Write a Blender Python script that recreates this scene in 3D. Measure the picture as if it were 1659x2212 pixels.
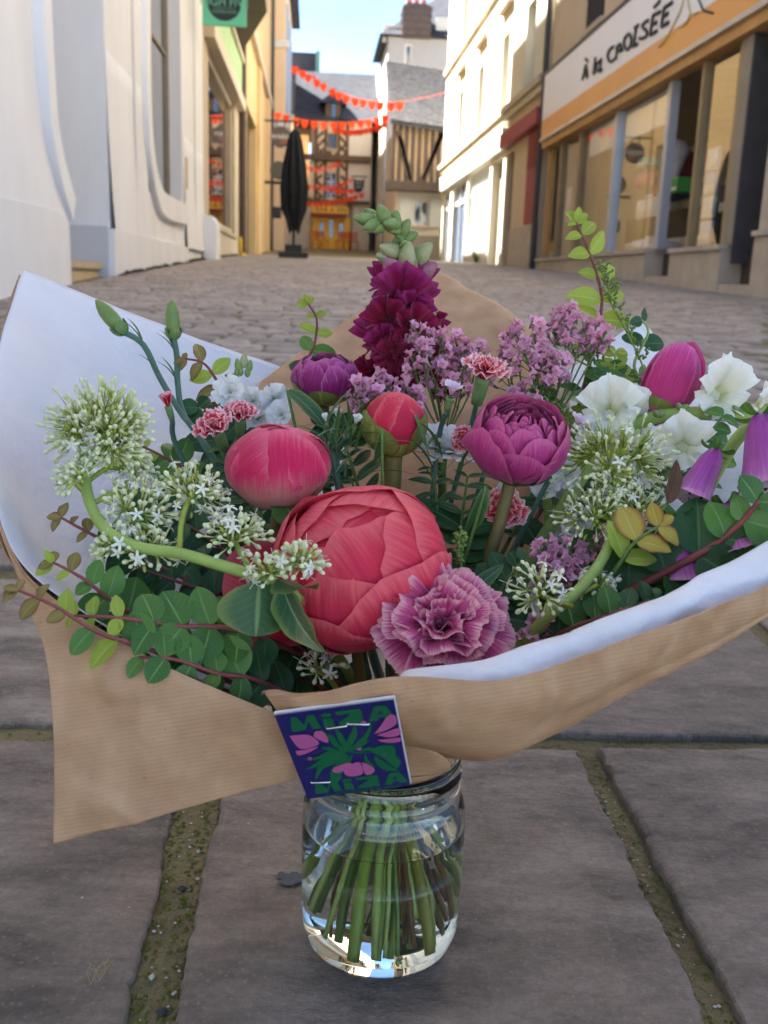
import bpy, bmesh, math, random
from math import sin, cos, pi, radians, sqrt, atan2, exp
from mathutils import Vector, Matrix, Euler, noise, Quaternion

for o in list(bpy.data.objects): bpy.data.objects.remove(o)
scene = bpy.context.scene
COL = scene.collection
random.seed(7)

# ---------------------------------------------------------------- camera
EYE = Vector((0, 0, .47)); YAW, PITCH, ROLL = 4.4, 13.15, 2.0
FPX, CX, CY = 2123.6, 829.5, 1106.0          # focal length and centre on a 1659 x 2212 reading grid
CAMROT = Matrix.Rotation(-radians(YAW), 3, 'Z') @ Matrix.Rotation(radians(90-PITCH), 3, 'X') @ Matrix.Rotation(radians(ROLL), 3, 'Z')
cam = bpy.data.cameras.new('camera'); camo = bpy.data.objects.new('camera', cam); COL.objects.link(camo)
camo.matrix_world = Matrix.Translation(EYE) @ CAMROT.to_4x4()
cam.sensor_fit = 'VERTICAL'; cam.sensor_height = 36; cam.lens = 36*FPX/2212
cam.clip_start = .01; cam.clip_end = 600
cam.dof.use_dof = True; cam.dof.focus_distance = .62; cam.dof.aperture_fstop = 15
scene.camera = camo

# ---------------------------------------------------------------- sky, sun, exposure
SUN_EL, SUN_FWD = 50, 45                     # elevation; degrees the sun stands ahead of due left
world = bpy.data.worlds.new('World'); scene.world = world; world.use_nodes = True
wn, wl = world.node_tree.nodes, world.node_tree.links
wn.clear()
sky = wn.new('ShaderNodeTexSky'); sky.sky_type = 'NISHITA'; sky.sun_disc = False
sky.sun_elevation = radians(SUN_EL)
sdir = Vector((-cos(radians(SUN_FWD)), sin(radians(SUN_FWD)), 0))
sky.sun_rotation = atan2(sdir.x, sdir.y)
sky.altitude = 5000; sky.air_density = 1.0; sky.dust_density = .0; sky.ozone_density = 2.0
bg = wn.new('ShaderNodeBackground'); bg.inputs['Strength'].default_value = .05
wo = wn.new('ShaderNodeOutputWorld')
# thin high cloud
tc = wn.new('ShaderNodeTexCoord'); mp = wn.new('ShaderNodeMapping'); mp.inputs['Scale'].default_value = (1.2, 1.2, 4)
nz = wn.new('ShaderNodeTexNoise'); nz.inputs['Scale'].default_value = 2.2; nz.inputs['Detail'].default_value = 6
rp = wn.new('ShaderNodeValToRGB'); rp.color_ramp.elements[0].position = .42; rp.color_ramp.elements[1].position = .75
rp.color_ramp.elements[0].color = (0, 0, 0, 1); rp.color_ramp.elements[1].color = (.4, .4, .4, 1)
mx = wn.new('ShaderNodeMix'); mx.data_type = 'RGBA'; mx.inputs[7].default_value = (3.2, 3.3, 3.6, 1)
wl.new(tc.outputs['Generated'], mp.inputs['Vector']); wl.new(mp.outputs[0], nz.inputs['Vector'])
wl.new(nz.outputs['Fac'], rp.inputs['Fac']); wl.new(rp.outputs['Color'], mx.inputs[0])
wl.new(sky.outputs[0], mx.inputs[6]); wl.new(mx.outputs[2], bg.inputs['Color']); wl.new(bg.outputs[0], wo.inputs['Surface'])

sl = bpy.data.lights.new('sun', 'SUN'); sl.energy = 5.0; sl.angle = radians(.53); sl.color = (1, .965, .91)
so = bpy.data.objects.new('sun', sl); COL.objects.link(so)
tosun = Vector((sdir.x*cos(radians(SUN_EL)), sdir.y*cos(radians(SUN_EL)), sin(radians(SUN_EL))))
so.rotation_euler = tosun.to_track_quat('Z', 'Y').to_euler(); so.location = (0, 0, 30)

vs = scene.view_settings; vs.view_transform = 'Standard'; vs.look = 'None'; vs.gamma = 1; vs.use_curve_mapping = False
vs.exposure = 3.3
scene.render.engine = 'CYCLES'
cy = scene.cycles; cy.max_bounces = 16; cy.diffuse_bounces = 4; cy.glossy_bounces = 5; cy.transmission_bounces = 16; cy.transparent_max_bounces = 16
cy.use_denoising = True; cy.caustics_reflective = False; cy.caustics_refractive = True; cy.blur_glossy = .6

# ---------------------------------------------------------------- measuring helpers
def ray(dx, dy): return CAMROT @ Vector(((dx-CX)/FPX, -(dy-CY)/FPX, -1))
def at(dx, dy, Y): d = ray(dx, dy); return EYE + d*(Y/d.y)
def onx(dx, dy, X): d = ray(dx, dy); return EYE + d*(X/d.x)
def depth_of(p): return -((CAMROT.transposed() @ (Vector(p)-EYE)).z)
def size_at(px, p): return px/FPX*depth_of(p)
def gz(y):
    if y < 0: return 0.0475*y
    if y < 36: return .0475*y-.00033*y*y
    return .0475*36-.00033*1296 + .046*(min(y, 62)-36)
def onground(dx, dy):
    d = ray(dx, dy); t = .05
    lo, hi = .05, 60
    f = lambda t: (EYE+d*t).z - gz((EYE+d*t).y)
    for _ in range(60):
        m = (lo+hi)/2
        if f(m) > 0: lo = m
        else: hi = m
    return EYE + d*lo

# ---------------------------------------------------------------- object helpers
def tag(o, label=None, cat=None, group=None, kind=None):
    if label: o['label'] = label
    if cat: o['category'] = cat
    if group: o['group'] = group
    if kind: o['kind'] = kind
    return o
def empty(name, loc=(0, 0, 0), label=None, cat=None, group=None, kind=None):
    o = bpy.data.objects.new(name, None); COL.objects.link(o); o.location = loc; o.empty_display_size = .05
    return tag(o, label, cat, group, kind)
def link(name, me, mat=None, parent=None, mw=None):
    o = bpy.data.objects.new(name, me); COL.objects.link(o)
    if mat is not None and len(me.materials) == 0: me.materials.append(mat)
    if parent is not None: o.parent = parent
    if mw is not None: o.matrix_local = mw
    return o

class MB:
    """collects verts / faces (world or local coordinates) and links them as one mesh object"""
    def __init__(s): s.v = []; s.f = []; s.m = []; s.uv = None
    def quad(s, a, b, c, d, m=0):
        n = len(s.v); s.v += [Vector(a), Vector(b), Vector(c), Vector(d)]; s.f.append((n, n+1, n+2, n+3)); s.m.append(m)
    def poly(s, pts, m=0):
        n = len(s.v); s.v += [Vector(p) for p in pts]; s.f.append(tuple(range(n, n+len(pts)))); s.m.append(m)
    def box(s, x0, x1, y0, y1, z0, z1, m=0):
        n = len(s.v)
        s.v += [Vector(p) for p in ((x0,y0,z0),(x1,y0,z0),(x1,y1,z0),(x0,y1,z0),(x0,y0,z1),(x1,y0,z1),(x1,y1,z1),(x0,y1,z1))]
        for f in ((0,3,2,1),(4,5,6,7),(0,1,5,4),(1,2,6,5),(2,3,7,6),(3,0,4,7)):
            s.f.append(tuple(n+i for i in f)); s.m.append(m)
        return s
    def prism(s, pts, off, m=0):
        """closed prism: polygon pts swept by vector off"""
        n = len(s.v); k = len(pts); off = Vector(off)
        s.v += [Vector(p) for p in pts] + [Vector(p)+off for p in pts]
        s.f.append(tuple(n+i for i in reversed(range(k)))); s.m.append(m)
        s.f.append(tuple(n+k+i for i in range(k))); s.m.append(m)
        for i in range(k):
            j = (i+1) % k; s.f.append((n+i, n+j, n+k+j, n+k+i)); s.m.append(m)
        return s
    def tube(s, pts, rad, seg=6, m=0, caps=True):
        pts = [Vector(p) for p in pts]; k = len(pts)
        if not hasattr(rad, '__len__'): rad = [rad]*k
        n = len(s.v); up = None
        for i, p in enumerate(pts):
            t = (pts[min(i+1, k-1)]-pts[max(i-1, 0)])
            if t.length < 1e-9: t = Vector((0, 0, 1))
            t.normalize()
            if up is None: up = t.orthogonal().normalized()
            else:
                up = (up - t*up.dot(t))
                up = up.normalized() if up.length > 1e-6 else t.orthogonal().normalized()
            w = t.cross(up)
            for j in range(seg):
                a = 2*pi*j/seg; s.v.append(p + (up*cos(a)+w*sin(a))*rad[i])
        for i in range(k-1):
            for j in range(seg):
                a, b = n+i*seg+j, n+i*seg+(j+1) % seg
                s.f.append((a, b, b+seg, a+seg)); s.m.append(m)
        if caps:
            s.f.append(tuple(n+j for j in reversed(range(seg)))); s.m.append(m)
            s.f.append(tuple(n+(k-1)*seg+j for j in range(seg))); s.m.append(m)
        return s
    def grid(s, rows, m=0, closed=False):
        n = len(s.v); R, K = len(rows), len(rows[0])
        for r in rows: s.v += [Vector(p) for p in r]
        for i in range(R-1):
            for j in range(K if closed else K-1):
                a = n+i*K+j; b = n+i*K+(j+1) % K
                s.f.append((a, b, b+K, a+K)); s.m.append(m)
        return s
    def lathe(s, prof, c=(0, 0, 0), seg=24, m=0):
        c = Vector(c)
        rows = [[c+Vector((r*cos(2*pi*j/seg), r*sin(2*pi*j/seg), z)) for j in range(seg)] for r, z in prof]
        return s.grid(rows, m, True)
    def mesh(s, name, mats=None, smooth=False, off=None):
        me = bpy.data.meshes.new(name)
        vs_ = s.v if off is None else [v-off for v in s.v]
        me.from_pydata([tuple(v) for v in vs_], [], s.f)
        for mt in (mats if isinstance(mats, (list, tuple)) else [mats]):
            if mt is not None: me.materials.append(mt)
        if any(s.m): me.polygons.foreach_set('material_index', s.m)
        if smooth: me.polygons.foreach_set('use_smooth', [True]*len(me.polygons))
        me.update(); return me
    def build(s, name, mats, parent=None, smooth=False, local=False):
        off = None
        if parent is not None and not local:
            off = Vector(); q = parent
            while q is not None: off += q.location; q = q.parent
        return link(name, s.mesh(name, mats, smooth, off), None, parent)

def smooth_path(pts, n=6):
    """Catmull-Rom through pts"""
    P = [Vector(p) for p in pts]; out = []
    for i in range(len(P)-1):
        a, b, c, d = P[max(i-1, 0)], P[i], P[i+1], P[min(i+2, len(P)-1)]
        for k in range(n):
            t = k/n
            out.append(.5*((2*b)+(c-a)*t+(2*a-5*b+4*c-d)*t*t+(3*b-3*c+d-a)*t**3))
    out.append(P[-1]); return out

# ---------------------------------------------------------------- materials
def srgb(r, g, b):
    f = lambda c: c/12.92 if c <= .04045 else ((c+.055)/1.055)**2.4
    return (f(r/255), f(g/255), f(b/255))
MATS = {}
def mat(name, col, rough=.7, var=.12, scale=8., bump=0., bscale=None, spec=.4, detail=5, trans=0., metal=0., coord='Object', stretch=None, col2=None, rnd=0., island=False):
    """plain procedural surface: two-tone noise, optional fine bump, optional translucency"""
    if name in MATS: return MATS[name]
    m = bpy.data.materials.new(name); m.use_nodes = True; N, L = m.node_tree.nodes, m.node_tree.links
    b = N['Principled BSDF']; b.inputs['Roughness'].default_value = rough; b.inputs['Specular IOR Level'].default_value = spec; b.inputs['Metallic'].default_value = metal
    tcn = N.new('ShaderNodeTexCoord'); vec = tcn.outputs[coord]
    if stretch:
        mpn = N.new('ShaderNodeMapping'); mpn.inputs['Scale'].default_value = stretch; L.new(vec, mpn.inputs[0]); vec = mpn.outputs[0]
    n1 = N.new('ShaderNodeTexNoise'); n1.inputs['Scale'].default_value = scale; n1.inputs['Detail'].default_value = detail; n1.inputs['Roughness'].default_value = .62
    L.new(vec, n1.inputs['Vector'])
    cr = N.new('ShaderNodeValToRGB'); e = cr.color_ramp.elements; e[0].position = .3; e[1].position = .7
    c2 = col2 if col2 else tuple(min(1, c*(1+var)) for c in col)
    c1 = col if col2 else tuple(c*(1-var) for c in col)
    e[0].color = (*c1, 1); e[1].color = (*c2, 1)
    L.new(n1.outputs['Fac'], cr.inputs['Fac']); colout = cr.outputs['Color']
    if rnd or island:
        oi = N.new('ShaderNodeNewGeometry') if island else N.new('ShaderNodeObjectInfo')
        hv = N.new('ShaderNodeHueSaturation'); mr = N.new('ShaderNodeMapRange'); mr.inputs[3].default_value = 1-rnd; mr.inputs[4].default_value = 1+rnd
        L.new(oi.outputs['Random Per Island' if island else 'Random'], mr.inputs[0]); L.new(mr.outputs[0], hv.inputs['Value']); L.new(colout, hv.inputs['Color']); colout = hv.outputs['Color']
    L.new(colout, b.inputs['Base Color'])
    if bump:
        n2 = N.new('ShaderNodeTexNoise'); n2.inputs['Scale'].default_value = bscale or scale*5; n2.inputs['Detail'].default_value = 6; L.new(vec, n2.inputs['Vector'])
        bp = N.new('ShaderNodeBump'); bp.inputs['Strength'].default_value = bump; bp.inputs['Distance'].default_value = .02 if coord == 'Object' and scale < 60 else .002
        L.new(n2.outputs['Fac'], bp.inputs['Height']); L.new(bp.outputs[0], b.inputs['Normal'])
    if trans:
        t = N.new('ShaderNodeBsdfTranslucent'); L.new(colout, t.inputs['Color']); mxs = N.new('ShaderNodeMixShader'); mxs.inputs[0].default_value = trans
        L.new(b.outputs[0], mxs.inputs[1]); L.new(t.outputs[0], mxs.inputs[2]); L.new(mxs.outputs[0], N['Material Output'].inputs['Surface'])
    MATS[name] = m; return m
def glass_pane(name, tint=(1, 1, 1), boost=1.0):
    if name in MATS: return MATS[name]
    m = bpy.data.materials.new(name); m.use_nodes = True; N, L = m.node_tree.nodes, m.node_tree.links; N.remove(N['Principled BSDF'])
    t = N.new('ShaderNodeBsdfTransparent'); t.inputs[0].default_value = (*tint, 1); g = N.new('ShaderNodeBsdfGlossy'); g.inputs['Roughness'].default_value = .01
    fr = N.new('ShaderNodeFresnel'); fr.inputs['IOR'].default_value = 1.5
    mu = N.new('ShaderNodeMath'); mu.operation = 'MULTIPLY_ADD'; mu.inputs[1].default_value = boost; mu.inputs[2].default_value = .03; mu.use_clamp = True
    mxs = N.new('ShaderNodeMixShader'); L.new(fr.outputs[0], mu.inputs[0]); L.new(mu.outputs[0], mxs.inputs[0]); L.new(t.outputs[0], mxs.inputs[1]); L.new(g.outputs[0], mxs.inputs[2])
    L.new(mxs.outputs[0], N['Material Output'].inputs['Surface']); MATS[name] = m; return m

def text_mesh(s, size, depth=.0, align='CENTER', shear=0., bold=0.):
    cu = bpy.data.curves.new('lettering', 'FONT'); cu.body = s; cu.size = size; cu.extrude = depth; cu.align_x = align; cu.align_y = 'CENTER'; cu.shear = shear; cu.offset = bold; cu.resolution_u = 3
    ob = bpy.data.objects.new('lettering', cu); COL.objects.link(ob)
    dg = bpy.context.evaluated_depsgraph_get(); me = bpy.data.meshes.new_from_object(ob.evaluated_get(dg))
    bpy.data.objects.remove(ob); bpy.data.curves.remove(cu); me.materials.clear(); return me
# ================================================================ GROUND
m_mortar = mat('joint_mortar', srgb(98, 88, 62), .95, .3, 14, .8, 160, col2=srgb(138, 128, 92))
def stone_mat(name, c1, c2, rnd=.12, attr=False):
    m = bpy.data.materials.new(name); m.use_nodes = True; N, L = m.node_tree.nodes, m.node_tree.links; b = N['Principled BSDF']
    b.inputs['Roughness'].default_value = .72; b.inputs['Specular IOR Level'].default_value = .35
    g = N.new('ShaderNodeNewGeometry'); pos = g.outputs['Position']
    st = N.new('ShaderNodeMapping'); st.inputs['Scale'].default_value = (1, 2.2, 1); st.inputs['Rotation'].default_value = (0, 0, .25); L.new(pos, st.inputs[0])
    big = N.new('ShaderNodeTexNoise'); big.inputs['Scale'].default_value = 9; big.inputs['Detail'].default_value = 7; big.inputs['Roughness'].default_value = .7; L.new(st.outputs[0], big.inputs['Vector'])
    fine = N.new('ShaderNodeTexNoise'); fine.inputs['Scale'].default_value = 150; fine.inputs['Detail'].default_value = 6; fine.inputs['Roughness'].default_value = .75; L.new(pos, fine.inputs['Vector'])
    spk = N.new('ShaderNodeTexVoronoi'); spk.inputs['Scale'].default_value = 170; L.new(pos, spk.inputs['Vector'])
    r1 = N.new('ShaderNodeValToRGB'); r1.color_ramp.elements[0].position = .35; r1.color_ramp.elements[1].position = .68
    r1.color_ramp.elements[0].color = (*[c*.85 for c in c1], 1); r1.color_ramp.elements[1].color = (*c2, 1); L.new(big.outputs['Fac'], r1.inputs['Fac'])
    mg = N.new('ShaderNodeMix'); mg.data_type = 'RGBA'; mg.blend_type = 'OVERLAY'; mg.inputs[0].default_value = .8; L.new(r1.outputs[0], mg.inputs[6]); L.new(fine.outputs['Color'], mg.inputs[7])
    hs0 = N.new('ShaderNodeHueSaturation'); hs0.inputs['Saturation'].default_value = .0; L.new(fine.outputs['Color'], hs0.inputs['Color']); L.new(hs0.outputs[0], mg.inputs[7])
    # pale mineral specks
    sr = N.new('ShaderNodeValToRGB'); sr.color_ramp.elements[0].position = .12; sr.color_ramp.elements[1].position = .30; sr.color_ramp.elements[0].color = (.4, .4, .4, 1); sr.color_ramp.elements[1].color = (0, 0, 0, 1)
    L.new(spk.outputs['Distance'], sr.inputs['Fac'])
    sep = N.new('ShaderNodeSeparateColor'); L.new(spk.outputs['Color'], sep.inputs[0])
    gt = N.new('ShaderNodeMath'); gt.operation = 'GREATER_THAN'; gt.inputs[1].default_value = .3; L.new(sep.outputs[0], gt.inputs[0])
    mm = N.new('ShaderNodeMath'); mm.operation = 'MULTIPLY'; L.new(gt.outputs[0], mm.inputs[0]); L.new(sr.outputs[0], mm.inputs[1])
    ms = N.new('ShaderNodeMix'); ms.data_type = 'RGBA'; L.new(mm.outputs[0], ms.inputs[0]); L.new(mg.outputs[2], ms.inputs[6]); ms.inputs[7].default_value = (*[min(1, c*1.1+.006) for c in c2], 1)
    hv = N.new('ShaderNodeHueSaturation'); mr = N.new('ShaderNodeMapRange'); mr.inputs[3].default_value = 1-rnd; mr.inputs[4].default_value = 1+rnd
    if attr: rn = g.outputs['Random Per Island']
    else: oi = N.new('ShaderNodeObjectInfo'); rn = oi.outputs['Random']
    L.new(rn, mr.inputs[0]); L.new(mr.outputs[0], hv.inputs['Value']); L.new(ms.outputs[2], hv.inputs['Color']); L.new(hv.outputs[0], b.inputs['Base Color'])
    # cleft relief
    rel = N.new('ShaderNodeTexNoise'); rel.inputs['Scale'].default_value = 26; rel.inputs['Detail'].default_value = 8; rel.inputs['Roughness'].default_value = .66; L.new(st.outputs[0], rel.inputs['Vector'])
    ad = N.new('ShaderNodeMath'); ad.operation = 'MULTIPLY_ADD'; ad.inputs[1].default_value = .22; L.new(fine.outputs['Fac'], ad.inputs[0]); L.new(rel.outputs['Fac'], ad.inputs[2])
    bp = N.new('ShaderNodeBump'); bp.inputs['Strength'].default_value = 1.0; bp.inputs['Distance'].default_value = .009; L.new(ad.outputs[0], bp.inputs['Height']); L.new(bp.outputs[0], b.inputs['Normal'])
    MATS[name] = m; return m
m_slab = stone_mat('granite_slab', srgb(102, 92, 83), srgb(150, 136, 123), .13)
m_sett = stone_mat('granite_sett', srgb(118, 108, 102), srgb(170, 158, 145), .2)
m_settj = stone_mat('granite_setts_far', srgb(122, 112, 106), srgb(176, 164, 150), .2, attr=True)

street = MB()
ys = [-12, -6, -2, 0, .5, 1, 2, 3, 4, 6, 8, 10, 12, 15, 18, 21, 24, 28, 32, 36, 45, 62, 90]
street.grid([[Vector((x, y, gz(y)-.0065)) for x in (-60, -20, -6, 6, 20, 60)] for y in ys])
streeto = tag(street.build('street_ground', m_mortar), kind='structure')

sq = MB(); sq.grid([[Vector((x, y, gz(y)-.004)) for x in (-40, -10, 10, 40)] for y in (-60, -20, -6, -.34)])
tag(sq.build('bounce_paving', mat('pale_bounce_stone', srgb(176, 166, 152), .85, .12, 1.5, .3, 30)), kind='structure')  # unseen pale ground added behind the camera to bounce light onto the bouquet

def slab(poly, top=.0, rough=.004, seed=0, name='paving_slab'):
    """one paving stone: irregular outline, chamfered, uneven cleft top"""
    rs = random.Random(seed); pts = []
    for i in range(len(poly)):
        a, b = Vector(poly[i]), Vector(poly[(i+1) % len(poly)]); n = max(2, int((b-a).length/(.006 if seed < 12 else .016))); nrm = Vector((-(b-a).y, (b-a).x)).normalized()
        for k in range(n):
            t = k/n; p = a.lerp(b, t); w = noise.noise(Vector((p.x*14+seed, p.y*14, seed*3.1)))*.9+.9*abs(noise.noise(Vector((p.x*60, p.y*60+seed, 2))))+.5*noise.noise(Vector((p.x*150, p.y*150+seed, 6)))
            pts.append(p + nrm*rough*w)
    c = sum(pts, Vector((0, 0)))/len(pts); mb = MB(); k = len(pts)
    rings = [(0, -.03), (0, -.0025), (.0016, -.0004), (.006, .0004), (.03, .0012)]
    for ins, z in rings:
        for p in pts:
            q = p + (c-p).normalized()*ins; hz = .0016*noise.noise(Vector((q.x*9, q.y*9, seed)))+.0009*noise.noise(Vector((q.x*38, q.y*38, seed)))
            mb.v.append(Vector((q.x, q.y, gz(q.y)+top+z+(hz if z >= 0 else 0))))
    for r in range(len(rings)-1):
        for i in range(k):
            j = (i+1) % k; mb.f.append((r*k+i, r*k+j, (r+1)*k+j, (r+1)*k+i)); mb.m.append(0)
    # top closed by a fan to inner points
    mb.v.append(Vector((c.x, c.y, gz(c.y)+top+.0012))); n = len(mb.v)-1; base = (len(rings)-1)*k
    for i in range(k): mb.f.append((base+i, base+(i+1) % k, n)); mb.m.append(0)
    return mb.build(name, m_slab, streeto)

# big slabs round the vase: (x0,x1,y0,y1) with slight skew, joints 25-35 mm
near = [
    ([(-.078, .30), (.252, .30), (.257, .60), (.260, .852), (-.07, .865), (-.078, .64)], 0),
    ([(.276, .30), (.66, .30), (.66, .848), (.278, .852)], .002),
    ([(-.55, .25), (-.109, .25), (-.107, .66), (-.112, .872), (-.55, .868)], -.001),
    ([(-.47, .905), (-.02, .902), (-.015, 1.30), (-.47, 1.31)], 0),
    ([(.015, .893), (.56, .868), (.56, 1.34), (.015, 1.33)], .002),
    ([(.585, .873), (1.05, .866), (1.05, 1.30), (.588, 1.31)], 0),
    ([(.686, .25), (1.2, .25), (1.2, .84), (.686, .843)], 0),
    ([(-.95, .25), (-.578, .25), (-.578, .868), (-.95, .86)], 0),
    ([(-.95, .9), (-.5, .905), (-.5, 1.31), (-.95, 1.3)], .002),
    ([(-.7, -.3), (.2, -.3), (.2, .262), (-.7, .22)], 0),
    ([(.235, -.3), (1.0, -.3), (1.0, .222), (.235, .262)], 0),
]
for i, (p, t) in enumerate(near): slab(p, t, .0045, i+1)
rs = random.Random(5); y = 1.345; k = 40
while y < 3.05:
    dy = rs.uniform(.25, .34); x = -1.9+rs.uniform(-.3, 0)
    while x < 2.6:
        dx_ = rs.uniform(.36, .62)
        slab([(x+.014, y+.012), (x+dx_-.014, y+.012+rs.uniform(-.006, .006)), (x+dx_-.012, y+dy-.012), (x+.012, y+dy-.012)], rs.uniform(-.002, .003), .004, k); k += 1
        x += dx_
    y += dy

# setts beyond: the nearest 300 are single stones, the rest one mass
def sett_geo(mb, x0, x1, y0, y1, top, r):
    n = len(mb.v); b = .012
    jit = [[r.uniform(-.008, .008) for _ in range(2)] for _ in range(4)]
    cs = [(x0, y0), (x1, y0), (x1, y1), (x0, y1)]; cs = [(a+j[0], c+j[1]) for (a, c), j in zip(cs, jit)]
    cx, cyy = (x0+x1)/2, (y0+y1)/2
    for ins, z in ((0, -.025), (0, -.006), (b, .002)):
        for a, c in cs:
            a2 = a+(ins if a < cx else -ins); c2 = c+(ins if c < cyy else -ins)
            mb.v.append(Vector((a2, c2, gz(c2)+top+z)))
    mb.v.append(Vector((cx, cyy, gz(cyy)+top+.0045)))
    for q in range(2):
        for i in range(4):
            j = (i+1) % 4; mb.f.append((n+q*4+i, n+q*4+j, n+q*4+4+j, n+q*4+4+i)); mb.m.append(0)
    for i in range(4): mb.f.append((n+8+i, n+8+(i+1) % 4, n+12)); mb.m.append(0)
cnt = 0; far = MB(); y = 3.08; rs = random.Random(11)
while y < 30:
    dy = rs.uniform(.12, .17)*(1 if y < 14 else 1.6); x = -1.93 + rs.uniform(-.15, 0)
    while x < 4.5:
        dx_ = rs.uniform(.16, .30)*(1 if y < 14 else 1.6)
        tp = rs.uniform(-.003, .003); inview = abs(x+dx_/2-.077*y) < .40*y
        x0 = max(x, -1.95)
        if inview and cnt < 300:
            m1 = MB(); sett_geo(m1, x0+.009, x+dx_-.009, y+.009, y+dy-.009, tp, rs); m1.build('sett', m_sett, streeto); cnt += 1
        elif inview: sett_geo(far, x0+.009, x+dx_-.009, y+.009, y+dy-.009, tp, rs)
        x += dx_
    y += dy
tag(far.build('setts', m_settj, streeto), kind='stuff')
# bits of grit and moss in the joints
m_grit = mat('pale_grit', srgb(190, 185, 175), .8, .2, 300)
m_dark_grit = mat('dark_grit', srgb(60, 60, 62), .8, .2, 300)
m_moss = mat('moss', srgb(74, 84, 26), .95, .3, 90, .5, 400, col2=srgb(116, 120, 50))
gr = MB(); rs = random.Random(3)
def pebble(mb, p, r, rs):
    n = len(mb.v); base = [(1,0,0),(-1,0,0),(0,1,0),(0,-1,0),(0,0,1),(0,0,-1)]
    sc = [rs.uniform(.6, 1.1) for _ in range(3)]
    for b_ in base: mb.v.append(Vector(p)+Vector((b_[0]*r*sc[0], b_[1]*r*sc[1], b_[2]*r*.6)))
    for f in ((0,2,4),(2,1,4),(1,3,4),(3,0,4),(2,0,5),(1,2,5),(3,1,5),(0,3,5)): mb.f.append(tuple(n+i for i in f)); mb.m.append(0)
for i in range(260):
    w = rs.random()
    if w < .45: x, y = rs.uniform(-.104, -.08), rs.uniform(.3, .87)
    elif w < .8: x, y = rs.uniform(.254, .273), rs.uniform(.3, .85)
    else: x, y = rs.uniform(-.5, .7), rs.uniform(.3, 1.2)
    pebble(gr, (x, y, gz(y)-.0055 if w < .8 else gz(y)+.002), rs.choice((.0008, .001, .0014, .002)), rs)
tag(gr.build('joint_grit', m_grit, streeto), kind='stuff')
ms_ = MB()
for i in range(900):
    w = rs.random()
    if w < .6:
        y = rs.uniform(.3, .88); s_ = rs.choice((-1, 1)); x = -.0935+s_*rs.uniform(.003, .0145); 
    elif w < .75: y = rs.uniform(.3, .85); x = .2655+rs.choice((-1, 1))*rs.uniform(.004, .009)
    else: x = rs.uniform(-.5, .6); y = .885+rs.uniform(-.013, .013)
    pebble(ms_, (x, y, gz(y)-.006), rs.uniform(.001, .0028), rs)
tag(ms_.build('joint_moss', m_moss, streeto), kind='stuff')
for i, (p, mt, r) in enumerate((((-.090, .655), m_dark_grit, .0042), ((-.098, .565), m_grit, .0038), ((-.087, .535), m_dark_grit, .0045), ((-.083, .70), m_grit, .003))):
    pb = MB(); pebble(pb, (p[0], p[1], gz(p[1])-.004), r, random.Random(i)); pb.build('pebble', mt, streeto, smooth=True)

# ================================================================ BUILDINGS
XR, XL = 4.6, -1.97
class Fac:
    def __init__(s, side, plane): s.side, s.pl = side, plane
    def P(s, a, d, z): return Vector((s.pl+d, a, z)) if s.side == 'R' else Vector((s.pl-d, a, z)) if s.side == 'L' else Vector((a, s.pl+d, z))
    def box(s, mb, a0, a1, d0, d1, z0, z1, m=0):
        p, q = s.P(a0, d0, z0), s.P(a1, d1, z1)
        return mb.box(min(p.x, q.x), max(p.x, q.x), min(p.y, q.y), max(p.y, q.y), min(z0, z1), max(z0, z1), m)
    def wall(s, mb, a0, a1, z0, z1, th, ops=(), m=0):
        A = sorted({a0, a1} | {v for o in ops for v in o[:2] if a0 < v < a1}); Z = sorted({z0, z1} | {v for o in ops for v in o[2:4] if z0 < v < z1})
        solid = lambda i, j: 0 <= i < len(A)-1 and 0 <= j < len(Z)-1 and not any(o[0] <= (A[i]+A[i+1])/2 <= o[1] and o[2] <= (Z[j]+Z[j+1])/2 <= o[3] for o in ops)
        P = s.P
        for i in range(len(A)-1):
            for j in range(len(Z)-1):
                if not solid(i, j): continue
                l, r, b, t = A[i], A[i+1], Z[j], Z[j+1]
                mb.quad(P(l, 0, b), P(r, 0, b), P(r, 0, t), P(l, 0, t), m); mb.quad(P(l, th, b), P(l, th, t), P(r, th, t), P(r, th, b), m)
                if not solid(i-1, j): mb.quad(P(l, 0, b), P(l, 0, t), P(l, th, t), P(l, th, b), m)
                if not solid(i+1, j): mb.quad(P(r, 0, b), P(r, th, b), P(r, th, t), P(r, 0, t), m)
                if not solid(i, j-1): mb.quad(P(l, 0, b), P(l, th, b), P(r, th, b), P(r, 0, b), m)
                if not solid(i, j+1): mb.quad(P(l, 0, t), P(r, 0, t), P(r, th, t), P(l, th, t), m)
        return mb
def fwall(fac, name, mt, par, a0, a1, z0, z1, th=.3, ops=()): return fac.wall(MB(), a0, a1, z0, z1, th, ops).build(name, mt, par)
def fbox(fac, name, mt, par, a0, a1, d0, d1, z0, z1): return fac.box(MB(), a0, a1, d0, d1, z0, z1).build(name, mt, par)
m_frame = mat('white_paint', (.62, .61, .58), .5, .05, 3)
m_pane = mat('dark_pane', (.025, .03, .035), .06, .4, 1.5, spec=1.0)
m_blue_pane = mat('sky_pane', (.05, .09, .16), .05, .3, 1.0, spec=1.0)
m_stone = mat('limestone', srgb(190, 174, 150), .85, .12, 2.5, .3, 30)
m_iron = mat('black_iron', (.015, .015, .017), .5, .2, 9)
m_slate = mat('slate_roof', srgb(70, 71, 76), .95, .25, 3, .2, 14, spec=.05)
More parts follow.
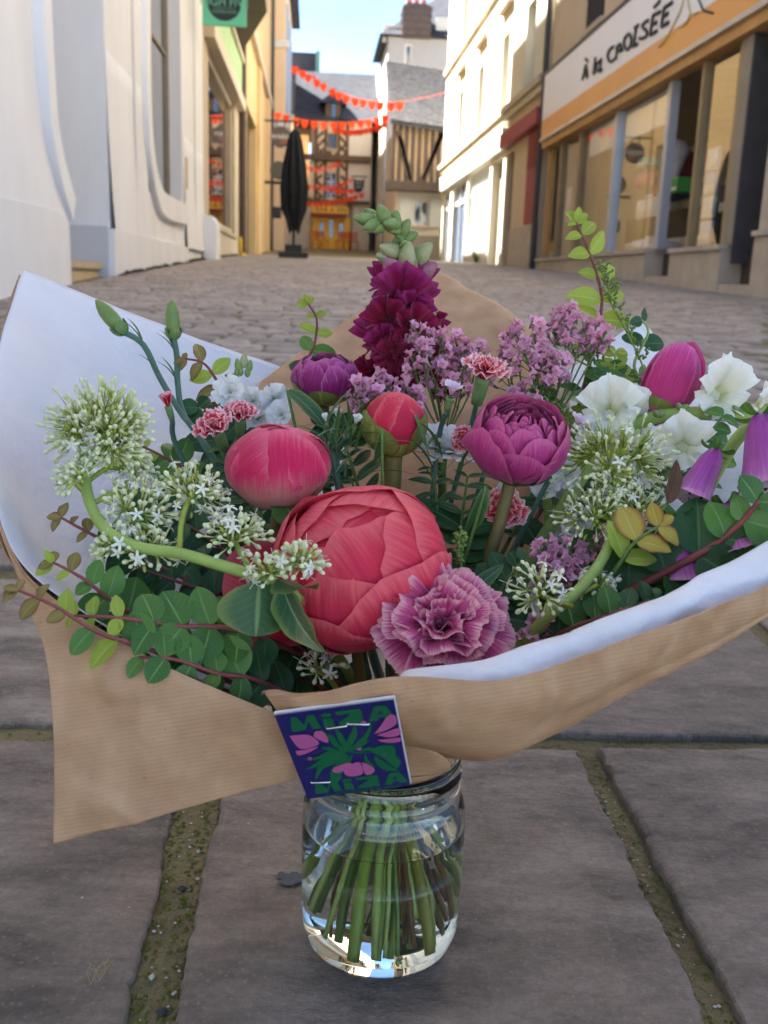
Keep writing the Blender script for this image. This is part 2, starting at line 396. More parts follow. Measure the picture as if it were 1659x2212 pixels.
def window(fac, par, a0, a1, z0, z1, d=.16, fm=None, pm=None, bars=(1, 2), fw=.07, sill=True, name='window'):
    fm = fm or m_frame; pm = pm or m_pane
    f = MB(); fac.box(f, a0, a0+fw, d-.03, d+.04, z0, z1); fac.box(f, a1-fw, a1, d-.03, d+.04, z0, z1); fac.box(f, a0+fw, a1-fw, d-.03, d+.04, z1-fw, z1); fac.box(f, a0+fw, a1-fw, d-.03, d+.04, z0, z0+fw)
    for i in range(1, bars[0]+1):
        c = a0+(a1-a0)*i/(bars[0]+1); fac.box(f, c-fw*.4, c+fw*.4, d-.025, d+.03, z0+fw, z1-fw)
    for i in range(1, bars[1]+1):
        c = z0+(z1-z0)*i/(bars[1]+1); fac.box(f, a0+fw, a1-fw, d-.015, d+.02, c-.02, c+.02)
    w = f.build(name, fm, par)
    p = MB(); p.quad(fac.P(a0+fw*.5, d+.012, z0+fw*.5), fac.P(a1-fw*.5, d+.012, z0+fw*.5), fac.P(a1-fw*.5, d+.012, z1-fw*.5), fac.P(a0+fw*.5, d+.012, z1-fw*.5)); p.build('pane', pm, w)
    if sill: s = MB(); fac.box(s, a0-.06, a1+.06, -.07, d-.03, z0-.09, z0-.003); s.build('sill', m_stone, w)
    return w

# ---------------------------------------------------------------- right: the shop with the long fascia sign
R = Fac('R', XR)
m_beige = mat('beige_render', srgb(205, 186, 160), .9, .06, 1.2, .15, 40)
shop = empty('corner_shop', (XR, 13, gz(13)), 'beige shop building with long white and orange fascia sign', 'building')
UW = [(17.05, 18.15, 4.78, 7.0), (14.6, 15.7, 4.78, 7.0), (11.6, 12.7, 4.78, 7.0)]
fwall(R, 'upper_wall', m_beige, shop, 4.0, 20.68, 4.6, 11.5, .3, UW)
for o in UW:
    w = window(R, shop, *o, d=.2)
    rl = MB()
    for k in range(9): a = o[0]+.06+k*(o[1]-o[0]-.12)/8; R.box(rl, a-.012, a+.012, -.02, .005, o[2]+.02, o[2]+.5)
    R.box(rl, o[0]+.02, o[1]-.02, -.025, .01, o[2]+.5, o[2]+.54); rl.build('railing', m_iron, w)
fbox(R, 'body', m_beige, shop, 4.0, 20.68, 2.9, 9, 0, 11.4)
m_dark_in = mat('dark_interior', srgb(70, 62, 54), .9, .3, 2)
m_tan = mat('tan_wood', srgb(196, 150, 92), .6, .12, 3)
fbox(R, 'interior_ceiling', m_stone, shop, 4.0, 20.6, .32, 2.9, 3.32, 4.58)
fbox(R, 'interior_floor', m_dark_in, shop, 4.0, 20.6, .2, 2.9, .55, .98)
m_signw = mat('sign_white', srgb(230, 233, 242), .35, .03, 1)
m_signo = mat('sign_orange', srgb(226, 160, 78), .4, .06, 1.2)
m_metal = mat('brushed_metal', (.52, .52, .54), .35, .08, 5, metal=.6)
sg = fbox(R, 'fascia_sign', m_signw, shop, 4.0, 20.6, -.13, .28, 3.7, 4.55); tag(sg, 'white fascia board lettered in black handwriting')
fbox(R, 'orange_band', m_signo, shop, 4.0, 20.6, -.128, .28, 3.36, 3.698)
fbox(R, 'metal_trim', m_metal, shop, 4.0, 20.6, -.16, -.05, 3.3, 3.358)
fbox(R, 'tan_strip', m_tan, shop, 4.0, 20.6, -.1, .1, 3.17, 3.298)
fbox(R, 'top_trim', m_iron, shop, 4.0, 20.66, -.15, .0, 4.552, 4.6)
m_ink = mat('black_lettering', (.012, .012, .014), .5, .1, 5)
m_gold = mat('gold_lettering', srgb(206, 186, 130), .5, .1, 5)
def z4(x, y): p = onx(1161.2+x*.29995, y*.29995, XR-.137); return p
strokes = [[(325,575),(338,520),(350,470),(361,560)],[(334,540),(362,518)],[(346,425),(362,440)],[(405,530),(420,410)],[(405,530),(416,522)],[(462,418),(455,470),(450,512),(466,500)],[(456,440),(436,448),(426,480),(430,508),(444,508),(455,488)],
 [(548,338),(524,352),(508,395),(516,436),(534,442),(555,425)],[(565,432),(578,330)],[(572,340),(592,318),(604,336),(596,360),(580,372),(614,358)],
 [(650,248),(632,270),(625,310),(635,350),(655,352),(674,320),(677,275),(665,250),(650,248)],[(696,328),(714,190)],[(700,200),(728,180)],[(688,334),(722,316)],
 [(800,148),(776,158),(757,185),(768,208),(786,222),(790,250),(770,272),(735,276)],[(814,250),(835,108)],[(835,108),(886,84)],[(825,180),(860,160)],[(812,252),(862,222)],[(842,52),(885,5)],
 [(895,190),(915,54)],[(915,54),(972,16)],[(905,120),(942,95)],[(893,192),(946,160)]]
for s_ in strokes:
    MB().tube(smooth_path([z4(*p) for p in s_], 4), .026, 6).build('letter_stroke', m_ink, sg, smooth=True)
for s_ in ([(870,340),(925,280),(968,200),(1010,120),(1040,50),(1055,-20)],[(1008,195),(1040,190),(1072,160),(1100,100),(1090,40),(1082,-20)],[(1100,100),(1130,98),(1160,85)]):
    MB().tube(smooth_path([z4(*p) for p in s_], 5), .013, 5).build('grass_stroke', m_gold, sg, smooth=True)
MB().tube(smooth_path([z4(*p) for p in [(1155,-20),(1178,40),(1195,75),(1225,85),(1262,95)]], 5), .013, 5).build('grass_stroke', m_ink, sg, smooth=True)
# plinths, steps, windows
m_plinth = mat('shop_plinth', srgb(186, 174, 158), .85, .14, 4, .3, 40)
for a0, a1, zt in ((13.72, 20.6, .985), (11.12, 12.75, .955), (4.0, 10.28, 1.06)):
    fbox(R, 'plinth', m_plinth, shop, a0, a1, -.06, .2, gz(a0)-.4, zt); fbox(R, 'plinth_cap', m_plinth, shop, a0-.02, a1, -.1, .22, zt+.002, zt+.055)
for a0, a1 in ((12.76, 13.7), (10.3, 11.1)):
    for k in range(3): fbox(R, 'step', m_plinth, shop, a0, a1, -.05+k*.28, 1.3, gz(a0)-.3, gz(a0)+.12+k*.15)
m_glass = glass_pane('shop_glass', (.92, .95, .94), .35)
def shopglass(a0, a1, z0, z1, d):
    p = MB(); p.quad(R.P(a0, d, z0), R.P(a1, d, z0), R.P(a1, d, z1), R.P(a0, d, z1)); return p.build('window_pane', m_glass, shop)
m_gold_fr = mat('bronze_frame', srgb(150, 128, 92), .4, .1, 4)
m_alu = mat('aluminium_frame', srgb(186, 190, 200), .35, .05, 4, metal=.3)
for a0, a1 in ((19.55, 20.4), (18.15, 19.45), (16.05, 18.05), (13.66, 15.9)): shopglass(a0, a1, 1.04, 3.18, .1)
for a, w, mt in ((20.45, .06, m_tan), (19.5, .05, m_gold_fr), (18.1, .05, m_gold_fr), (15.97, .075, m_alu), (13.6, .07, m_alu)): fbox(R, 'mullion', mt, shop, a-w, a+w, .03, .15, 1.042, 3.168)
fbox(R, 'blind', m_signw, shop, 13.7, 17.9, .16, .2, 2.72, 3.167)
shopglass(11.3, 12.35, 1.02, 3.1, .06)
pm = MB(); pm.quad(R.P(12.36, .06, 1.02), R.P(12.36, 1.3, 1.02), R.P(12.36, 1.3, 3.1), R.P(12.36, .06, 3.1)); pm.build('window_pane', m_glass, shop)
for a, w in ((12.36, .04), (11.27, .05)): fbox(R, 'mullion', m_gold_fr, shop, a-w, a+w, .0, .1, 1.012, 3.168)
m_greybrown = mat('grey_brown_pier', srgb(148, 138, 122), .8, .1, 3); m_charcoal = mat('charcoal_panel', srgb(72, 70, 72), .7, .15, 5)
fbox(R, 'pier', m_greybrown, shop, 10.98, 11.21, -.01, .5, 1.01, 3.168)
fbox(R, 'entrance_panel', m_charcoal, shop, 10.3, 10.9, .45, .6, .9, 3.3); fbox(R, 'entrance_side', m_charcoal, shop, 10.96, 10.978, .0, .9, .8, 3.165)
fbox(R, 'stone_pier', m_plinth, shop, 4.0, 10.27, -.03, .4, 1.12, 3.165)
fbox(R, 'entrance_door', m_charcoal, shop, 12.4, 13.55, 1.35, 1.45, .6, 3.3)
# things on show behind the glass
def goods(name, label, cat, col, a0, a1, d0, d1, z0, z1, shape='box'):
    mt = mat('goods_'+name+label[:6], col, .6, .15, 6)
    mb = MB()
    if shape == 'box': R.box(mb, a0, a1, d0, d1, z0, z1); R.box(mb, a0+.02, a1-.02, d0-.012, d0-.002, z0+.03, z0+(z1-z0)*.4, 1)
    elif shape == 'cone':
        c = R.P((a0+a1)/2, (d0+d1)/2, 0); r = (a1-a0)/2; h = z1-z0
        mb.lathe([(.01, z0), (r*.75, z0+h*.6), (r*.8, z0+h*.62), (r, z0+h*.72), (r*.9, z0+h*.85), (r*.5, z0+h*.96), (.01, z1)], (c.x, c.y, 0), 14)
    else:
        c = R.P((a0+a1)/2, (d0+d1)/2, 0); r = (a1-a0)/2; h = z1-z0
        mb.lathe([(.01, z0), (r*.8, z0+h*.05), (r, z0+h*.35), (r*.85, z0+h*.65), (r*.35, z0+h*.85), (r*.4, z1), (.01, z1)], (c.x, c.y, 0), 14)
    o = mb.build(name, [mt, mat('goods_label', (.7, .68, .62), .6, .05, 4)], smooth=shape != 'box'); tag(o, label, cat, 'goods behind the shop glass')
goods('price_banner', 'long white banner low behind the widest shop pane', 'banner', srgb(225, 228, 232), 13.8, 15.1, .2, .23, 1.52, 1.78)
goods('hanging_cone', 'pale cone hanging behind the widest shop pane', 'decoration', srgb(196, 190, 196), 14.4, 14.75, .4, .7, 1.95, 2.6, 'cone')
goods('orange_vase', 'small orange vase beside the hanging cone', 'vase', srgb(214, 128, 70), 14.62, 14.82, .3, .5, 1.78, 2.05, 'vase')
goods('pink_vase', 'round pink vase behind the metal mullion', 'vase', srgb(196, 120, 124), 15.25, 15.75, .3, .7, 2.0, 2.3, 'vase')
goods('display_crate', 'teal topped display crate behind the metal mullion', 'crate', srgb(70, 190, 190), 15.3, 15.7, .35, .6, 2.32, 2.45)
goods('display_crate', 'blue crate low behind the widest shop pane', 'crate', srgb(52, 74, 120), 14.1, 15.2, .35, .8, 1.8, 1.98)
goods('display_crate', 'green crate beside the white banner', 'crate', srgb(80, 160, 70), 13.72, 13.98, .3, .5, 1.8, 2.0)
goods('display_crate', 'dark red crate on the shelf behind the pink vase', 'crate', srgb(110, 40, 44), 15.0, 15.8, .75, 1.1, 1.95, 2.5)
goods('display_shelf', 'low dark shelf along the shop window', 'shelf', srgb(64, 56, 48), 13.8, 17.8, .9, 1.3, 1.0, 1.7)
goods('white_sack', 'white sack slumped at the foot of the shop pane', 'sack', srgb(214, 216, 222), 14.6, 15.4, .3, .7, 1.03, 1.28, 'vase')
goods('yellow_notice', 'yellow notice low in the far end of the shop window', 'notice', srgb(236, 178, 52), 19.6, 20.2, .12, .14, 1.06, 1.36)
goods('white_notice', 'narrow white notice in the far end of the shop window', 'notice', srgb(214, 214, 214), 18.8, 19.1, .12, .14, 1.7, 2.3)
for k, (c, z0) in enumerate(((srgb(214, 220, 236), 2.05), (srgb(196, 206, 226), 1.78), (srgb(226, 230, 238), 1.5), (srgb(178, 196, 226), 1.22))):
    goods('magazine_rack', ('topmost', 'second', 'third', 'lowest')[k]+' pale blue magazine panel in the narrow shop pane', 'magazines', c, 11.95, 12.28, .12, .16, z0-.14, z0+.11)
goods('turquoise_kite', 'turquoise paper kite hung in the narrow shop pane', 'kite', srgb(110, 214, 196), 11.5, 11.75, .2, .22, 2.5, 2.62)
goods('counter', 'green and orange counter behind the narrow shop pane', 'counter', srgb(120, 176, 110), 11.3, 11.7, .3, .6, 1.85, 2.0)
goods('book_stack', 'purple and teal books stacked in the shop entrance', 'books', srgb(90, 40, 84), 12.42, 12.7, .5, .9, 1.45, 1.8)

# ---------------------------------------------------------------- right: cream town house
m_cream = mat('cream_render', srgb(214, 207, 186), .9, .05, 1.0, .12, 40)
m_red = mat('oxblood_paint', srgb(150, 58, 62), .6, .1, 3); m_brown = mat('brown_door', srgb(84, 66, 60), .7, .15, 3)
house = empty('cream_house', (XR, 28, gz(28)), 'cream town house with sunlit wall and red shutter', 'building')
WY = (33.45, 29.55, 25.85, 22.9); OPS = [(c-.5, c+.5, 4.75, 6.5) for c in WY] + [(c-.5, c+.5, 7.93, 9.8) for c in WY]
fwall(R, 'upper_wall', m_cream, house, 20.9, 37.6, 4.57, 12.4, .3, OPS)
for o in OPS: window(R, house, *o, d=.2)
for c in WY: fbox(R, 'hood_mould', m_stone, house, c-.72, c+.72, -.16, -.002, 7.05, 7.2)
fbox(R, 'string_course', m_cream, house, 20.9, 37.66, -.1, -.002, 7.72, 7.86)
fbox(R, 'cornice', m_stone, house, 20.9, 37.7, -.18, -.002, 4.5, 4.64); fbox(R, 'cornice_ledge', m_cream, house, 20.9, 37.66, -.1, .28, 4.36, 4.498)
fbox(R, 'body', m_cream, house, 20.9, 37.59, .42, 9, 0, 12.3)
LOW = [(35.0, 36.9, .9, 3.68), (31.2, 34.4, .9, 3.68), (27.2, 31.0, 1.85, 3.68), (25.3, 26.9, .9, 3.6), (23.95, 24.75, .9, 3.55)]
fwall(R, 'ground_floor_wall', m_cream, house, 24.85, 37.6, .7, 4.358, .3, LOW[:4]); fwall(R, 'plain_wall', m_beige, house, 20.9, 24.85, .6, 4.358, .3, LOW[4:])
fbox(R, 'shop_fascia', m_frame, house, 25.0, 37.4, -.12, -.002, 3.72, 4.2)
m_curtain = mat('pale_curtain', srgb(196, 214, 214), .6, .1, 5, stretch=(1, 14, 1))
for a0, a1, z0, z1, _b in ((27.2, 31.0, 1.85, 3.68, 0), (31.2, 34.4, 1.0, 3.68, 0), (35.0, 36.9, 1.0, 3.68, 0)):
    w = window(R, house, a0, a1, z0, z1, .12, m_frame, m_curtain if a0 < 31 else m_blue_pane, (6 if a0 < 31 else 2, 0), .08, False); fbox(R, 'transom', m_frame, w, a0+.08, a1-.08, .09, .16, 3.02, 3.14)
fbox(R, 'stall_riser', m_frame, house, 27.2, 31.0, -.05, -.002, .8, 1.8)
fbox(R, 'entrance_door', m_greybrown, house, 25.3, 26.9, .2, .26, .7, 3.6); fbox(R, 'brown_door', m_brown, house, 23.95, 24.75, .12, .18, .7, 3.55)
fbox(R, 'red_fascia', m_red, house, 20.85, 24.95, -.2, -.002, 3.7, 4.02)
sh = fbox(R, 'red_shutter', m_red, house, 21.2, 22.2, -.05, -.004, 1.8, 3.66)
for k in range(12): fbox(R, 'slat', m_red, sh, 21.28, 22.12, -.075, -.052, 2.95+k*.055, 2.975+k*.055)
fbox(R, 'stone_base', m_plinth, house, 20.9, 23.9, -.04, -.002, .6, 1.78)
def pipe(name, label, pts, r, mt, par=None):
    o = MB().tube(smooth_path(pts, 3), r, 8).build(name, mt, par, smooth=True); return tag(o, label, 'downpipe')
pipe('downpipe', 'grey drainpipe between the beige shop and the cream house', [(XR-.09, 20.78, 12), (XR-.09, 20.78, 8), (XR-.09, 20.78, 4.2), (XR-.1, 20.78, 2.2), (XR-.1, 20.8, .7)], .06, m_charcoal)
tuft = MB(); rs = random.Random(8)
for k in range(40): a = rs.uniform(0, 6.28); c = R.P(28.2+rs.uniform(-.15, .15), -.08, gz(28)+.02); tuft.poly([c, c+Vector((.02, .02, .1)), c+Vector((cos(a)*.16, sin(a)*.16, rs.uniform(.2, .45)))])
tag(tuft.build('weed_tuft', m_moss), 'small green weed growing at the foot of the cream house', 'weed')

# ---------------------------------------------------------------- left: white building with flared piers
L_ = Fac('L', XL)
m_white = mat('white_masonry', srgb(228, 230, 232), .85, .06, 1.6, .12, 30, stretch=(1, 1, .35)); m_white_shade = mat('white_masonry_shaded', srgb(196, 202, 210), .85, .06, .9, .1, 30)  # second tone is the same masonry with the recess shade put into its colour
wb = empty('white_building', (XL, 10, gz(10)), 'white masonry building with flared piers and a stepped doorway', 'building')
fwall(L_, 'pier_wall', m_white, wb, -3, 8.07, .0, 8.0, 3.0)
fwall(L_, 'far_pier', m_white, wb, 9.98, 18.3, .1, 17, .5, [(12.3, 15.4, 1.42, 5.6)])
fbox(L_, 'body', m_white_shade, wb, 9.985, 18.3, .52, 7, .0, 16.9); fbox(L_, 'doorway_wall', m_white_shade, wb, 8.07, 9.98, 1.6, 3.0, .0, 17); fbox(L_, 'doorway_head', m_white_shade, wb, 8.072, 9.978, .05, 1.6, 5.5, 16.9)
fbox(L_, 'plinth', m_white, wb, -3, 8.12, -.06, -.002, 0, .9); fbox(L_, 'plinth', m_white, wb, 9.9, 15.6, -.06, -.002, .1, .88); fbox(L_, 'plinth_return', m_white_shade, wb, 9.86, 9.978, .0, 1.6, .1, .9)
m_step = mat('sandstone_step', srgb(196, 176, 142), .85, .1, 6, .3, 40)
fbox(L_, 'door_step', m_step, wb, 8.2, 9.8, .08, 1.6, .1, .50); fbox(L_, 'door_step_nosing', m_step, wb, 8.16, 9.84, .05, 1.6, .502, .56)
# flare at the foot of the piers and the moulded bands that sweep out with it
def flare(a0, a1, z0):
    rows = []
    for k in range(9):
        t = k/8; z = z0+t*1.6; out = .05*(1-t)**2.2+.003
        rows.append([L_.P(a0, -out, z), L_.P(a1, -out, z)])
    rows.append([L_.P(a0, .02, z0+1.62), L_.P(a1, .02, z0+1.62)])
    MB().grid(rows).build('flare', m_white, wb, smooth=True)
flare(-3, 8.07, .9); flare(10.0, 12.2, .88); flare(15.6, 18.2, .88)
def band(pts, w, out):
    """moulded band along pts (a, z) in the wall plane, standing out from it"""
    P = smooth_path([(a, 0, z) for a, z in pts], 6); rows = []
    for i, p in enumerate(P):
        t = (P[min(i+1, len(P)-1)]-P[max(i-1, 0)]).normalized(); n = Vector((-t.z, 0, t.x)); h = w/2
        q = [p+n*h, p-n*h]; rows.append([L_.P(q[0].x, .01, q[0].z), L_.P(q[0].x, -out, q[0].z), L_.P(q[1].x, -out*1.1, q[1].z), L_.P(q[1].x, .01, q[1].z)])
    mb = MB().grid(rows); mb.poly(rows[-1]); mb.poly(rows[0]); mb.build('moulded_band', m_white, wb)
def lz(dx, dy): p = onx(dx, dy, XL-.0); return (p.y, p.z)
band([lz(76, -60), lz(80, 80), lz(88, 200), lz(98, 290), lz(114, 370), lz(138, 452)], .22, .08)
band([lz(309, -60), lz(310, 100), lz(313, 250), lz(320, 340), lz(333, 410), lz(352, 445), lz(395, 462)], .3, .06)
w = window(L_, wb, 12.3, 15.4, 1.42, 5.6, .2, m_greybrown, glass_pane('left_glass', (.6, .66, .66), 2.0), (1, 1), .12, False)
fbox(L_, 'inner_door', m_stone, w, 13.9, 15.2, .3, .36, 1.5, 4.4)
fbox(L_, 'window_back', m_greybrown, w, 12.3, 15.4, .45, .49, 1.4, 5.6)
pst = MB(); pst.prism([L_.P(18.0, -.16, z) + Vector((0, 0, 0)) for z in (.4,)] and [L_.P(18.0, -.02, .3), L_.P(18.0, -.2, .3), L_.P(18.0, -.24, .55), L_.P(18.0, -.24, 1.38), L_.P(18.0, -.16, 1.5), L_.P(18.0, -.02, 1.5)], (0, .85, 0)); pst.build('guard_block', m_white, wb)

rs = random.Random(21); fm_ = MB()
for k in range(420):
    y = rs.uniform(9.9, 25.5); w = rs.random()**2
    pebble(fm_, (XL+.03+.05*w+(.03 if y < 15.6 else 0), y, gz(y)+rs.uniform(-.005, .035)*(1-w)), rs.uniform(.012, .045), rs)
tag(fm_.build('foot_moss', mat('dark_foot_moss', srgb(48, 46, 34), .95, .3, 9)), 'dark moss and grime along the foot of the left walls', kind='stuff')
for (a, z0, z1) in ((11.4, .95, 6.0), (16.9, 1.0, 6.0)): MB().tube([L_.P(a, -.02, z0), L_.P(a, -.02, (z0+z1)/2), L_.P(a, -.02, z1)], .012, 5).build('conduit', m_frame, wb)
fbox(L_, 'house_number_plate', m_step, wb, 15.75, 15.95, -.02, -.001, 1.75, 2.2)

# ---------------------------------------------------------------- left: shop with green fascia and oriel
m_green = mat('pale_green_board', srgb(160, 196, 134), .6, .08, 2); m_tanl = mat('cream_board', srgb(206, 192, 168), .6, .06, 2); m_taupe = mat('taupe_soffit', srgb(104, 94, 84), .8, .12, 2)
gs = empty('green_shop', (XL, 22, gz(22)), 'shop with pale green fascia and large glass window', 'building')
fwall(L_, 'wall', m_stone, gs, 18.32, 26.75, .3, 17, .3, [(19.2, 25.2, 1.46, 4.5)]); fbox(L_, 'body', m_stone, gs, 18.32, 26.75, .9, 7, 0, 17)
fbox(L_, 'fascia_board', m_tanl, gs, 18.6, 26.4, -.18, -.002, 4.5, 4.76); fbox(L_, 'green_fascia', m_green, gs, 18.6, 26.3, -.1, -.003, 4.762, 5.6); fbox(L_, 'upper_trim', m_tanl, gs, 18.6, 26.4, -.16, -.002, 5.602, 5.72)
fbox(L_, 'window_back', m_dark_in, gs, 19.2, 25.2, .8, .88, 1.4, 4.5)
w = window(L_, gs, 19.2, 25.2, 1.46, 4.5, .1, m_tanl, glass_pane('green_shop_glass', (.55, .6, .62), 3.2), (0, 0), .12, True); fbox(L_, 'stall_riser', m_tanl, gs, 18.9, 25.6, -.03, -.002, .4, 1.36)
ori = MB(); ori.prism([(XL, 15.2, 5.98), (XL, 27.2, 5.98), (-1.1, 22.9, 5.98), (-1.1, 15.2, 5.98)], (0, 0, 5), 0); ori.build('oriel', m_taupe, gs)
pipe('downpipe', 'brown drainpipe beside the green shop window', [(XL+.1, 26.6, 8), (XL+.1, 26.6, 4), (XL+.1, 26.6, .8)], .09, m_brown)
m_yel = mat('yellow_paint', srgb(222, 182, 40), .5, .08, 6)
yp = MB().tube(smooth_path([(XL+.08, 25.9, 1.45), (XL+.09, 25.9, 1.2), (XL+.1, 26.0, 1.05), (XL+.22, 26.3, .99)], 4), .05, 8); tag(yp.build('gas_pipe', m_yel, smooth=True), 'bright yellow gas pipe at the foot of the green shop', 'pipe')

# ---------------------------------------------------------------- left: ochre house, beige house beyond
m_ochre = mat('ochre_render', srgb(206, 176, 130), .9, .07, 1.0, .15, 30); m_peach = mat('peach_render', srgb(222, 194, 160), .9, .05, 1, .12, 30)
oc = empty('ochre_house', (XL, 30, gz(30)), 'ochre rendered house with tall dark doorway behind the parasol', 'building')
fwall(L_, 'wall', m_ochre, oc, 26.75, 31.6, .5, 17, .3, [(29.6, 31.6, .5, 5.2)]); fwall(L_, 'wall', m_ochre, oc, 31.6, 43.8, .5, 12.4, .3, [(31.6, 34.2, .5, 5.2)])
fbox(L_, 'body', m_ochre, oc, 26.75, 31.59, .6, 7, 0, 17); fbox(L_, 'body', m_ochre, oc, 31.6, 43.8, .6, 7, 0, 12.3); fbox(L_, 'door', m_iron, oc, 29.6, 34.2, .25, .29, .6, 5.2)
fbox(L_, 'cornice', m_stone, oc, 27, 43.8, -.16, -.002, 7.2, 7.5); fbox(L_, 'cornice', m_stone, oc, 27, 31.5, -.14, -.002, 10.0, 10.25)
fbox(L_, 'pilaster', m_ochre, oc, 34.6, 36.0, -.1, -.002, .6, 7.18); fbox(L_, 'pilaster', m_ochre, oc, 40.4, 42.4, -.12, -.002, .6, 7.18)
pipe('downpipe', 'dark drainpipe down the far end of the ochre house', [(XL+.14, 43.2, 12.4), (XL+.14, 43.2, 7), (XL+.14, 43.2, 1.3)], .07, m_charcoal)
bh = empty('beige_house', (-1.6, 44, gz(44)), 'peach house with pale cornices and blue shutters beyond the ochre house', 'building')
F44 = Fac('F', 43.9); B_ = Fac('L', -1.36)
fwall(F44, 'end_wall', m_peach, bh, -7, -1.36, .8, 13, .3); fwall(B_, 'street_wall', m_peach, bh, 44.2, 55, .8, 13, .3, [(46, 47.4, 7.4, 11.6), (50, 51.4, 7.4, 11.6)])
fbox(F44, 'body', m_peach, bh, -7, -1.68, .31, 10.9, 0, 12.9)
for z in (6.6, 9.7, 12.7): fbox(F44, 'cornice', m_frame, bh, -2.6, -1.2, -.18, .3, z, z+.28)
m_shut = mat('blue_grey_shutter', srgb(150, 164, 190), .6, .06, 3)
for a in (46, 50): fbox(B_, 'shutter', m_shut, bh, a-1.2, a-.02, -.07, -.002, 7.3, 11.6); fbox(B_, 'shutter', m_shut, bh, a+1.42, a+2.5, -.07, -.002, 7.3, 11.6); window(B_, bh, a, a+1.4, 7.4, 11.6, .15, m_frame, m_blue_pane)
fbox(B_, 'eave', m_slate, bh, 43.8, 55.2, -.4, .3, 13.0, 13.25)

# ---------------------------------------------------------------- far end: slate wall, timbered corner house with the yellow shop
def fx(dx, dy, Y): p = at(dx, dy, Y); return p.x, p.z
m_slateb = mat('slate_cladding', srgb(58, 64, 78), .9, .15, 2.5, .2, 14, spec=.08)
YT = 57
x0, zt = fx(636, 112, YT); x1, zb = fx(680, 250, YT)
st = empty('slate_gable', (x0, YT, gz(YT)), 'dark blue slate hung gable wall behind the bunting', 'building')
stw = MB(); stw.box(x0-2, x1, YT, YT+3, zb, zt); stw.build('slate_wall', m_slateb, st); stt = MB(); stt.box(x1+.002, x1+.22, YT-.06, YT+3, zb, zt+.1); stt.box(x0-2, x1+.2, YT-.06, YT+.0, zb-.25, zb-.002); stt.build('green_flashing', mat('verdigris', srgb(104, 150, 138), .7, .1, 2), st)
stl = MB(); stl.box(x0-2, x1-.3, YT+.1, YT+3, .5, zb-.26); stl.build('lower_wall', m_peach, st)

YE = 52; E = Fac('F', YE)
m_timber = mat('old_timber', srgb(96, 76, 60), .85, .2, 6); m_infill = mat('lime_infill', srgb(214, 190, 160), .9, .05, 2)
xa, xb, xc, xd = fx(655, 400, YE)[0], fx(679, 400, YE)[0], fx(750, 400, YE)[0], fx(800, 400, YE)[0]
zz = lambda dy: fx(720, dy, YE)[1]
eh = empty('timbered_corner_house', (xb, YE, gz(YE)), 'timbered house with lattice front above a yellow shop at the end of the street', 'building')
W1 = (fx(708, 300, YE)[0], fx(727, 300, YE)[0], zz(321), zz(288)); W2 = (fx(703, 380, YE)[0], fx(728, 380, YE)[0], zz(430), zz(372))
fwall(E, 'upper_wall', m_infill, eh, xb, xc, zz(336), zz(262), .25, [W1]); window(E, eh, *W1, d=.1, fm=m_timber, pm=m_blue_pane)
fwall(E, 'middle_wall', m_infill, eh, xb-.3, xc, zz(445), zz(349), .25, [W2]); window(E, eh, *W2, d=.1)
fbox(E, 'jetty_beam', m_timber, eh, xb-.5, xd, -.3, -.002, zz(348), zz(336)); fbox(E, 'jetty_beam', m_timber, eh, xb-.5, xd, -.2, -.002, zz(438), zz(433))
def lattice(a0, a1, z0, z1, step, hole):
    for s_ in (-1, 1):
        k = a0-(z1-z0)
        while k < a1:
            pts = []
            for t in range(21):
                z = z0+(z1-z0)*t/20; a = k+(z-z0) if s_ > 0 else k+(z1-z)
                if a0 < a < a1 and not (hole[0] < a < hole[1] and hole[2] < z < hole[3]): pts.append((a, z))
                elif pts: break
            if len(pts) > 1:
                (p0, q0), (p1, q1) = pts[0], pts[-1]; n_ = Vector((-(q1-q0), 0, p1-p0)).normalized()*.06
                A, B = E.P(p0, -.03 if s_ > 0 else -.035, q0), E.P(p1, -.03 if s_ > 0 else -.035, q1)
                MB().prism([A-n_, B-n_, B+n_, A+n_], (0, .028, 0)).build('lattice_brace', m_timber, eh)
            k += step
lattice(xb, xc, zz(335), zz(285), .42, (W1[0]-.1, W1[1]+.1, W1[2]-.1, W1[3]+.1)); lattice(xb, xc, zz(432), zz(350), .5, (W2[0]-.1, W2[1]+.1, W2[2]-.1, W2[3]+.1))
for a in (xb, W1[0]-.15, W1[1]+.05, xc-.1): fbox(E, 'post', m_timber, eh, a, a+.13, -.05, -.001, zz(433), zz(349)); fbox(E, 'post', m_timber, eh, a, a+.13, -.05, -.001, zz(335), zz(264))
fwall(E, 'side_wall', mat('grey_white_render', srgb(212, 200, 188), .9, .04, 1), eh, xc, xd, zz(433), zz(262), .25); fwall(E, 'side_ground_wall', m_cream, eh, xc+.3, xd, .9, zz(439), .25)
fwall(E, 'left_ground_wall', m_cream, eh, xa-1.5, fx(672, 500, YE)[0], .9, zz(428), .3)
fbox(E, 'body', m_infill, eh, xb-.2, xd, .27, 8, .8, zz(262))
rf = MB(); rz0, rz1 = zz(262), zz(168); rf.prism([(xa-.5, YE-.4, rz0), (xa-.5, YE+8.4, rz0), (xa-.5, YE+4, rz1+1)], (xd-xa+1.5, 0, 0)); rfo = rf.build('roof', m_slate, eh)
dm = Fac('F', YE-.1); da, db = fx(703, 230, YE)[0], fx(736, 230, YE)[0]
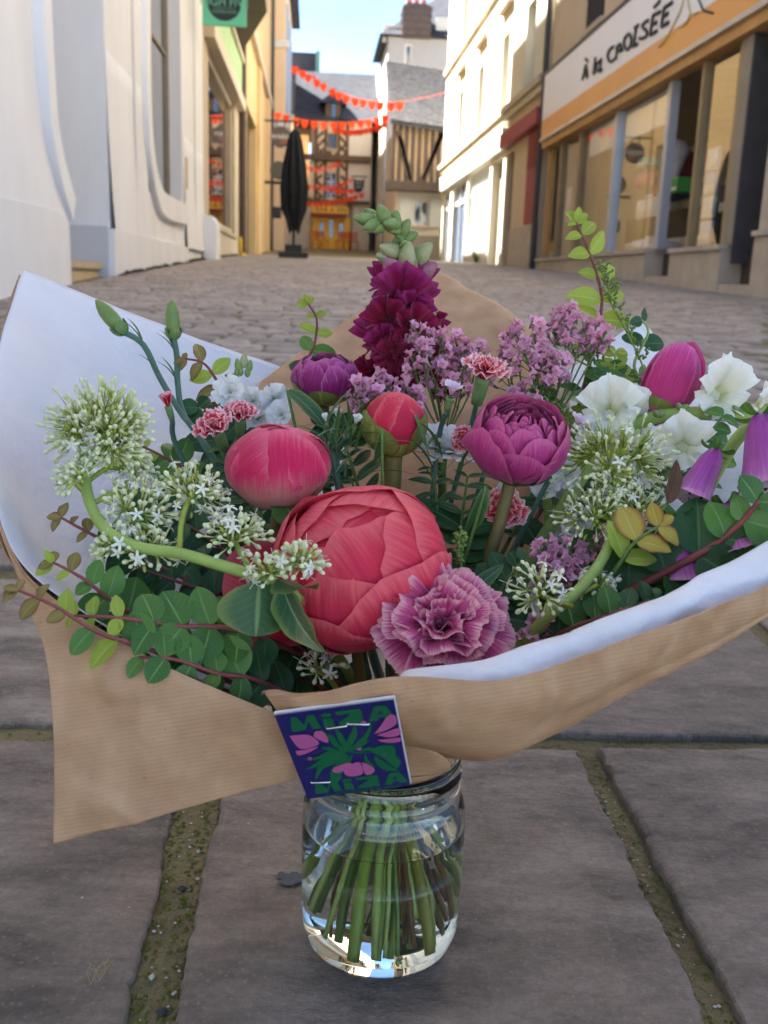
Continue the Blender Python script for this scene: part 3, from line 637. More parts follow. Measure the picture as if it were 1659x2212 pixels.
fbox(dm, 'dormer', m_timber, eh, da, db, .0, 2.5, zz(258), zz(222)); dr = MB(); dr.prism([(da-.3, YE-.35, zz(224)), (db+.3, YE-.35, zz(224)), ((da+db)/2, YE-.35, zz(200))], (0, 3, 0)); dr.build('dormer_roof', m_slateb, eh); fbox(dm, 'dormer_window', m_blue_pane, eh, da+.3, db-.25, -.03, -.002, zz(254), zz(226))
br = MB(); br.prism([(fx(737, 260, YE)[0], YE-.5, zz(261)), (fx(778, 260, YE)[0], YE-.5, zz(261)), (fx(755, 260, YE)[0], YE+1, zz(222)), (fx(737, 260, YE)[0], YE+1, zz(214))], (0, .6, 0)); br.build('bonnet_roof', m_slateb, eh)
m_ysh = mat('yellow_shopfront', srgb(252, 200, 78), .5, .06, 2)
sa, sb = fx(674, 500, YE)[0], fx(755, 500, YE)[0]; SW = [(fx(688, 500, YE)[0], fx(701, 500, YE)[0], zz(514), zz(481)), (fx(709, 500, YE)[0], fx(721, 500, YE)[0], zz(514), zz(474)), (fx(730, 500, YE)[0], fx(743, 500, YE)[0], zz(514), zz(481))]
yf = Fac('F', YE-.35)
fwall(yf, 'yellow_front', m_ysh, eh, sa, sb, 1.2, zz(470), .3, SW); fbox(yf, 'yellow_fascia', m_ysh, eh, sa, sb-.1, -.06, .3, zz(463), zz(447)); fbox(yf, 'awning', m_red, eh, sa-.1, sb-.2, -.5, .0, zz(469.5), zz(463.5))
for o in SW: window(yf, eh, *o, d=.1, fm=m_ysh, pm=m_pane, bars=(0, 0), fw=.05, sill=False)
me = text_mesh('BAR A VIN', .34); q = link('fascia_lettering', me, m_ink, eh); q.matrix_local = Matrix.Translation(yf.P((sa+sb)/2, -.07, zz(455))-eh.location) @ Matrix.Rotation(pi/2, 4, 'X')

# café chairs before the yellow shop
m_oranged = mat('orange_metal', srgb(206, 84, 40), .5, .1, 5)
def cafe_chair():
    t = empty('cafe_chair'); s_ = MB(); s_.box(-.2, .2, -.2, .2, .43, .46); s_.build('seat', m_oranged, t, local=True)
    for a in (-.18, .18):
        for b in (-.18, .18): MB().tube([(a, b, 0), (a*.95, b*.95, .43)], .018, 5).build('leg', m_oranged, t, local=True)
    bk = MB()
    for k in range(4): bk.box(-.19, .19, .19, .21, .56+k*.09, .61+k*.09)
    bk.build('backrest', m_oranged, t, local=True)
    for a in (-.185, .185): MB().tube([(a, .2, .44), (a, .24, .92)], .016, 5).build('back_post', m_oranged, t, local=True)
    return t
def copy_tree(o, parent=None):
    c = o.copy(); COL.objects.link(c); c.parent = parent
    for ch in o.children: copy_tree(ch, c)
    return c
ch0 = cafe_chair()
names = ('leftmost', 'second', 'third', 'fourth', 'rightmost')
for i, (dxp, rz) in enumerate(((682, .3), (697, 2.6), (735, -.4), (748, 2.9), (765, .2))):
    c = ch0 if i == 0 else copy_tree(ch0); p = at(dxp, 530, YE-1.3); c.location = (p.x, p.y, gz(p.y)); c.rotation_euler.z = rz
    tag(c, names[i]+' of five orange metal chairs before the yellow shop', 'chair', 'café chairs at the yellow shop')

# ---------------------------------------------------------------- far right: half-timbered house and the tall house behind it
YH = 39.5; H = Fac('F', YH)
hx = lambda dx, dy=450: fx(dx, dy, YH)[0]; hz = lambda dy: fx(900, dy, YH)[1]
ht = empty('half_timbered_house', (hx(848), YH, gz(YH)), 'half timbered house with sagging slate roof and white shuttered window', 'building')
m_plaster = mat('pale_plaster', srgb(206, 194, 178), .9, .05, 2, .1, 30); m_infill2 = mat('ochre_infill', srgb(214, 184, 146), .9, .06, 2); m_dtimber = mat('grey_timber', srgb(88, 76, 70), .85, .2, 6)
xl, xr = hx(848), hx(985)
HW = (hx(893), hx(926), hz(487), hz(432))
fwall(H, 'ground_wall', m_plaster, ht, xl+.1, xr, 1.0, hz(413), .3, [HW]); window(H, ht, *HW, d=.08, pm=m_blue_pane, bars=(1, 0))
for a0, a1 in ((hx(864), hx(891)), (hx(928), hx(953))): fbox(H, 'shutter', m_frame, ht, a0, a1, -.06, -.002, hz(490), hz(430))
fbox(H, 'grey_base', m_greybrown, ht, xl+.08, xr, -.03, -.001, 1.0, hz(508))
J = Fac('F', YH-.5)
fwall(J, 'jettied_wall', m_infill2, ht, xl-.1, xr, hz(396), hz(262), .3)
fbox(J, 'bressummer', m_dtimber, ht, xl-.3, xr, -.12, .5, hz(415), hz(396)+.0)
n = 11
for k in range(n):
    a = xl-.08+(xr-xl)*k/(n-1); fbox(J, 'stud', m_dtimber, ht, a-.075, a+.075, -.06, -.001, hz(395), hz(264))
for (a0, d0, a1, d1) in ((852, 290, 880, 393), (856, 300, 884, 393), (945, 290, 905, 393), (950, 275, 910, 390)):
    A, B = J.P(hx(a0), -.085, hz(d0)), J.P(hx(a1), -.085, hz(d1)); n_ = (B-A).cross(Vector((0, 1, 0))).normalized()*.08
    MB().prism([A-n_, B-n_, B+n_, A+n_], (0, .022, 0)).build('brace', m_dtimber, ht)
fbox(H, 'body', m_plaster, ht, xl+.1, xr, .31, 6, .9, hz(262)); lw = Fac('L', xl-.1-.0)
rfm = MB(); e0, e1 = hz(270), hz(118)
rows = []
for i in range(9):
    t = i/8
    rows.append([Vector((xl-.25+(xr-xl+.5)*s_/8, YH-.95+t*4.4, e0+(e1-e0)*t*1.18 - .25*(s_/8)*(1.1) - .12*sin(pi*t)*(1-.3*s_/8))) for s_ in range(9)])
rfm.grid(rows); rows2 = [[p+Vector((0, 0, -.14)) for p in r] for r in rows]; rfm.grid(rows2); 
for j in (0, -1): rfm.grid([[r[j] for r in rows], [r[j] for r in rows2]])
rfm.grid([rows[0], rows2[0]]); rfm.build('roof', m_slate, ht)
rs = random.Random(4)
tl = MB()
for i in range(26):
    t = (i+.5)/26
    for j in range(30):
        s_ = (j+(.5 if i % 2 else 0))/30
        if s_ > .97: continue
        x = xl-.2+(xr-xl+.4)*s_; yy = YH-.97+t*4.4; z = e0+(e1-e0)*t*1.18-.25*s_*1.1-.12*sin(pi*t)*(1-.3*s_)+.03
        w_ = (xr-xl+.4)/30*.46; hh = 4.4/26*.55; dz = (e1-e0)*1.18/26*.55
        tl.quad((x-w_, yy-hh, z-dz+rs.uniform(0, .02)), (x+w_, yy-hh, z-dz+rs.uniform(0, .02)), (x+w_, yy+hh, z+dz-.02), (x-w_, yy+hh, z+dz-.02))
tag(tl.build('slate_tiles', mat('slate_tile', srgb(76, 75, 76), .95, .2, 4, .2, 20, spec=.05, rnd=.22, island=True), ht), kind='stuff')

YB = 47; TB = Fac('F', YB)
th = empty('tall_grey_house', (fx(832, 300, YB)[0], YB, gz(YB)), 'tall grey house with a big brick chimney above the half timbered house', 'building')
bx0, bx1 = fx(832, 300, YB)[0], fx(1010, 300, YB)[0]; bz = lambda dy: fx(900, dy, YB)[1]
m_greyr = mat('grey_render', srgb(158, 158, 162), .9, .04, 1)
TW = (fx(874, 120, YB)[0]-.0, fx(890, 120, YB)[0], bz(150), bz(96))
fwall(TB, 'front_wall', m_greyr, th, bx0, bx1, .9, bz(82), .3, [TW]); window(TB, th, *TW, d=.08, pm=m_blue_pane, bars=(0, 0))
SWL = Fac('R', bx0+.001); fwall(SWL, 'street_wall', m_cream, th, YB+.3, YB+16, .9, bz(82), .3, [(YB+2+k*3.4, YB+3.2+k*3.4, z0, z0+2.0) for k in range(4) for z0 in (4.4, 7.6)])
fbox(TB, 'body', m_greyr, th, bx0+.45, bx1, .31, 16, .8, bz(82))
rt = MB(); rz0 = bz(80); rz1 = bz(4); rt.prism([(bx0-.4, YB-.3, rz0), (bx1, YB-.3, rz0), (bx1, YB+5, rz1+2), (bx0+3.4, YB+5, rz1+2)], (0, 6, 0)); rt.build('roof', m_slate, th)
c0, c1 = fx(869, 50, YB)[0], fx(930, 50, YB)[0]; m_brick = mat('dark_brick', srgb(92, 78, 74), .85, .2, 5, .3, 20)
cho = MB(); cho.box(c0, c1, YB-.25, YB+1.1, bz(84), bz(14)); cho.box(c0+.15, c1-.15, YB-.1, YB+1, bz(14), bz(8)); cho = cho.build('chimney', m_brick, th)
for k in range(3): MB().tube([(c0+.3+k*(c1-c0-.6)/2, YB+.4, bz(9)), (c0+.3+k*(c1-c0-.6)/2, YB+.4, bz(-6))], .13, 8).build('chimney_pot', mat('terracotta', srgb(176, 112, 84), .8, .1, 4), cho)
for z in (68, 52, 38, 24): bl = MB(); bl.box(c0-.04, c1+.04, YB-.29, YB+1.14, bz(z), bz(z)+.09); bl.build('brick_band', m_charcoal, cho)
for dxs in (848, 962): sk = MB(); p = at(dxs, 60 if dxs > 900 else 76, YB+.6); sk.box(p.x-.45, p.x+.45, p.y-.3, p.y-.2, p.z-.35, p.z+.35); sk.build('skylight', m_frame, th)

# ---------------------------------------------------------------- closed parasol
px = at(634, 548, 24).x; py = 24
m_black = mat('black_canvas', (.012, .013, .015), .75, .3, 6, .3, 30)
pa = empty('closed_parasol', (px, py, gz(py)), 'tall black parasol folded shut on a heavy base', 'parasol')
b_ = MB(); b_.box(-.34, .34, -.3, .3, .0, .12); b_.box(-.2, .2, -.2, .2, .141, .3); b_.build('base', m_iron, pa, local=True)
MB().tube([(0, 0, .2), (0, 0, 3.0)], .04, 8).build('pole', m_charcoal, pa, local=True)
rows = []; zs = (.62, .85, 1.1, 1.6, 2.1, 2.6, 2.78, 2.86); rr = (.11, .16, .25, .28, .23, .15, .10, .03)
for z, r in zip(zs, rr): rows.append([Vector((r*(1+.24*cos(8*a+z))*cos(a), r*(1+.24*cos(8*a+z))*sin(a), z+(.1*sin(3*a) if z < .9 else 0))) for a in [2*pi*k/48 for k in range(48)]])
MB().grid(rows, 0, True).build('canopy', m_black, pa, smooth=True, local=True)

# ---------------------------------------------------------------- hanging signs
def post_text(par, s_, size, mt, loc, rotz=0):
    q = link('lettering', text_mesh(s_, size, 0), mt, par); q.matrix_local = Matrix.Translation(loc) @ Matrix.Rotation(pi/2, 4, 'X'); return q
p = at(437, 53, 17); p2 = at(532, 53, 17)
gsn = empty('green_hanging_sign', ((p.x+p2.x)/2, 17, p.z), 'square green sign with a black disc jutting from the left shopfront', 'sign')
w_ = (p2.x-p.x)/2; s_ = MB(); s_.box(-w_, w_, 0, .06, 0, 2*w_*1.15); s_.build('board', mat('mint_green', srgb(98, 188, 150), .4, .04, 2), gsn, local=True)
c = MB(); c.prism([(w_*.78*cos(a), -.004, w_*.98+w_*.78*sin(a)) for a in [2*pi*k/40 for k in range(40)]], (0, .003, 0)); c.build('disc', mat('sign_black', srgb(30, 34, 38), .5, .1, 3), gsn, local=True)
m_mint = mat('mint_letter', srgb(96, 170, 142), .5, .05, 3)
post_text(gsn, 'HIGH FIVE', .17, m_mint, (0, -.0075, w_*.98)); post_text(gsn, 'COFFEE SHOP', .06, m_mint, (0, -.0075, w_*.58))
c = MB(); c.box(-w_*.5, w_*.5, -.0075, -.0055, w_*.74, w_*.755); c.build('rule', m_mint, gsn, local=True)
br = MB().tube([(-w_-.1, .03, 2*w_*1.15+.02), (w_, .03, 2*w_*1.15+.02)], .015, 6); br.build('bracket', m_iron, gsn, local=True)
p = at(606, 296, 34); r_ = size_at(22, p)
rsn = empty('round_hanging_sign', (p.x, p.y, p.z-r_), 'round brown sign hanging from a bracket above the parasol', 'sign')
c = MB(); c.prism([(r_*cos(a), 0, r_+r_*sin(a)) for a in [2*pi*k/36 for k in range(36)]], (0, .06, 0)); c.build('disc', mat('sign_brown', srgb(88, 74, 74), .5, .06, 3), rsn, local=True)
post_text(rsn, 'WARM', r_*.66, m_frame, (0, -.006, r_*1.0)); post_text(rsn, 'cafe', r_*.4, m_oranged, (r_*.3, -.006, r_*.58))
br = MB().tube([(-r_*1.6, .03, 2*r_+.16), (r_*2.0, .03, 2*r_+.16)], .03, 6); br.tube([(-r_*.4, .03, 2*r_+.16), (-r_*.4, .03, 1.9*r_)], .02, 5); br.tube([(r_*.4, .03, 2*r_+.16), (r_*.4, .03, 1.9*r_)], .02, 5); br.build('bracket', m_iron, rsn, local=True)
p = at(602, 368, 36); r_ = size_at(19, p)
rs2 = empty('grey_round_sign', (p.x, p.y, p.z-r_), 'plain grey disc sign behind the parasol on the left wall', 'sign')
c = MB(); c.prism([(r_*cos(a), 0, r_+r_*sin(a)) for a in [2*pi*k/36 for k in range(36)]], (0, .08, 0)); c.build('disc', m_charcoal, rs2, local=True); MB().tube([(-r_*1.6, .04, -.1), (r_*1.2, .04, -.1)], .05, 6).build('bracket', m_iron, rs2, local=True)
p = at(598, 459, 36); mbx = MB(); w_ = size_at(9, p); mbx.box(p.x-w_, p.x+w_, p.y, p.y+.2, p.z-w_*1.3, p.z+w_*1.3); mbx.box(p.x-w_*.8, p.x+w_*.8, p.y-.03, p.y-.002, p.z-w_*.9, p.z-w_*.2); tag(mbx.build('letter_box', m_iron), 'small black letter box on the wall beside the parasol', 'letter box')
p = at(775, 400, 48); u_ = size_at(12, p)
cs = empty('shield_sign', (p.x, p.y, p.z), 'dark shield sign with two pointed tips hanging at the street end', 'sign')
c = MB(); c.prism([(x*u_, 0, z*u_) for x, z in ((-1, 1.1), (-.9, 1.25), (-.55, .85), (.55, .85), (.9, 1.25), (1, 1.1), (.95, -.3), (.6, -1), (0, -1.3), (-.6, -1), (-.95, -.3))], (0, .06, 0)); c.build('board', m_iron, cs, local=True)
post_text(cs, 'CAT', u_*.6, m_frame, (0, -.006, u_*.35)); post_text(cs, 'CITY', u_*.55, m_frame, (0, -.006, -u_*.4)); MB().tube([(-u_*1.5, .03, u_*1.5), (u_*1.5, .03, u_*1.5)], .03, 5).build('bracket', m_iron, cs, local=True)

# ---------------------------------------------------------------- bunting
m_flag = mat('bunting_orange', srgb(255, 92, 40), .6, .06, 4, trans=.35); m_flagp = mat('bunting_pink', srgb(238, 120, 140), .6, .06, 4, trans=.35); m_cord = mat('bunting_cord', srgb(226, 90, 60), .7, .1, 5)
def bunting(label, pts, YA, YBb, flagpx, gap, first, last, sd, pink=False):
    P = []
    for i, (a, b) in enumerate(pts): P.append(at(a, b, YA+(YBb-YA)*i/(len(pts)-1)))
    path = smooth_path(P, 8); root = empty('bunting_string', P[0], label, 'bunting', 'bunting strung across the street')
    MB().tube(path, .012, 4).build('cord', m_cord, root)
    r = random.Random(sd); Ltot = [0]
    for i in range(1, len(path)): Ltot.append(Ltot[-1]+(path[i]-path[i-1]).length)
    w = size_at(flagpx, P[len(P)//2]); meshes = []
    for v in range(4):
        f = MB(); tw = r.uniform(-.35, .35)
        out = [(-.5, 0), (.5, 0), (.52, -.35), (.36, -.8), (0, -1.15), (-.36, -.8), (-.52, -.35)]
        f.prism([(x*w*cos(tw*-z), x*w*sin(tw*-z)+.04*w*sin(4*z+v), z*w) for x, z in out], (0, .008, 0)); meshes.append(f.mesh('flag', m_flag)); 
    fp = MB(); fp.prism([(-.2*w, 0, 0), (.2*w, 0, 0), (.18*w, 0, -.9*w), (-.18*w, 0, -.9*w)], (0, .008, 0)); mp_ = fp.mesh('pennant', m_flagp)
    s_ = Ltot[-1]*first; k = 0
    while s_ < Ltot[-1]*last:
        i = max(j for j in range(len(Ltot)) if Ltot[j] <= s_); q = path[i]
        if pink and k % 4 == 2: link('pennant', mp_, None, root, Matrix.Translation(q-P[0]+Vector((gap*w*.5, 0, -.01))) @ Matrix.Rotation(r.uniform(-.4, .4), 4, 'Z'))
        link('flag', meshes[r.randrange(4)], None, root, Matrix.Translation(q-P[0]+Vector((0, -.012, -.012))) @ Matrix.Rotation(r.uniform(-.5, .5), 4, 'Z') @ Matrix.Rotation(r.uniform(-.15, .15), 4, 'Y'))
        s_ += gap*w; k += 1
bunting('highest string of orange bunting sagging across the street', [(637, 143), (663, 158), (690, 175), (720, 193), (745, 204), (770, 212), (800, 218), (830, 221), (860, 221), (898, 214), (930, 208), (964, 199)], 42, 37, 16, 1.6, .0, .8, 1, True)
bunting('second string of orange bunting, level with the parasol tip', [(600, 243), (624, 250), (645, 256), (667, 260), (690, 263), (710, 264), (732, 264), (754, 263), (776, 260), (797, 258), (820, 252), (845, 244), (870, 236)], 38, 40, 15, 1.45, .0, .96, 2)
bunting('short string of orange bunting under the second one', [(724, 276), (740, 280), (752, 281), (765, 281), (778, 280), (790, 278), (808, 274), (824, 268), (838, 260)], 44, 41, 11, 1.4, .0, .98, 3)
bunting('dull red bunting across the timbered corner house', [(652, 356), (668, 361), (685, 363), (705, 360), (722, 354), (742, 346)], 49, 49.5, 8, 1.35, .0, 1, 4)
bunting('bright bunting across the lattice front window', [(658, 399), (680, 401), (700, 402), (720, 400), (740, 394), (762, 383)], 48.5, 49.5, 9, 1.4, .0, 1, 5)
bunting('bunting just under the lattice front window', [(715, 407), (730, 409), (748, 409), (765, 407), (780, 402)], 48, 48.5, 10, 1.2, .0, 1, 6)
bunting('lowest string of orange bunting above the yellow shop', [(660, 435), (680, 436), (700, 435), (722, 432), (745, 428), (762, 423), (790, 414)], 48, 49.5, 10.5, 1.25, .0, 1, 7)

# ---------------------------------------------------------------- a passer-by at the far corner
def person(loc, h, facing):
    verts = [(0,0,.52),(0,0,.62),(0,.0,.74),(0,0,.82),(0,.01,.86),(0,.01,.93),(0,.01,.985), (.055,0,.5),(.06,.03,.27),(.055,.0,.05),(.055,-.06,.015), (-.055,0,.5),(-.06,-.03,.27),(-.055,.04,.05),(-.055,-.02,.015),
             (.1,0,.80),(.125,.02,.62),(.13,-.04,.46),(-.1,0,.80),(-.125,.02,.62),(-.13,-.02,.46)]
    edges = [(0,1),(1,2),(2,3),(3,4),(4,5),(5,6),(0,7),(7,8),(8,9),(9,10),(0,11),(11,12),(12,13),(13,14),(3,15),(15,16),(16,17),(3,18),(18,19),(19,20)]
    rad = [.075,.07,.085,.06,.03,.055,.03,.06,.042,.028,.025,.06,.042,.028,.025,.036,.028,.02,.036,.028,.02]
    me = bpy.data.meshes.new('person'); me.from_pydata([Vector(v)*h for v in verts], edges, []); o = bpy.data.objects.new('person', me); COL.objects.link(o)
    sk = o.modifiers.new('skin', 'SKIN'); 
    for i, r in enumerate(rad): me.skin_vertices[0].data[i].radius = (r*h, r*h*.8)
    me.skin_vertices[0].data[0].use_root = True
    o.modifiers.new('sub', 'SUBSURF').levels = 1
    dg = bpy.context.evaluated_depsgraph_get(); m2 = bpy.data.meshes.new_from_object(o.evaluated_get(dg)); o.modifiers.clear(); o.data = m2
    for mt in (mat('pale_shirt', srgb(214, 210, 220), .8, .05, 9), mat('dark_trousers', srgb(38, 44, 60), .8, .1, 9), mat('skin', srgb(206, 160, 136), .6, .05, 9), mat('dark_hair', srgb(52, 40, 34), .7, .1, 9)): m2.materials.append(mt)
    for p in m2.polygons:
        z = p.center.z/h; p.material_index = 1 if z < .53 else (2 if (z > .84 and z < .93) or (z < .52 and abs(p.center.x/h) > .11) else 3 if z >= .93 else 0); p.use_smooth = True
    o.location = loc; o.rotation_euler.z = facing; return o
p = at(804, 533, 46); po = person((p.x, p.y, gz(p.y)), 1.7, .4); tag(po, 'person in pale shirt and dark trousers walking at the far corner', 'person')
# ================================================================ BOUQUET: shared builders
def root_m(o): return Matrix.LocRotScale(o.location, o.rotation_euler, None)
def inv_of(o):
    m = Matrix.Identity(4); q = o
    while q is not None: m = Matrix.LocRotScale(q.location, q.rotation_euler, q.scale) @ m; q = q.parent
    return m.inverted()
def wbuild(mb, name, mats, par, smooth=True):
    """mesh given in world coordinates under a turned parent"""
    iv = inv_of(par); mb.v = [iv @ v for v in mb.v]; return mb.build(name, mats, par, smooth, local=True)
def grid_mesh(name, rows, mt, smooth=True):
    mb = MB().grid(rows); me = mb.mesh(name, mt, smooth); K = len(rows[0]); Rn = len(rows)
    uv = me.uv_layers.new(name='UVMap'); data = []
    for p in me.polygons:
        for vi in p.vertices: i, j = divmod(vi, K); data += [j/(K-1), i/(Rn-1)]
    uv.data.foreach_set('uv', data); return me
def aim(o, d, spin=0):
    q = Vector(d).normalized().to_track_quat('Z', 'Y') @ Quaternion((0, 0, 1), spin); o.rotation_euler = q.to_euler()
def qm(loc, d, spin=0, sc=1.0):
    return Matrix.Translation(loc) @ (Vector(d).normalized().to_track_quat('Z', 'Y') @ Quaternion((0, 0, 1), spin)).to_matrix().to_4x4() @ Matrix.Scale(sc, 4)

def petal_mat(name, base, mid, tip, edge, ea=.5, rough=.5, trans=.28, streak=.22, white_base=None, spec=.25, edgew=.75, midp=.45):
    m = bpy.data.materials.new(name); m.use_nodes = True; N, L = m.node_tree.nodes, m.node_tree.links; b = N['Principled BSDF']
    b.inputs['Roughness'].default_value = rough; b.inputs['Specular IOR Level'].default_value = spec
    try: b.inputs['Sheen Weight'].default_value = .15
    except Exception: pass
    uv = N.new('ShaderNodeUVMap'); sp = N.new('ShaderNodeSeparateXYZ'); L.new(uv.outputs[0], sp.inputs[0])
    r = N.new('ShaderNodeValToRGB'); r.color_ramp.interpolation = 'EASE'; e = r.color_ramp.elements; e[0].color = (*base, 1); e[1].color = (*tip, 1); e.new(midp).color = (*mid, 1)
    if white_base: e.new(.2).color = (*white_base, 1); e[0].color = (*white_base, 1)
    mp_ = N.new('ShaderNodeMapping'); mp_.inputs['Scale'].default_value = (46, 2.2, 1); L.new(uv.outputs[0], mp_.inputs[0])
    oi = N.new('ShaderNodeObjectInfo'); ofs = N.new('ShaderNodeCombineXYZ'); mul = N.new('ShaderNodeMath'); mul.operation = 'MULTIPLY'; mul.inputs[1].default_value = 37; L.new(oi.outputs['Random'], mul.inputs[0]); L.new(mul.outputs[0], ofs.inputs[2]); 
    va = N.new('ShaderNodeVectorMath'); L.new(mp_.outputs[0], va.inputs[0]); L.new(ofs.outputs[0], va.inputs[1])
    nz_ = N.new('ShaderNodeTexNoise'); nz_.inputs['Scale'].default_value = 1; nz_.inputs['Detail'].default_value = 5; nz_.inputs['Roughness'].default_value = .6; L.new(va.outputs[0], nz_.inputs['Vector'])
    # ramp position jittered by the streaks so that the colour change feathers
    ja = N.new('ShaderNodeMath'); ja.operation = 'MULTIPLY_ADD'; ja.inputs[1].default_value = .45; L.new(nz_.outputs['Fac'], ja.inputs[0])
    jb = N.new('ShaderNodeMath'); jb.operation = 'SUBTRACT'; jb.inputs[1].default_value = .225; L.new(sp.outputs['Y'], ja.inputs[2]); L.new(ja.outputs[0], jb.inputs[0]); L.new(jb.outputs[0], r.inputs['Fac'])
    # edge
    s1 = N.new('ShaderNodeMath'); s1.operation = 'MULTIPLY_ADD'; s1.inputs[1].default_value = 2; s1.inputs[2].default_value = -1; L.new(sp.outputs['X'], s1.inputs[0])
    s2 = N.new('ShaderNodeMath'); s2.operation = 'ABSOLUTE'; L.new(s1.outputs[0], s2.inputs[0])
    mxx = N.new('ShaderNodeMath'); mxx.operation = 'MAXIMUM'; L.new(s2.outputs[0], mxx.inputs[0]); L.new(jb.outputs[0], mxx.inputs[1])
    er = N.new('ShaderNodeMapRange'); er.interpolation_type = 'SMOOTHSTEP'; er.inputs[1].default_value = edgew; er.inputs[2].default_value = 1.0; er.inputs[4].default_value = ea; L.new(mxx.outputs[0], er.inputs[0])
    m1 = N.new('ShaderNodeMix'); m1.data_type = 'RGBA'; L.new(er.outputs[0], m1.inputs[0]); L.new(r.outputs[0], m1.inputs[6]); m1.inputs[7].default_value = (*edge, 1)
    hv = N.new('ShaderNodeHueSaturation'); vr = N.new('ShaderNodeMapRange'); vr.inputs[1].default_value = .3; vr.inputs[2].default_value = .7; vr.inputs[3].default_value = 1-streak; vr.inputs[4].default_value = 1+streak
    L.new(nz_.outputs['Fac'], vr.inputs[0]); L.new(vr.outputs[0], hv.inputs['Value']); L.new(m1.outputs[2], hv.inputs['Color']); L.new(hv.outputs[0], b.inputs['Base Color'])
    bp = N.new('ShaderNodeBump'); wr = N.new('ShaderNodeTexNoise'); wr.inputs['Scale'].default_value = 7; wr.inputs['Detail'].default_value = 5; wr.inputs['Distortion'].default_value = .6; va2 = N.new('ShaderNodeVectorMath'); L.new(uv.outputs[0], va2.inputs[0]); L.new(ofs.outputs[0], va2.inputs[1]); L.new(va2.outputs[0], wr.inputs['Vector']); sm_ = N.new('ShaderNodeMath'); sm_.operation = 'MULTIPLY_ADD'; sm_.inputs[1].default_value = .25; L.new(nz_.outputs['Fac'], sm_.inputs[0]); L.new(wr.outputs['Fac'], sm_.inputs[2]); bp.inputs['Strength'].default_value = .5; bp.inputs['Distance'].default_value = .0016; L.new(sm_.outputs[0], bp.inputs['Height']); L.new(bp.outputs[0], b.inputs['Normal'])
    t = N.new('ShaderNodeBsdfTranslucent'); L.new(hv.outputs[0], t.inputs['Color']); ms = N.new('ShaderNodeMixShader'); ms.inputs[0].default_value = trans
    L.new(b.outputs[0], ms.inputs[1]); L.new(t.outputs[0], ms.inputs[2]); L.new(ms.outputs[0], N['Material Output'].inputs['Surface']); MATS[name] = m; return m

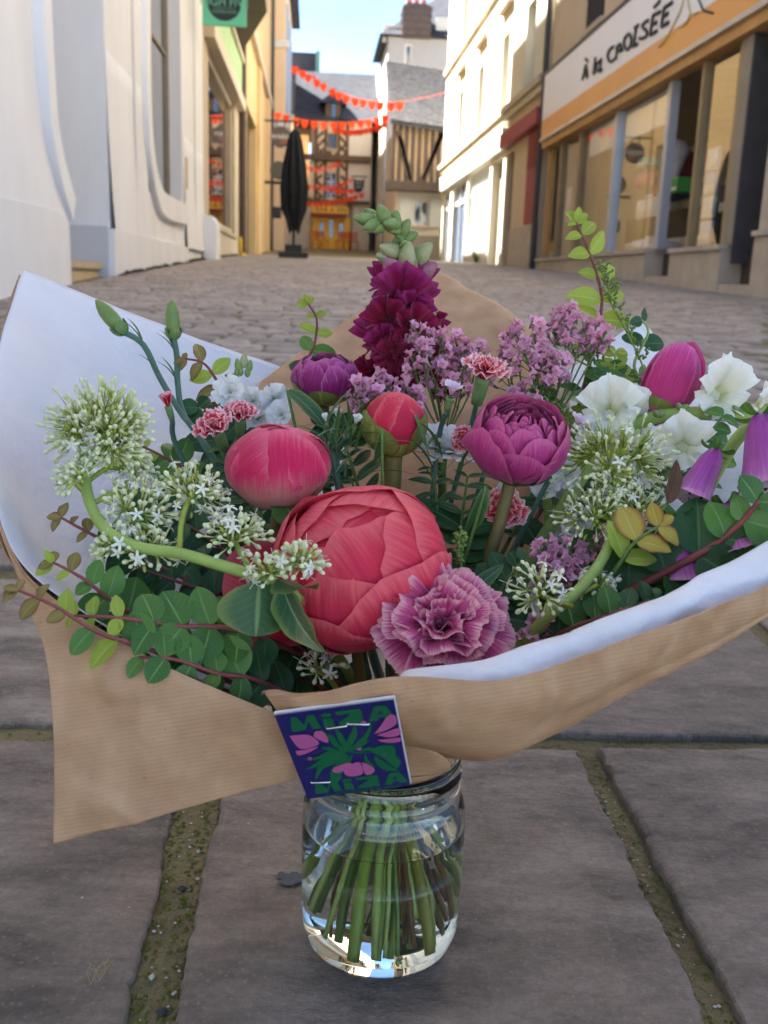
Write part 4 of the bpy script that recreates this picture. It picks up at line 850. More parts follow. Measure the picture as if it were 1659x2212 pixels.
def leaf_mat(name, c1, c2, vein, rough=.45, trans=.25, edge=None):
    m = bpy.data.materials.new(name); m.use_nodes = True; N, L = m.node_tree.nodes, m.node_tree.links; b = N['Principled BSDF']
    b.inputs['Roughness'].default_value = rough; b.inputs['Specular IOR Level'].default_value = .35
    uv = N.new('ShaderNodeUVMap'); sp = N.new('ShaderNodeSeparateXYZ'); L.new(uv.outputs[0], sp.inputs[0])
    a1 = N.new('ShaderNodeMath'); a1.operation = 'MULTIPLY_ADD'; a1.inputs[1].default_value = 2; a1.inputs[2].default_value = -1; L.new(sp.outputs['X'], a1.inputs[0])
    a2 = N.new('ShaderNodeMath'); a2.operation = 'ABSOLUTE'; L.new(a1.outputs[0], a2.inputs[0])
    mid = N.new('ShaderNodeMapRange'); mid.inputs[1].default_value = .02; mid.inputs[2].default_value = .09; mid.inputs[3].default_value = 1; mid.inputs[4].default_value = 0; L.new(a2.outputs[0], mid.inputs[0])
    # side veins: stripes of v - .35|u|
    sv = N.new('ShaderNodeMath'); sv.operation = 'MULTIPLY_ADD'; sv.inputs[1].default_value = -.3; L.new(a2.outputs[0], sv.inputs[0]); L.new(sp.outputs['Y'], sv.inputs[2])
    sw = N.new('ShaderNodeMath'); sw.operation = 'MULTIPLY'; sw.inputs[1].default_value = 44; L.new(sv.outputs[0], sw.inputs[0])
    sn = N.new('ShaderNodeMath'); sn.operation = 'SINE'; L.new(sw.outputs[0], sn.inputs[0])
    sr = N.new('ShaderNodeMapRange'); sr.inputs[1].default_value = .86; sr.inputs[2].default_value = 1.0; sr.inputs[3].default_value = 0; sr.inputs[4].default_value = .2; L.new(sn.outputs[0], sr.inputs[0])
    mx_ = N.new('ShaderNodeMath'); mx_.operation = 'MAXIMUM'; L.new(mid.outputs[0], mx_.inputs[0]); L.new(sr.outputs[0], mx_.inputs[1])
    tcn = N.new('ShaderNodeTexCoord'); nz_ = N.new('ShaderNodeTexNoise'); nz_.inputs['Scale'].default_value = 90; nz_.inputs['Detail'].default_value = 4; L.new(tcn.outputs['Object'], nz_.inputs['Vector'])
    oi = N.new('ShaderNodeObjectInfo'); ad = N.new('ShaderNodeMath'); ad.operation = 'MULTIPLY_ADD'; ad.inputs[1].default_value = .5; L.new(nz_.outputs['Fac'], ad.inputs[0])
    om = N.new('ShaderNodeMath'); om.operation = 'MULTIPLY'; om.inputs[1].default_value = .6; L.new(oi.outputs['Random'], om.inputs[0]); L.new(om.outputs[0], ad.inputs[2])
    c = N.new('ShaderNodeMix'); c.data_type = 'RGBA'; L.new(ad.outputs[0], c.inputs[0]); c.inputs[6].default_value = (*c1, 1); c.inputs[7].default_value = (*c2, 1)
    col = c.outputs[2]
    if edge:
        er = N.new('ShaderNodeMapRange'); er.interpolation_type = 'SMOOTHSTEP'; er.inputs[1].default_value = .55; er.inputs[2].default_value = 1.05; L.new(a2.outputs[0], er.inputs[0])
        c3 = N.new('ShaderNodeMix'); c3.data_type = 'RGBA'; L.new(er.outputs[0], c3.inputs[0]); L.new(col, c3.inputs[6]); c3.inputs[7].default_value = (*edge, 1); col = c3.outputs[2]
    c2_ = N.new('ShaderNodeMix'); c2_.data_type = 'RGBA'; L.new(mx_.outputs[0], c2_.inputs[0]); L.new(col, c2_.inputs[6]); c2_.inputs[7].default_value = (*vein, 1)
    L.new(c2_.outputs[2], b.inputs['Base Color'])
    bp = N.new('ShaderNodeBump'); bp.inputs['Strength'].default_value = .4; bp.inputs['Distance'].default_value = .0006; bp.invert = True; L.new(mx_.outputs[0], bp.inputs['Height']); L.new(bp.outputs[0], b.inputs['Normal'])
    t = N.new('ShaderNodeBsdfTranslucent'); L.new(c2_.outputs[2], t.inputs['Color']); ms = N.new('ShaderNodeMixShader'); ms.inputs[0].default_value = trans
    L.new(b.outputs[0], ms.inputs[1]); L.new(t.outputs[0], ms.inputs[2]); L.new(ms.outputs[0], N['Material Output'].inputs['Surface']); MATS[name] = m; return m

def leaf_rows(Ln, W, fold=.25, bend=.3, shape=1.0, point=1.0, wav=.0, nu=7, nv=11, twist=0., seed=0):
    """leaf along +Y from the origin, upper face +Z"""
    rows = []
    for i in range(nv):
        t = i/(nv-1); w = W/2*(sin(pi*min(1, t**shape*.985+.012))**point); a = bend*t; y = Ln*(sin(a)/bend if abs(bend) > .01 else t); z = -Ln*((1-cos(a))/bend if abs(bend) > .01 else 0)
        r = []
        for j in range(nu):
            u = -1+2*j/(nu-1); x = u*w; dz = fold*abs(u)*w + wav*Ln*sin(5*t*pi+u*2+seed)*abs(u)**2
            tw = twist*t; r.append(Vector((x*cos(tw)-dz*sin(tw), y, z+x*sin(tw)+dz*cos(tw))))
        rows.append(r)
    return rows

def shell_rows(Rr, phi, hw, th_top, th_base=2.95, squash=1.0, flare=0., ruffle=.012, seed=0, nu=13, nv=13, base_r=None, round_=.55, inward=0., lip=.03):
    """cupped petal lying on a ball: centre line up a meridian, width along great circles"""
    rows = []; e = Vector((-sin(phi), cos(phi), 0)); k1 = random.Random(seed*13+5); notch = k1.uniform(-.5, .5)
    for i in range(nv):
        t = i/(nv-1); t = 1-(1-t)**1.25
        th0 = th_base+(th_top-th_base)*t
        w = hw*(.12+.88*sin(pi/2*min(1, t/.6)))
        r = []
        for j in range(nu):
            u = -1+2*j/(nu-1); u = u*(1.25-.25*u*u)
            # rounded, slightly nicked upper edge: outer columns stop lower
            drop = (th_base-th_top)*(.30*abs(u)**2.4+.05*noise.noise(Vector((u*2.3+seed, notch, seed)))+.018*noise.noise(Vector((u*9, seed*2.1, 5))))*t**2
            th = th0+drop; c = Vector((sin(th)*cos(phi), sin(th)*sin(phi), cos(th))); a = u*w
            d = c*cos(a)+e*sin(a)
            rad = Rr*(1+flare*t**3-inward*t**4+lip*(t**6*.6+abs(u)**4*.5*t)+ruffle*(2.0*noise.noise(Vector((u*1.4+seed*3.3, t*2.0, seed*1.7)))+1.5*t*noise.noise(Vector((u*3.6+seed, t*3.2, seed*2.7)))))
            r.append(Vector((rad*d.x, rad*d.y, rad*squash*d.z)))
        rows.append(r)
    return rows

def fan_rows(Ln, spread, b0, b1, phi, ruff=.12, waves=3.0, teeth=.05, nteeth=9, seed=0, r0=.0, nu=19, nv=9, z0=0., cup=0.):
    """ruffled, toothed fan petal; b0/b1 = angle from the axis at base / tip"""
    rnd = random.Random(seed*77+1); ph0 = rnd.uniform(0, 6); rows = []; prof = []; o = r0; z = z0; n = nv-1
    for i in range(nv):
        prof.append((o, z)); t = (i+.5)/n; b = b0+(b1-b0)*t; o += Ln/n*sin(b); z += Ln/n*cos(b)
    for i in range(nv):
        t = i/n; b = b0+(b1-b0)*t; r = []
        for j in range(nu):
            u = -1+2*j/(nu-1)
            tt = t*(1-.10*u*u) + teeth*t**6*(abs(((u*nteeth/2+ph0) % 1)-.5)*2-.5) + .05*t**3*noise.noise(Vector((u*3, seed, 1)))
            k = min(max(tt, 0), 1.12)*n; i0 = min(int(k), n-1); f = k-i0
            oo = prof[i0][0]+(prof[min(i0+1, n)][0]-prof[i0][0])*f; zz_ = prof[i0][1]+(prof[min(i0+1, n)][1]-prof[i0][1])*f
            wdt = Ln*spread*(.16+.84*t**.85)*u
            rf = ruff*Ln*t**1.4*(sin(waves*u*pi+ph0)+.5*noise.noise(Vector((u*4, t*2, seed*1.3)))*1.5)
            oo += -rf*cos(b) + cup*wdt*wdt/Ln; zz_ += rf*sin(b)
            # wrap width round the axis
            rr_ = max(oo, 1e-5); x, y = oo, wdt*(1-.25*abs(u)*t)
            r.append(Vector((x*cos(phi)-y*sin(phi), x*sin(phi)+y*cos(phi), zz_)))
        rows.append(r)
    return rows

BP = at(842, 1648, .587)                     # where the stems are bound
def stem_to_bind(root, p, d, r=.003, mt=None, name='stem', lead=.05, j=.018, seed=0, r2=None):
    rn = random.Random(seed+hash(name) % 7); e = BP+Vector((rn.uniform(-j, j), rn.uniform(-j, j), rn.uniform(-.005, .012)))
    d = Vector(d).normalized(); p = Vector(p); a = p-d*lead; b = a.lerp(e, .5)+Vector((0, 0, -.01))
    pts = smooth_path([p, a, b, e], 6); rads = [r+(r2-r)*k/(len(pts)-1) if r2 else r for k in range(len(pts))]
    return wbuild(MB().tube(pts, rads, 7), name, mt or m_stem, root)
def tube_w(root, pts, r, mt, name='stem', n=6, seg=7): return wbuild(MB().tube(smooth_path(pts, n), r, seg), name, mt, root)

# ---- materials of the bouquet
m_stem = mat('stem_green', srgb(92, 118, 52), .5, .2, 60, trans=.05); m_stem_pale = mat('stem_pale_green', srgb(150, 172, 86), .5, .15, 60, trans=.08); m_stem_blue = mat('stem_blue_green', srgb(70, 104, 84), .5, .15, 60)
m_stem_red = mat('stem_red', srgb(128, 66, 62), .5, .2, 60); m_stem_brown = mat('stem_brown', srgb(110, 96, 48), .55, .25, 40, stretch=(1, 1, .3))
m_sepal = leaf_mat('peony_sepal', srgb(104, 120, 48), srgb(138, 142, 66), srgb(150, 156, 86), .45, .1, edge=srgb(150, 76, 62))
m_calyx = leaf_mat('carnation_calyx', srgb(84, 116, 60), srgb(112, 140, 76), srgb(124, 150, 88), .45, .1)
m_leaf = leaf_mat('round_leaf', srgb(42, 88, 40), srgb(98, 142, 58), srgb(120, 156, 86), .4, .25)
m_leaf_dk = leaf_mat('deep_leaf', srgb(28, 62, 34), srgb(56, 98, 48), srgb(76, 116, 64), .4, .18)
m_leaf_lt = leaf_mat('fresh_leaf', srgb(140, 164, 50), srgb(172, 190, 76), srgb(190, 204, 110), .42, .38)
m_leaf_br = leaf_mat('bronze_leaf', srgb(112, 108, 48), srgb(150, 128, 66), srgb(164, 150, 84), .42, .25, edge=srgb(120, 62, 52))
m_leaf_yl = leaf_mat('yellowing_leaf', srgb(176, 150, 52), srgb(198, 178, 78), srgb(206, 190, 104), .45, .3, edge=srgb(150, 84, 60))
m_leaf_py = leaf_mat('peony_leaf', srgb(44, 78, 46), srgb(70, 106, 66), srgb(120, 146, 92), .4, .15, edge=srgb(110, 126, 60))
# ================================================================ VASE
JX, JY = .052, .587; JZ = gz(JY)+.004
m_glass_j = bpy.data.materials.new('jar_glass'); m_glass_j.use_nodes = True; b = m_glass_j.node_tree.nodes['Principled BSDF']; b.inputs['Base Color'].default_value = (.95, .985, .96, 1); b.inputs['Roughness'].default_value = .02; b.inputs['Transmission Weight'].default_value = 1; b.inputs['IOR'].default_value = 1.47
m_water = bpy.data.materials.new('water'); m_water.use_nodes = True; b = m_water.node_tree.nodes['Principled BSDF']; b.inputs['Base Color'].default_value = (.97, .985, .95, 1); b.inputs['Roughness'].default_value = .0; b.inputs['Transmission Weight'].default_value = 1; b.inputs['IOR'].default_value = 1.333
jar = empty('glass_jar', (JX, JY, JZ), 'clear glass jar of water holding the bouquet stems', 'jar')
outer = [(.0, .0), (.034, .0), (.043, .002), (.0495, .008), (.0525, .018), (.0535, .034), (.054, .06), (.054, .092), (.0535, .104), (.051, .112), (.0485, .116), (.0485, .1185), (.0502, .1205), (.0502, .1225), (.0488, .1245), (.0488, .127), (.0502, .129), (.0502, .131), (.0488, .133), (.0492, .139), (.0485, .1415)]
inner = [(.0455, .1405), (.0455, .118), (.048, .113), (.0507, .104), (.0515, .092), (.0515, .06), (.0508, .034), (.0495, .02), (.046, .0105), (.040, .0062), (.0, .0055)]
jb = MB().lathe(outer+inner, (0, 0, 0), 64); bm = bmesh.new(); me = jb.mesh('jar_body', m_glass_j, True); bm.from_mesh(me); bmesh.ops.remove_doubles(bm, verts=bm.verts, dist=1e-6); bmesh.ops.recalc_face_normals(bm, faces=bm.faces); bm.to_mesh(me); bm.free()
link('jar_body', me, None, jar)
WL = .0905
wat = [(.0, .0058), (.040, .0065), (.046, .0108), (.0495, .0203), (.0509, .034), (.0516, .06), (.0516, WL+.0018), (.0508, WL+.0009), (.0498, WL+.0002), (.048, WL), (.0, WL)]
wb_ = MB().lathe([(r+.0004 if r > .01 else r, z-.0002 if z < .08 else z) for r, z in wat], (0, 0, 0), 64); bm = bmesh.new(); me = wb_.mesh('water', m_water, True); bm.from_mesh(me); bmesh.ops.remove_doubles(bm, verts=bm.verts, dist=1e-6); bmesh.ops.recalc_face_normals(bm, faces=bm.faces); bm.to_mesh(me); bm.free()
tag(link('water', me, None), 'clear water filling the glass jar to below its neck', 'water').location = (JX, JY, JZ)

# ================================================================ WRAPPING PAPER
def kraft_mat():
    m = bpy.data.materials.new('kraft_paper'); m.use_nodes = True; N, L = m.node_tree.nodes, m.node_tree.links; b = N['Principled BSDF']; b.inputs['Roughness'].default_value = .62; b.inputs['Specular IOR Level'].default_value = .3
    uv = N.new('ShaderNodeTexCoord'); mpk = N.new('ShaderNodeMapping'); mpk.inputs['Rotation'].default_value = (.35, .16, 0); L.new(uv.outputs['Object'], mpk.inputs[0]); wv = N.new('ShaderNodeTexWave'); wv.wave_type = 'BANDS'; wv.bands_direction = 'Z'; wv.inputs['Scale'].default_value = 150; wv.inputs['Distortion'].default_value = .5; wv.inputs['Detail'].default_value = 2; wv.inputs['Detail Scale'].default_value = 3; L.new(mpk.outputs[0], wv.inputs['Vector'])
    tcn = N.new('ShaderNodeTexCoord'); nz_ = N.new('ShaderNodeTexNoise'); nz_.inputs['Scale'].default_value = 55; nz_.inputs['Detail'].default_value = 7; L.new(tcn.outputs['Object'], nz_.inputs['Vector'])
    fb = N.new('ShaderNodeTexNoise'); fb.inputs['Scale'].default_value = 420; fb.inputs['Detail'].default_value = 2; L.new(tcn.outputs['Object'], fb.inputs['Vector'])
    r = N.new('ShaderNodeValToRGB'); r.color_ramp.elements[0].position = .3; r.color_ramp.elements[1].position = .72; r.color_ramp.elements[0].color = (*srgb(184, 142, 104), 1); r.color_ramp.elements[1].color = (*srgb(206, 166, 126), 1); L.new(nz_.outputs['Fac'], r.inputs['Fac'])
    mu = N.new('ShaderNodeMix'); mu.data_type = 'RGBA'; mu.blend_type = 'MULTIPLY'; mu.inputs[0].default_value = .06; L.new(r.outputs[0], mu.inputs[6]); L.new(wv.outputs['Color'], mu.inputs[7])
    sp = N.new('ShaderNodeMapRange'); sp.inputs[1].default_value = .68; sp.inputs[2].default_value = .76; sp.inputs[4].default_value = .3; L.new(fb.outputs['Fac'], sp.inputs[0])
    m2 = N.new('ShaderNodeMix'); m2.data_type = 'RGBA'; L.new(sp.outputs[0], m2.inputs[0]); L.new(mu.outputs[2], m2.inputs[6]); m2.inputs[7].default_value = (*srgb(110, 80, 52), 1); L.new(m2.outputs[2], b.inputs['Base Color'])
    ad = N.new('ShaderNodeMath'); ad.operation = 'MULTIPLY_ADD'; ad.inputs[1].default_value = .5; L.new(wv.outputs['Fac'], ad.inputs[0]); L.new(nz_.outputs['Fac'], ad.inputs[2])
    bp = N.new('ShaderNodeBump'); bp.inputs['Strength'].default_value = .3; bp.inputs['Distance'].default_value = .0005; L.new(ad.outputs[0], bp.inputs['Height']); L.new(bp.outputs[0], b.inputs['Normal'])
    t = N.new('ShaderNodeBsdfTranslucent'); L.new(m2.outputs[2], t.inputs['Color']); ms = N.new('ShaderNodeMixShader'); ms.inputs[0].default_value = .12; L.new(b.outputs[0], ms.inputs[1]); L.new(t.outputs[0], ms.inputs[2]); L.new(ms.outputs[0], N['Material Output'].inputs['Surface'])
    return m
m_kraft = kraft_mat(); m_tissue = mat('white_tissue', (.80, .80, .82), .6, .03, 30, .15, 150, trans=.22)
wrap = empty('bouquet_wrapping', BP, 'flared kraft and white paper wrapping round the bouquet', 'wrapping paper')
def sheet(name, mt, ctl, nu=14, nv=11, off=(0, 0, 0), wob=.0012, uvs=(4, 4)):
    P = [smooth_path([at(*c)+Vector(off) for c in row], nu) for row in ctl]; cols = [smooth_path([r[j] for r in P], nv) for j in range(len(P[0]))]
    rows = [[cols[j][i] for j in range(len(cols))] for i in range(len(cols[0]))]
    for r in rows:
        for v in r:
            q = v*14; v += Vector((noise.noise(q), noise.noise(q+Vector((7, 1, 3))), noise.noise(q+Vector((2, 9, 4)))))*wob + Vector((.3, -1, .3))*(.0028*max(0, .22-abs(noise.noise(v*9+Vector((3, 5, 1)))))/.22 + .0016*max(0, .16-abs(noise.noise(v*21+Vector((1, 8, 2)))))/.16)*(wob/.0012)
    me = grid_mesh(name, [[v-BP for v in r] for r in rows], mt); 
    d = me.uv_layers[0].data
    for l in d: l.uv = (l.uv[0]*uvs[0], l.uv[1]*uvs[1])
    o = link(name, me, None, wrap); s = o.modifiers.new('thickness', 'SOLIDIFY'); s.thickness = .0005; s.offset = 0; return o
WL_ctl = [[(50,585,.80),(230,655,.82),(420,730,.83),(615,797,.83),(760,850,.82)],
 [(8,715,.70),(200,830,.74),(400,900,.76),(600,960,.77),(740,1000,.76)],
 [(-22,900,.60),(170,1020,.65),(380,1090,.68),(580,1130,.70),(720,1150,.70)],
 [(-10,1085,.53),(140,1200,.57),(340,1270,.61),(540,1290,.64),(690,1300,.655)],
 [(74,1245,.487),(220,1335,.515),(400,1400,.55),(570,1430,.59),(700,1440,.62)],
 [(332,1421,.47),(430,1468,.49),(540,1500,.52),(640,1520,.56),(740,1540,.59)]]
tag(sheet('white_sheet', m_tissue, WL_ctl), 'broad white inner sheet rising to a corner on the left')
sheet('kraft_sheet', m_kraft, [[(a-4, b_+3, Y+.006) for a, b_, Y in r] for r in WL_ctl], off=(-.002, 0, -.003))
sheet('kraft_sheet', m_kraft, [
 [(-60,1000,.552),(-15,1096,.524),(72,1256,.483),(330,1427,.458),(600,1546,.446)],
 [(0,1140,.512),(40,1230,.49),(160,1370,.466),(380,1480,.452),(615,1575,.447)],
 [(64,1318,.476),(110,1380,.466),(230,1470,.456),(420,1540,.450),(630,1605,.449)],
 [(98,1420,.462),(150,1480,.458),(270,1560,.452),(450,1610,.450),(640,1630,.451)],
 [(115,1610,.452),(190,1640,.452),(310,1665,.450),(480,1665,.450),(660,1650,.453)],
 [(113,1822,.448),(240,1790,.449),(390,1750,.450),(520,1713,.452),(680,1668,.455)]], 16, 14, uvs=(5, 9))
sheet('kraft_sheet', m_kraft, [
 [(560,850,.815),(680,765,.875),(800,690,.915),(940,622,.94),(1025,655,.92),(1115,705,.89),(1185,775,.86)],
 [(558,833,.805),(680,746,.865),(800,671,.905),(937,601,.932),(1024,640,.912),(1112,690,.882),(1183,760,.85)],
 [(557,832,.80),(680,746,.86),(800,671,.90),(935,602,.92),(1020,640,.90),(1110,692,.87),(1180,762,.84)],
 [(540,900,.77),(680,850,.81),(800,790,.84),(935,740,.86),(1030,760,.85),(1130,800,.82),(1200,850,.80)],
 [(560,1050,.72),(690,1020,.75),(810,980,.77),(935,950,.78),(1040,960,.77),(1140,980,.75),(1220,1000,.74)],
 [(640,1250,.66),(740,1240,.67),(830,1230,.68),(935,1220,.68),(1020,1220,.68),(1100,1220,.67),(1160,1230,.66)]], uvs=(5, 6))
WR_ctl = [[(1225,800,.79),(1300,752,.81),(1382,700,.83),(1432,762,.81),(1480,830,.78),(1560,880,.75)],
 [(1230,880,.75),(1300,850,.76),(1380,830,.77),(1440,860,.76),(1500,900,.74),(1600,930,.71)],
 [(1220,1000,.71),(1300,980,.71),(1390,970,.71),(1460,970,.71),(1540,980,.69),(1700,990,.65)],
 [(1150,1230,.66),(1230,1220,.65),(1320,1200,.64),(1420,1190,.63),(1540,1180,.61),(1740,1150,.58)],
 [(1050,1450,.60),(1150,1440,.58),(1260,1420,.56),(1400,1380,.545),(1560,1320,.53),(1780,1250,.51)]]
tag(sheet('white_sheet', m_tissue, WR_ctl), 'white inner sheet with a pointed corner at the back right')
sheet('kraft_sheet', m_kraft, [[(a+3, b_+2, Y+.006) for a, b_, Y in r] for r in WR_ctl], off=(.002, .002, -.003))
tag(sheet('white_sheet', m_tissue, [[(868,1455,.440),(890,1441,.438),(985,1431,.436),(1040,1424,.437),(1100,1404,.438),(1200,1376,.443),(1300,1333,.449),(1400,1294,.459),(1500,1243,.470),(1580,1212,.483),(1659,1172,.497),(1790,1098,.525)],
 [(870,1470,.433),(900,1462,.430),(985,1455,.428),(1040,1450,.428),(1100,1434,.429),(1200,1406,.433),(1300,1366,.439),(1400,1326,.448),(1500,1282,.459),(1580,1250,.471),(1659,1215,.484),(1790,1142,.511)],
 [(880,1530,.420),(920,1525,.418),(990,1520,.418),(1040,1512,.418),(1110,1500,.419),(1200,1474,.424),(1300,1440,.430),(1400,1402,.440),(1500,1360,.450),(1580,1330,.461),(1659,1300,.473),(1790,1230,.504)]], 6, 4, wob=.0022), 'white lip of the inner sheet standing above the kraft at the front')
sheet('kraft_sheet', m_kraft, [[(572,1503,.443),(640,1507,.427),(800,1466,.413),(900,1458,.411),(1060,1472,.413),(1180,1446,.416),(1300,1403,.421),(1500,1322,.441),(1659,1262,.466),(1790,1190,.50)],
 [(600,1540,.437),(680,1550,.425),(810,1530,.415),(920,1530,.412),(1065,1535,.414),(1190,1505,.418),(1310,1450,.425),(1510,1360,.445),(1659,1295,.468),(1790,1225,.5)],
 [(640,1590,.44),(720,1590,.43),(830,1580,.425),(940,1590,.424),(1070,1600,.425),(1200,1545,.43),(1330,1480,.437),(1520,1390,.452),(1659,1320,.472),(1790,1255,.5)],
 [(690,1640,.46),(760,1630,.45),(870,1612,.448),(960,1628,.448),(1060,1642,.45),(1200,1582,.455),(1350,1497,.46),(1540,1395,.47),(1659,1325,.485),(1790,1262,.51)],
 [(760,1655,.54),(800,1645,.54),(860,1632,.54),(920,1630,.54),(980,1625,.54),(1060,1580,.545),(1160,1500,.55),(1330,1400,.55),(1500,1330,.55),(1640,1270,.55)]], 13, 12, uvs=(6, 7))
sheet('kraft_flap', m_kraft, [[(850,1600,.452),(905,1612,.450),(950,1632,.452),(972,1652,.458)], [(845,1640,.455),(900,1650,.455),(945,1658,.457),(970,1662,.460)], [(840,1682,.462),(890,1678,.462),(930,1674,.464),(966,1666,.468)]], 5, 4, uvs=(2, 3))
sheet('kraft_collar', m_kraft, [[(700,1640,.53),(760,1630,.52),(850,1630,.515),(930,1630,.52),(985,1630,.535)], [(740,1680,.555),(780,1680,.545),(850,1685,.54),(910,1682,.545),(950,1676,.555)], [(770,1716,.57),(800,1720,.565),(850,1724,.56),(890,1722,.565),(920,1716,.57)]], 5, 4, uvs=(2, 3))
sheet('kraft_curl', m_kraft, [[(562,1503,.452),(590,1500,.45),(640,1506,.448),(700,1498,.445)], [(566,1496,.446),(596,1492,.442),(640,1499,.438),(700,1493,.436)], [(572,1503,.44),(604,1512,.436),(650,1510,.43),(705,1502,.428)]], 5, 4, uvs=(2, 1))

# ================================================================ TAG
tl_, tr_, br_, bl_ = at(591, 1543, .428), at(852, 1508, .405), at(888, 1696, .428), at(664, 1726, .442)
tagroot = empty('florist_card', bl_, 'square navy card with green lettering and pink flowers stapled to the kraft paper', 'card')
def card_pt(u, v, lift=0.):
    """u, v in 0..1 from the lower left corner"""
    a = bl_.lerp(br_, u); b2 = tl_.lerp(tr_, u); n = (br_-bl_).cross(tl_-bl_).normalized(); n = n if n.y < 0 else -n
    return a.lerp(b2, v)+n*lift - Vector((0, 0, 0))
m_navy = mat('navy_print', srgb(34, 30, 92), .4, .05, 20); m_pgreen = mat('green_print', srgb(18, 96, 56), .4, .05, 20); m_ppink = mat('pink_print', srgb(176, 88, 140), .4, .05, 20); m_cardedge = mat('card_edge', (.75, .74, .76), .6, .03, 9)
cb = MB(); cb.prism([card_pt(0, 0, -.0009), card_pt(1, 0, -.0009), card_pt(1, 1, -.0009), card_pt(0, 1, -.0009)], (card_pt(0, 0, -.0012)-card_pt(0, 0))); cb.build('card_back', m_cardedge, tagroot)
cf = MB().grid([[card_pt(.006+.988*u/14, .006+.984*v/14, .0003) for u in range(15)] for v in range(15)]); cf.build('printed_face', m_navy, tagroot)
def print_poly(pts, mt, name='print', lift=.0007, n=3, closed=True, sm=True):
    P = [Vector((x, y, 0)) for x, y in pts]
    if sm: P = smooth_path(P+[P[0]], n)[:-1]
    bmx = bmesh.new(); vs2 = [bmx.verts.new(card_pt(p.x, p.y, lift)-tagroot.location) for p in P]
    try:
        f = bmx.faces.new(vs2); bmesh.ops.triangulate(bmx, faces=[f])
    except Exception: pass
    me = bpy.data.meshes.new(name); bmx.to_mesh(me); bmx.free(); return link(name, me, mt, tagroot)
def word(y0, h, name):
    # chunky M i Z A in card units
    def P(pts, ox, sx=1.): print_poly([(ox+x*sx, y0+y*h) for x, y in pts], m_pgreen, 'letter', sm=False)
    P([(0,0),(.035,1),(.085,1),(.125,.35),(.175,1),(.235,1),(.26,0),(.185,0),(.172,.6),(.125,.05),(.105,.05),(.07,.62),(.075,0)], .10)
    P([(.0,0),(.01,.62),(.085,.62),(.095,0)], .385); P([(.045+.045*cos(a), .84+.16*sin(a)) for a in [2*pi*k/14 for k in range(14)]], .388)
    P([(0,.74),(.0,1),(.20,1),(.205,.80),(.085,.26),(.205,.26),(.205,0),(0,0),(0,.2),(.12,.74)], .515)
    P([(0,0),(.07,1),(.16,1),(.225,0),(.145,0),(.135,.22),(.085,.22),(.075,0)], .76); print_poly([(.76+x, y0+y*h) for x, y in ((.088,.42),(.13,.42),(.112,.72))], m_navy, 'letter_counter', lift=.0009, sm=False)
word(.795, .155, 'top'); word(.055, .135, 'bottom')
def card_leaf(pts, w, mt=None):
    C = smooth_path([(x, y, 0) for x, y in pts], 5); n = len(C); Lp, Rp = [], []
    for i, p in enumerate(C):
        t = (C[min(i+1, n-1)]-C[max(i-1, 0)]).normalized(); nn = Vector((-t.y, t.x, 0)); ww = w*sin(pi*(i/(n-1))**.8*.98+.03)
        Lp.append((p.x+nn.x*ww, p.y+nn.y*ww)); Rp.append((p.x-nn.x*ww, p.y-nn.y*ww))
    print_poly(Lp+Rp[::-1], mt or m_pgreen, 'leaf_print', sm=False)
for pts, w in (([(.5,.5),(.44,.58),(.42,.66),(.37,.73),(.35,.79)],.028), ([(.5,.5),(.5,.6),(.49,.7),(.47,.79)],.03), ([(.5,.5),(.56,.6),(.62,.7),(.64,.8)],.032), ([(.52,.5),(.62,.56),(.72,.66),(.78,.78)],.026), ([(.5,.5),(.38,.52),(.24,.47),(.1,.48)],.022),
    ([(.5,.49),(.36,.47),(.22,.4),(.1,.36)],.03), ([(.5,.48),(.38,.42),(.24,.36),(.15,.22)],.035), ([(.52,.47),(.44,.38),(.34,.3),(.28,.17)],.03), ([(.55,.46),(.48,.36),(.4,.3),(.36,.19),(.25,.14)],.022), ([(.62,.48),(.7,.5),(.78,.44),(.84,.36),(.86,.28)],.026),
    ([(.72,.47),(.8,.5),(.9,.48),(.9,.38),(.94,.3),(.9,.22)],.024), ([(.66,.44),(.66,.36),(.7,.28),(.66,.2)],.02), ([(.74,.42),(.76,.32),(.82,.24),(.92,.2)],.024), ([(.5,.5),(.62,.47),(.72,.45)],.008), ([(.52,.5),(.6,.53),(.68,.57),(.73,.6)],.02), ([(.3,.58),(.38,.55),(.46,.51)],.02)): card_leaf(pts, w)
for pts in ([(.07,.76),(.16,.755),(.24,.74),(.30,.64),(.22,.60),(.12,.60),(.085,.68)], [(.075,.585),(.16,.585),(.28,.60),(.2,.555),(.1,.53),(.07,.55)], [(.27,.72),(.30,.77),(.36,.76),(.385,.69),(.375,.63),(.31,.67)],
    [(.78,.66),(.85,.74),(.92,.83),(.975,.84),(.99,.78),(.97,.73),(.88,.68)], [(.80,.645),(.9,.67),(.99,.69),(1.0-.005,.62),(.9,.60)], [(.80,.59),(.9,.585),(.985,.585),(.985,.545),(.92,.535),(.83,.56)],
    [(.42,.36),(.36,.34),(.33,.30),(.37,.275),(.44,.29),(.52,.35),(.5,.375)], [(.44,.31),(.50,.34),(.56,.37),(.60,.35),(.60,.24),(.54,.21),(.46,.22),(.43,.26)], [(.615,.36),(.67,.32),(.71,.25),(.67,.21),(.62,.21),(.61,.28)]): print_poly(pts, m_ppink, 'flower_print', lift=.0009)
for x, y in ((.72, .79), (.62, .515), (.17, .475), (.81, .41), (.33, .215)): print_poly([(x+.024*cos(a), y+.02*sin(a)) for a in [2*pi*k/12 for k in range(12)]], m_ppink, 'dot_print', sm=False)
q = link('small_print', text_mesh('fleurs francaises & de saison', 1), m_pgreen, tagroot); ex = (br_-bl_); ey = (tl_-bl_); nx = ex.cross(ey).normalized(); sc = ex.length*.062
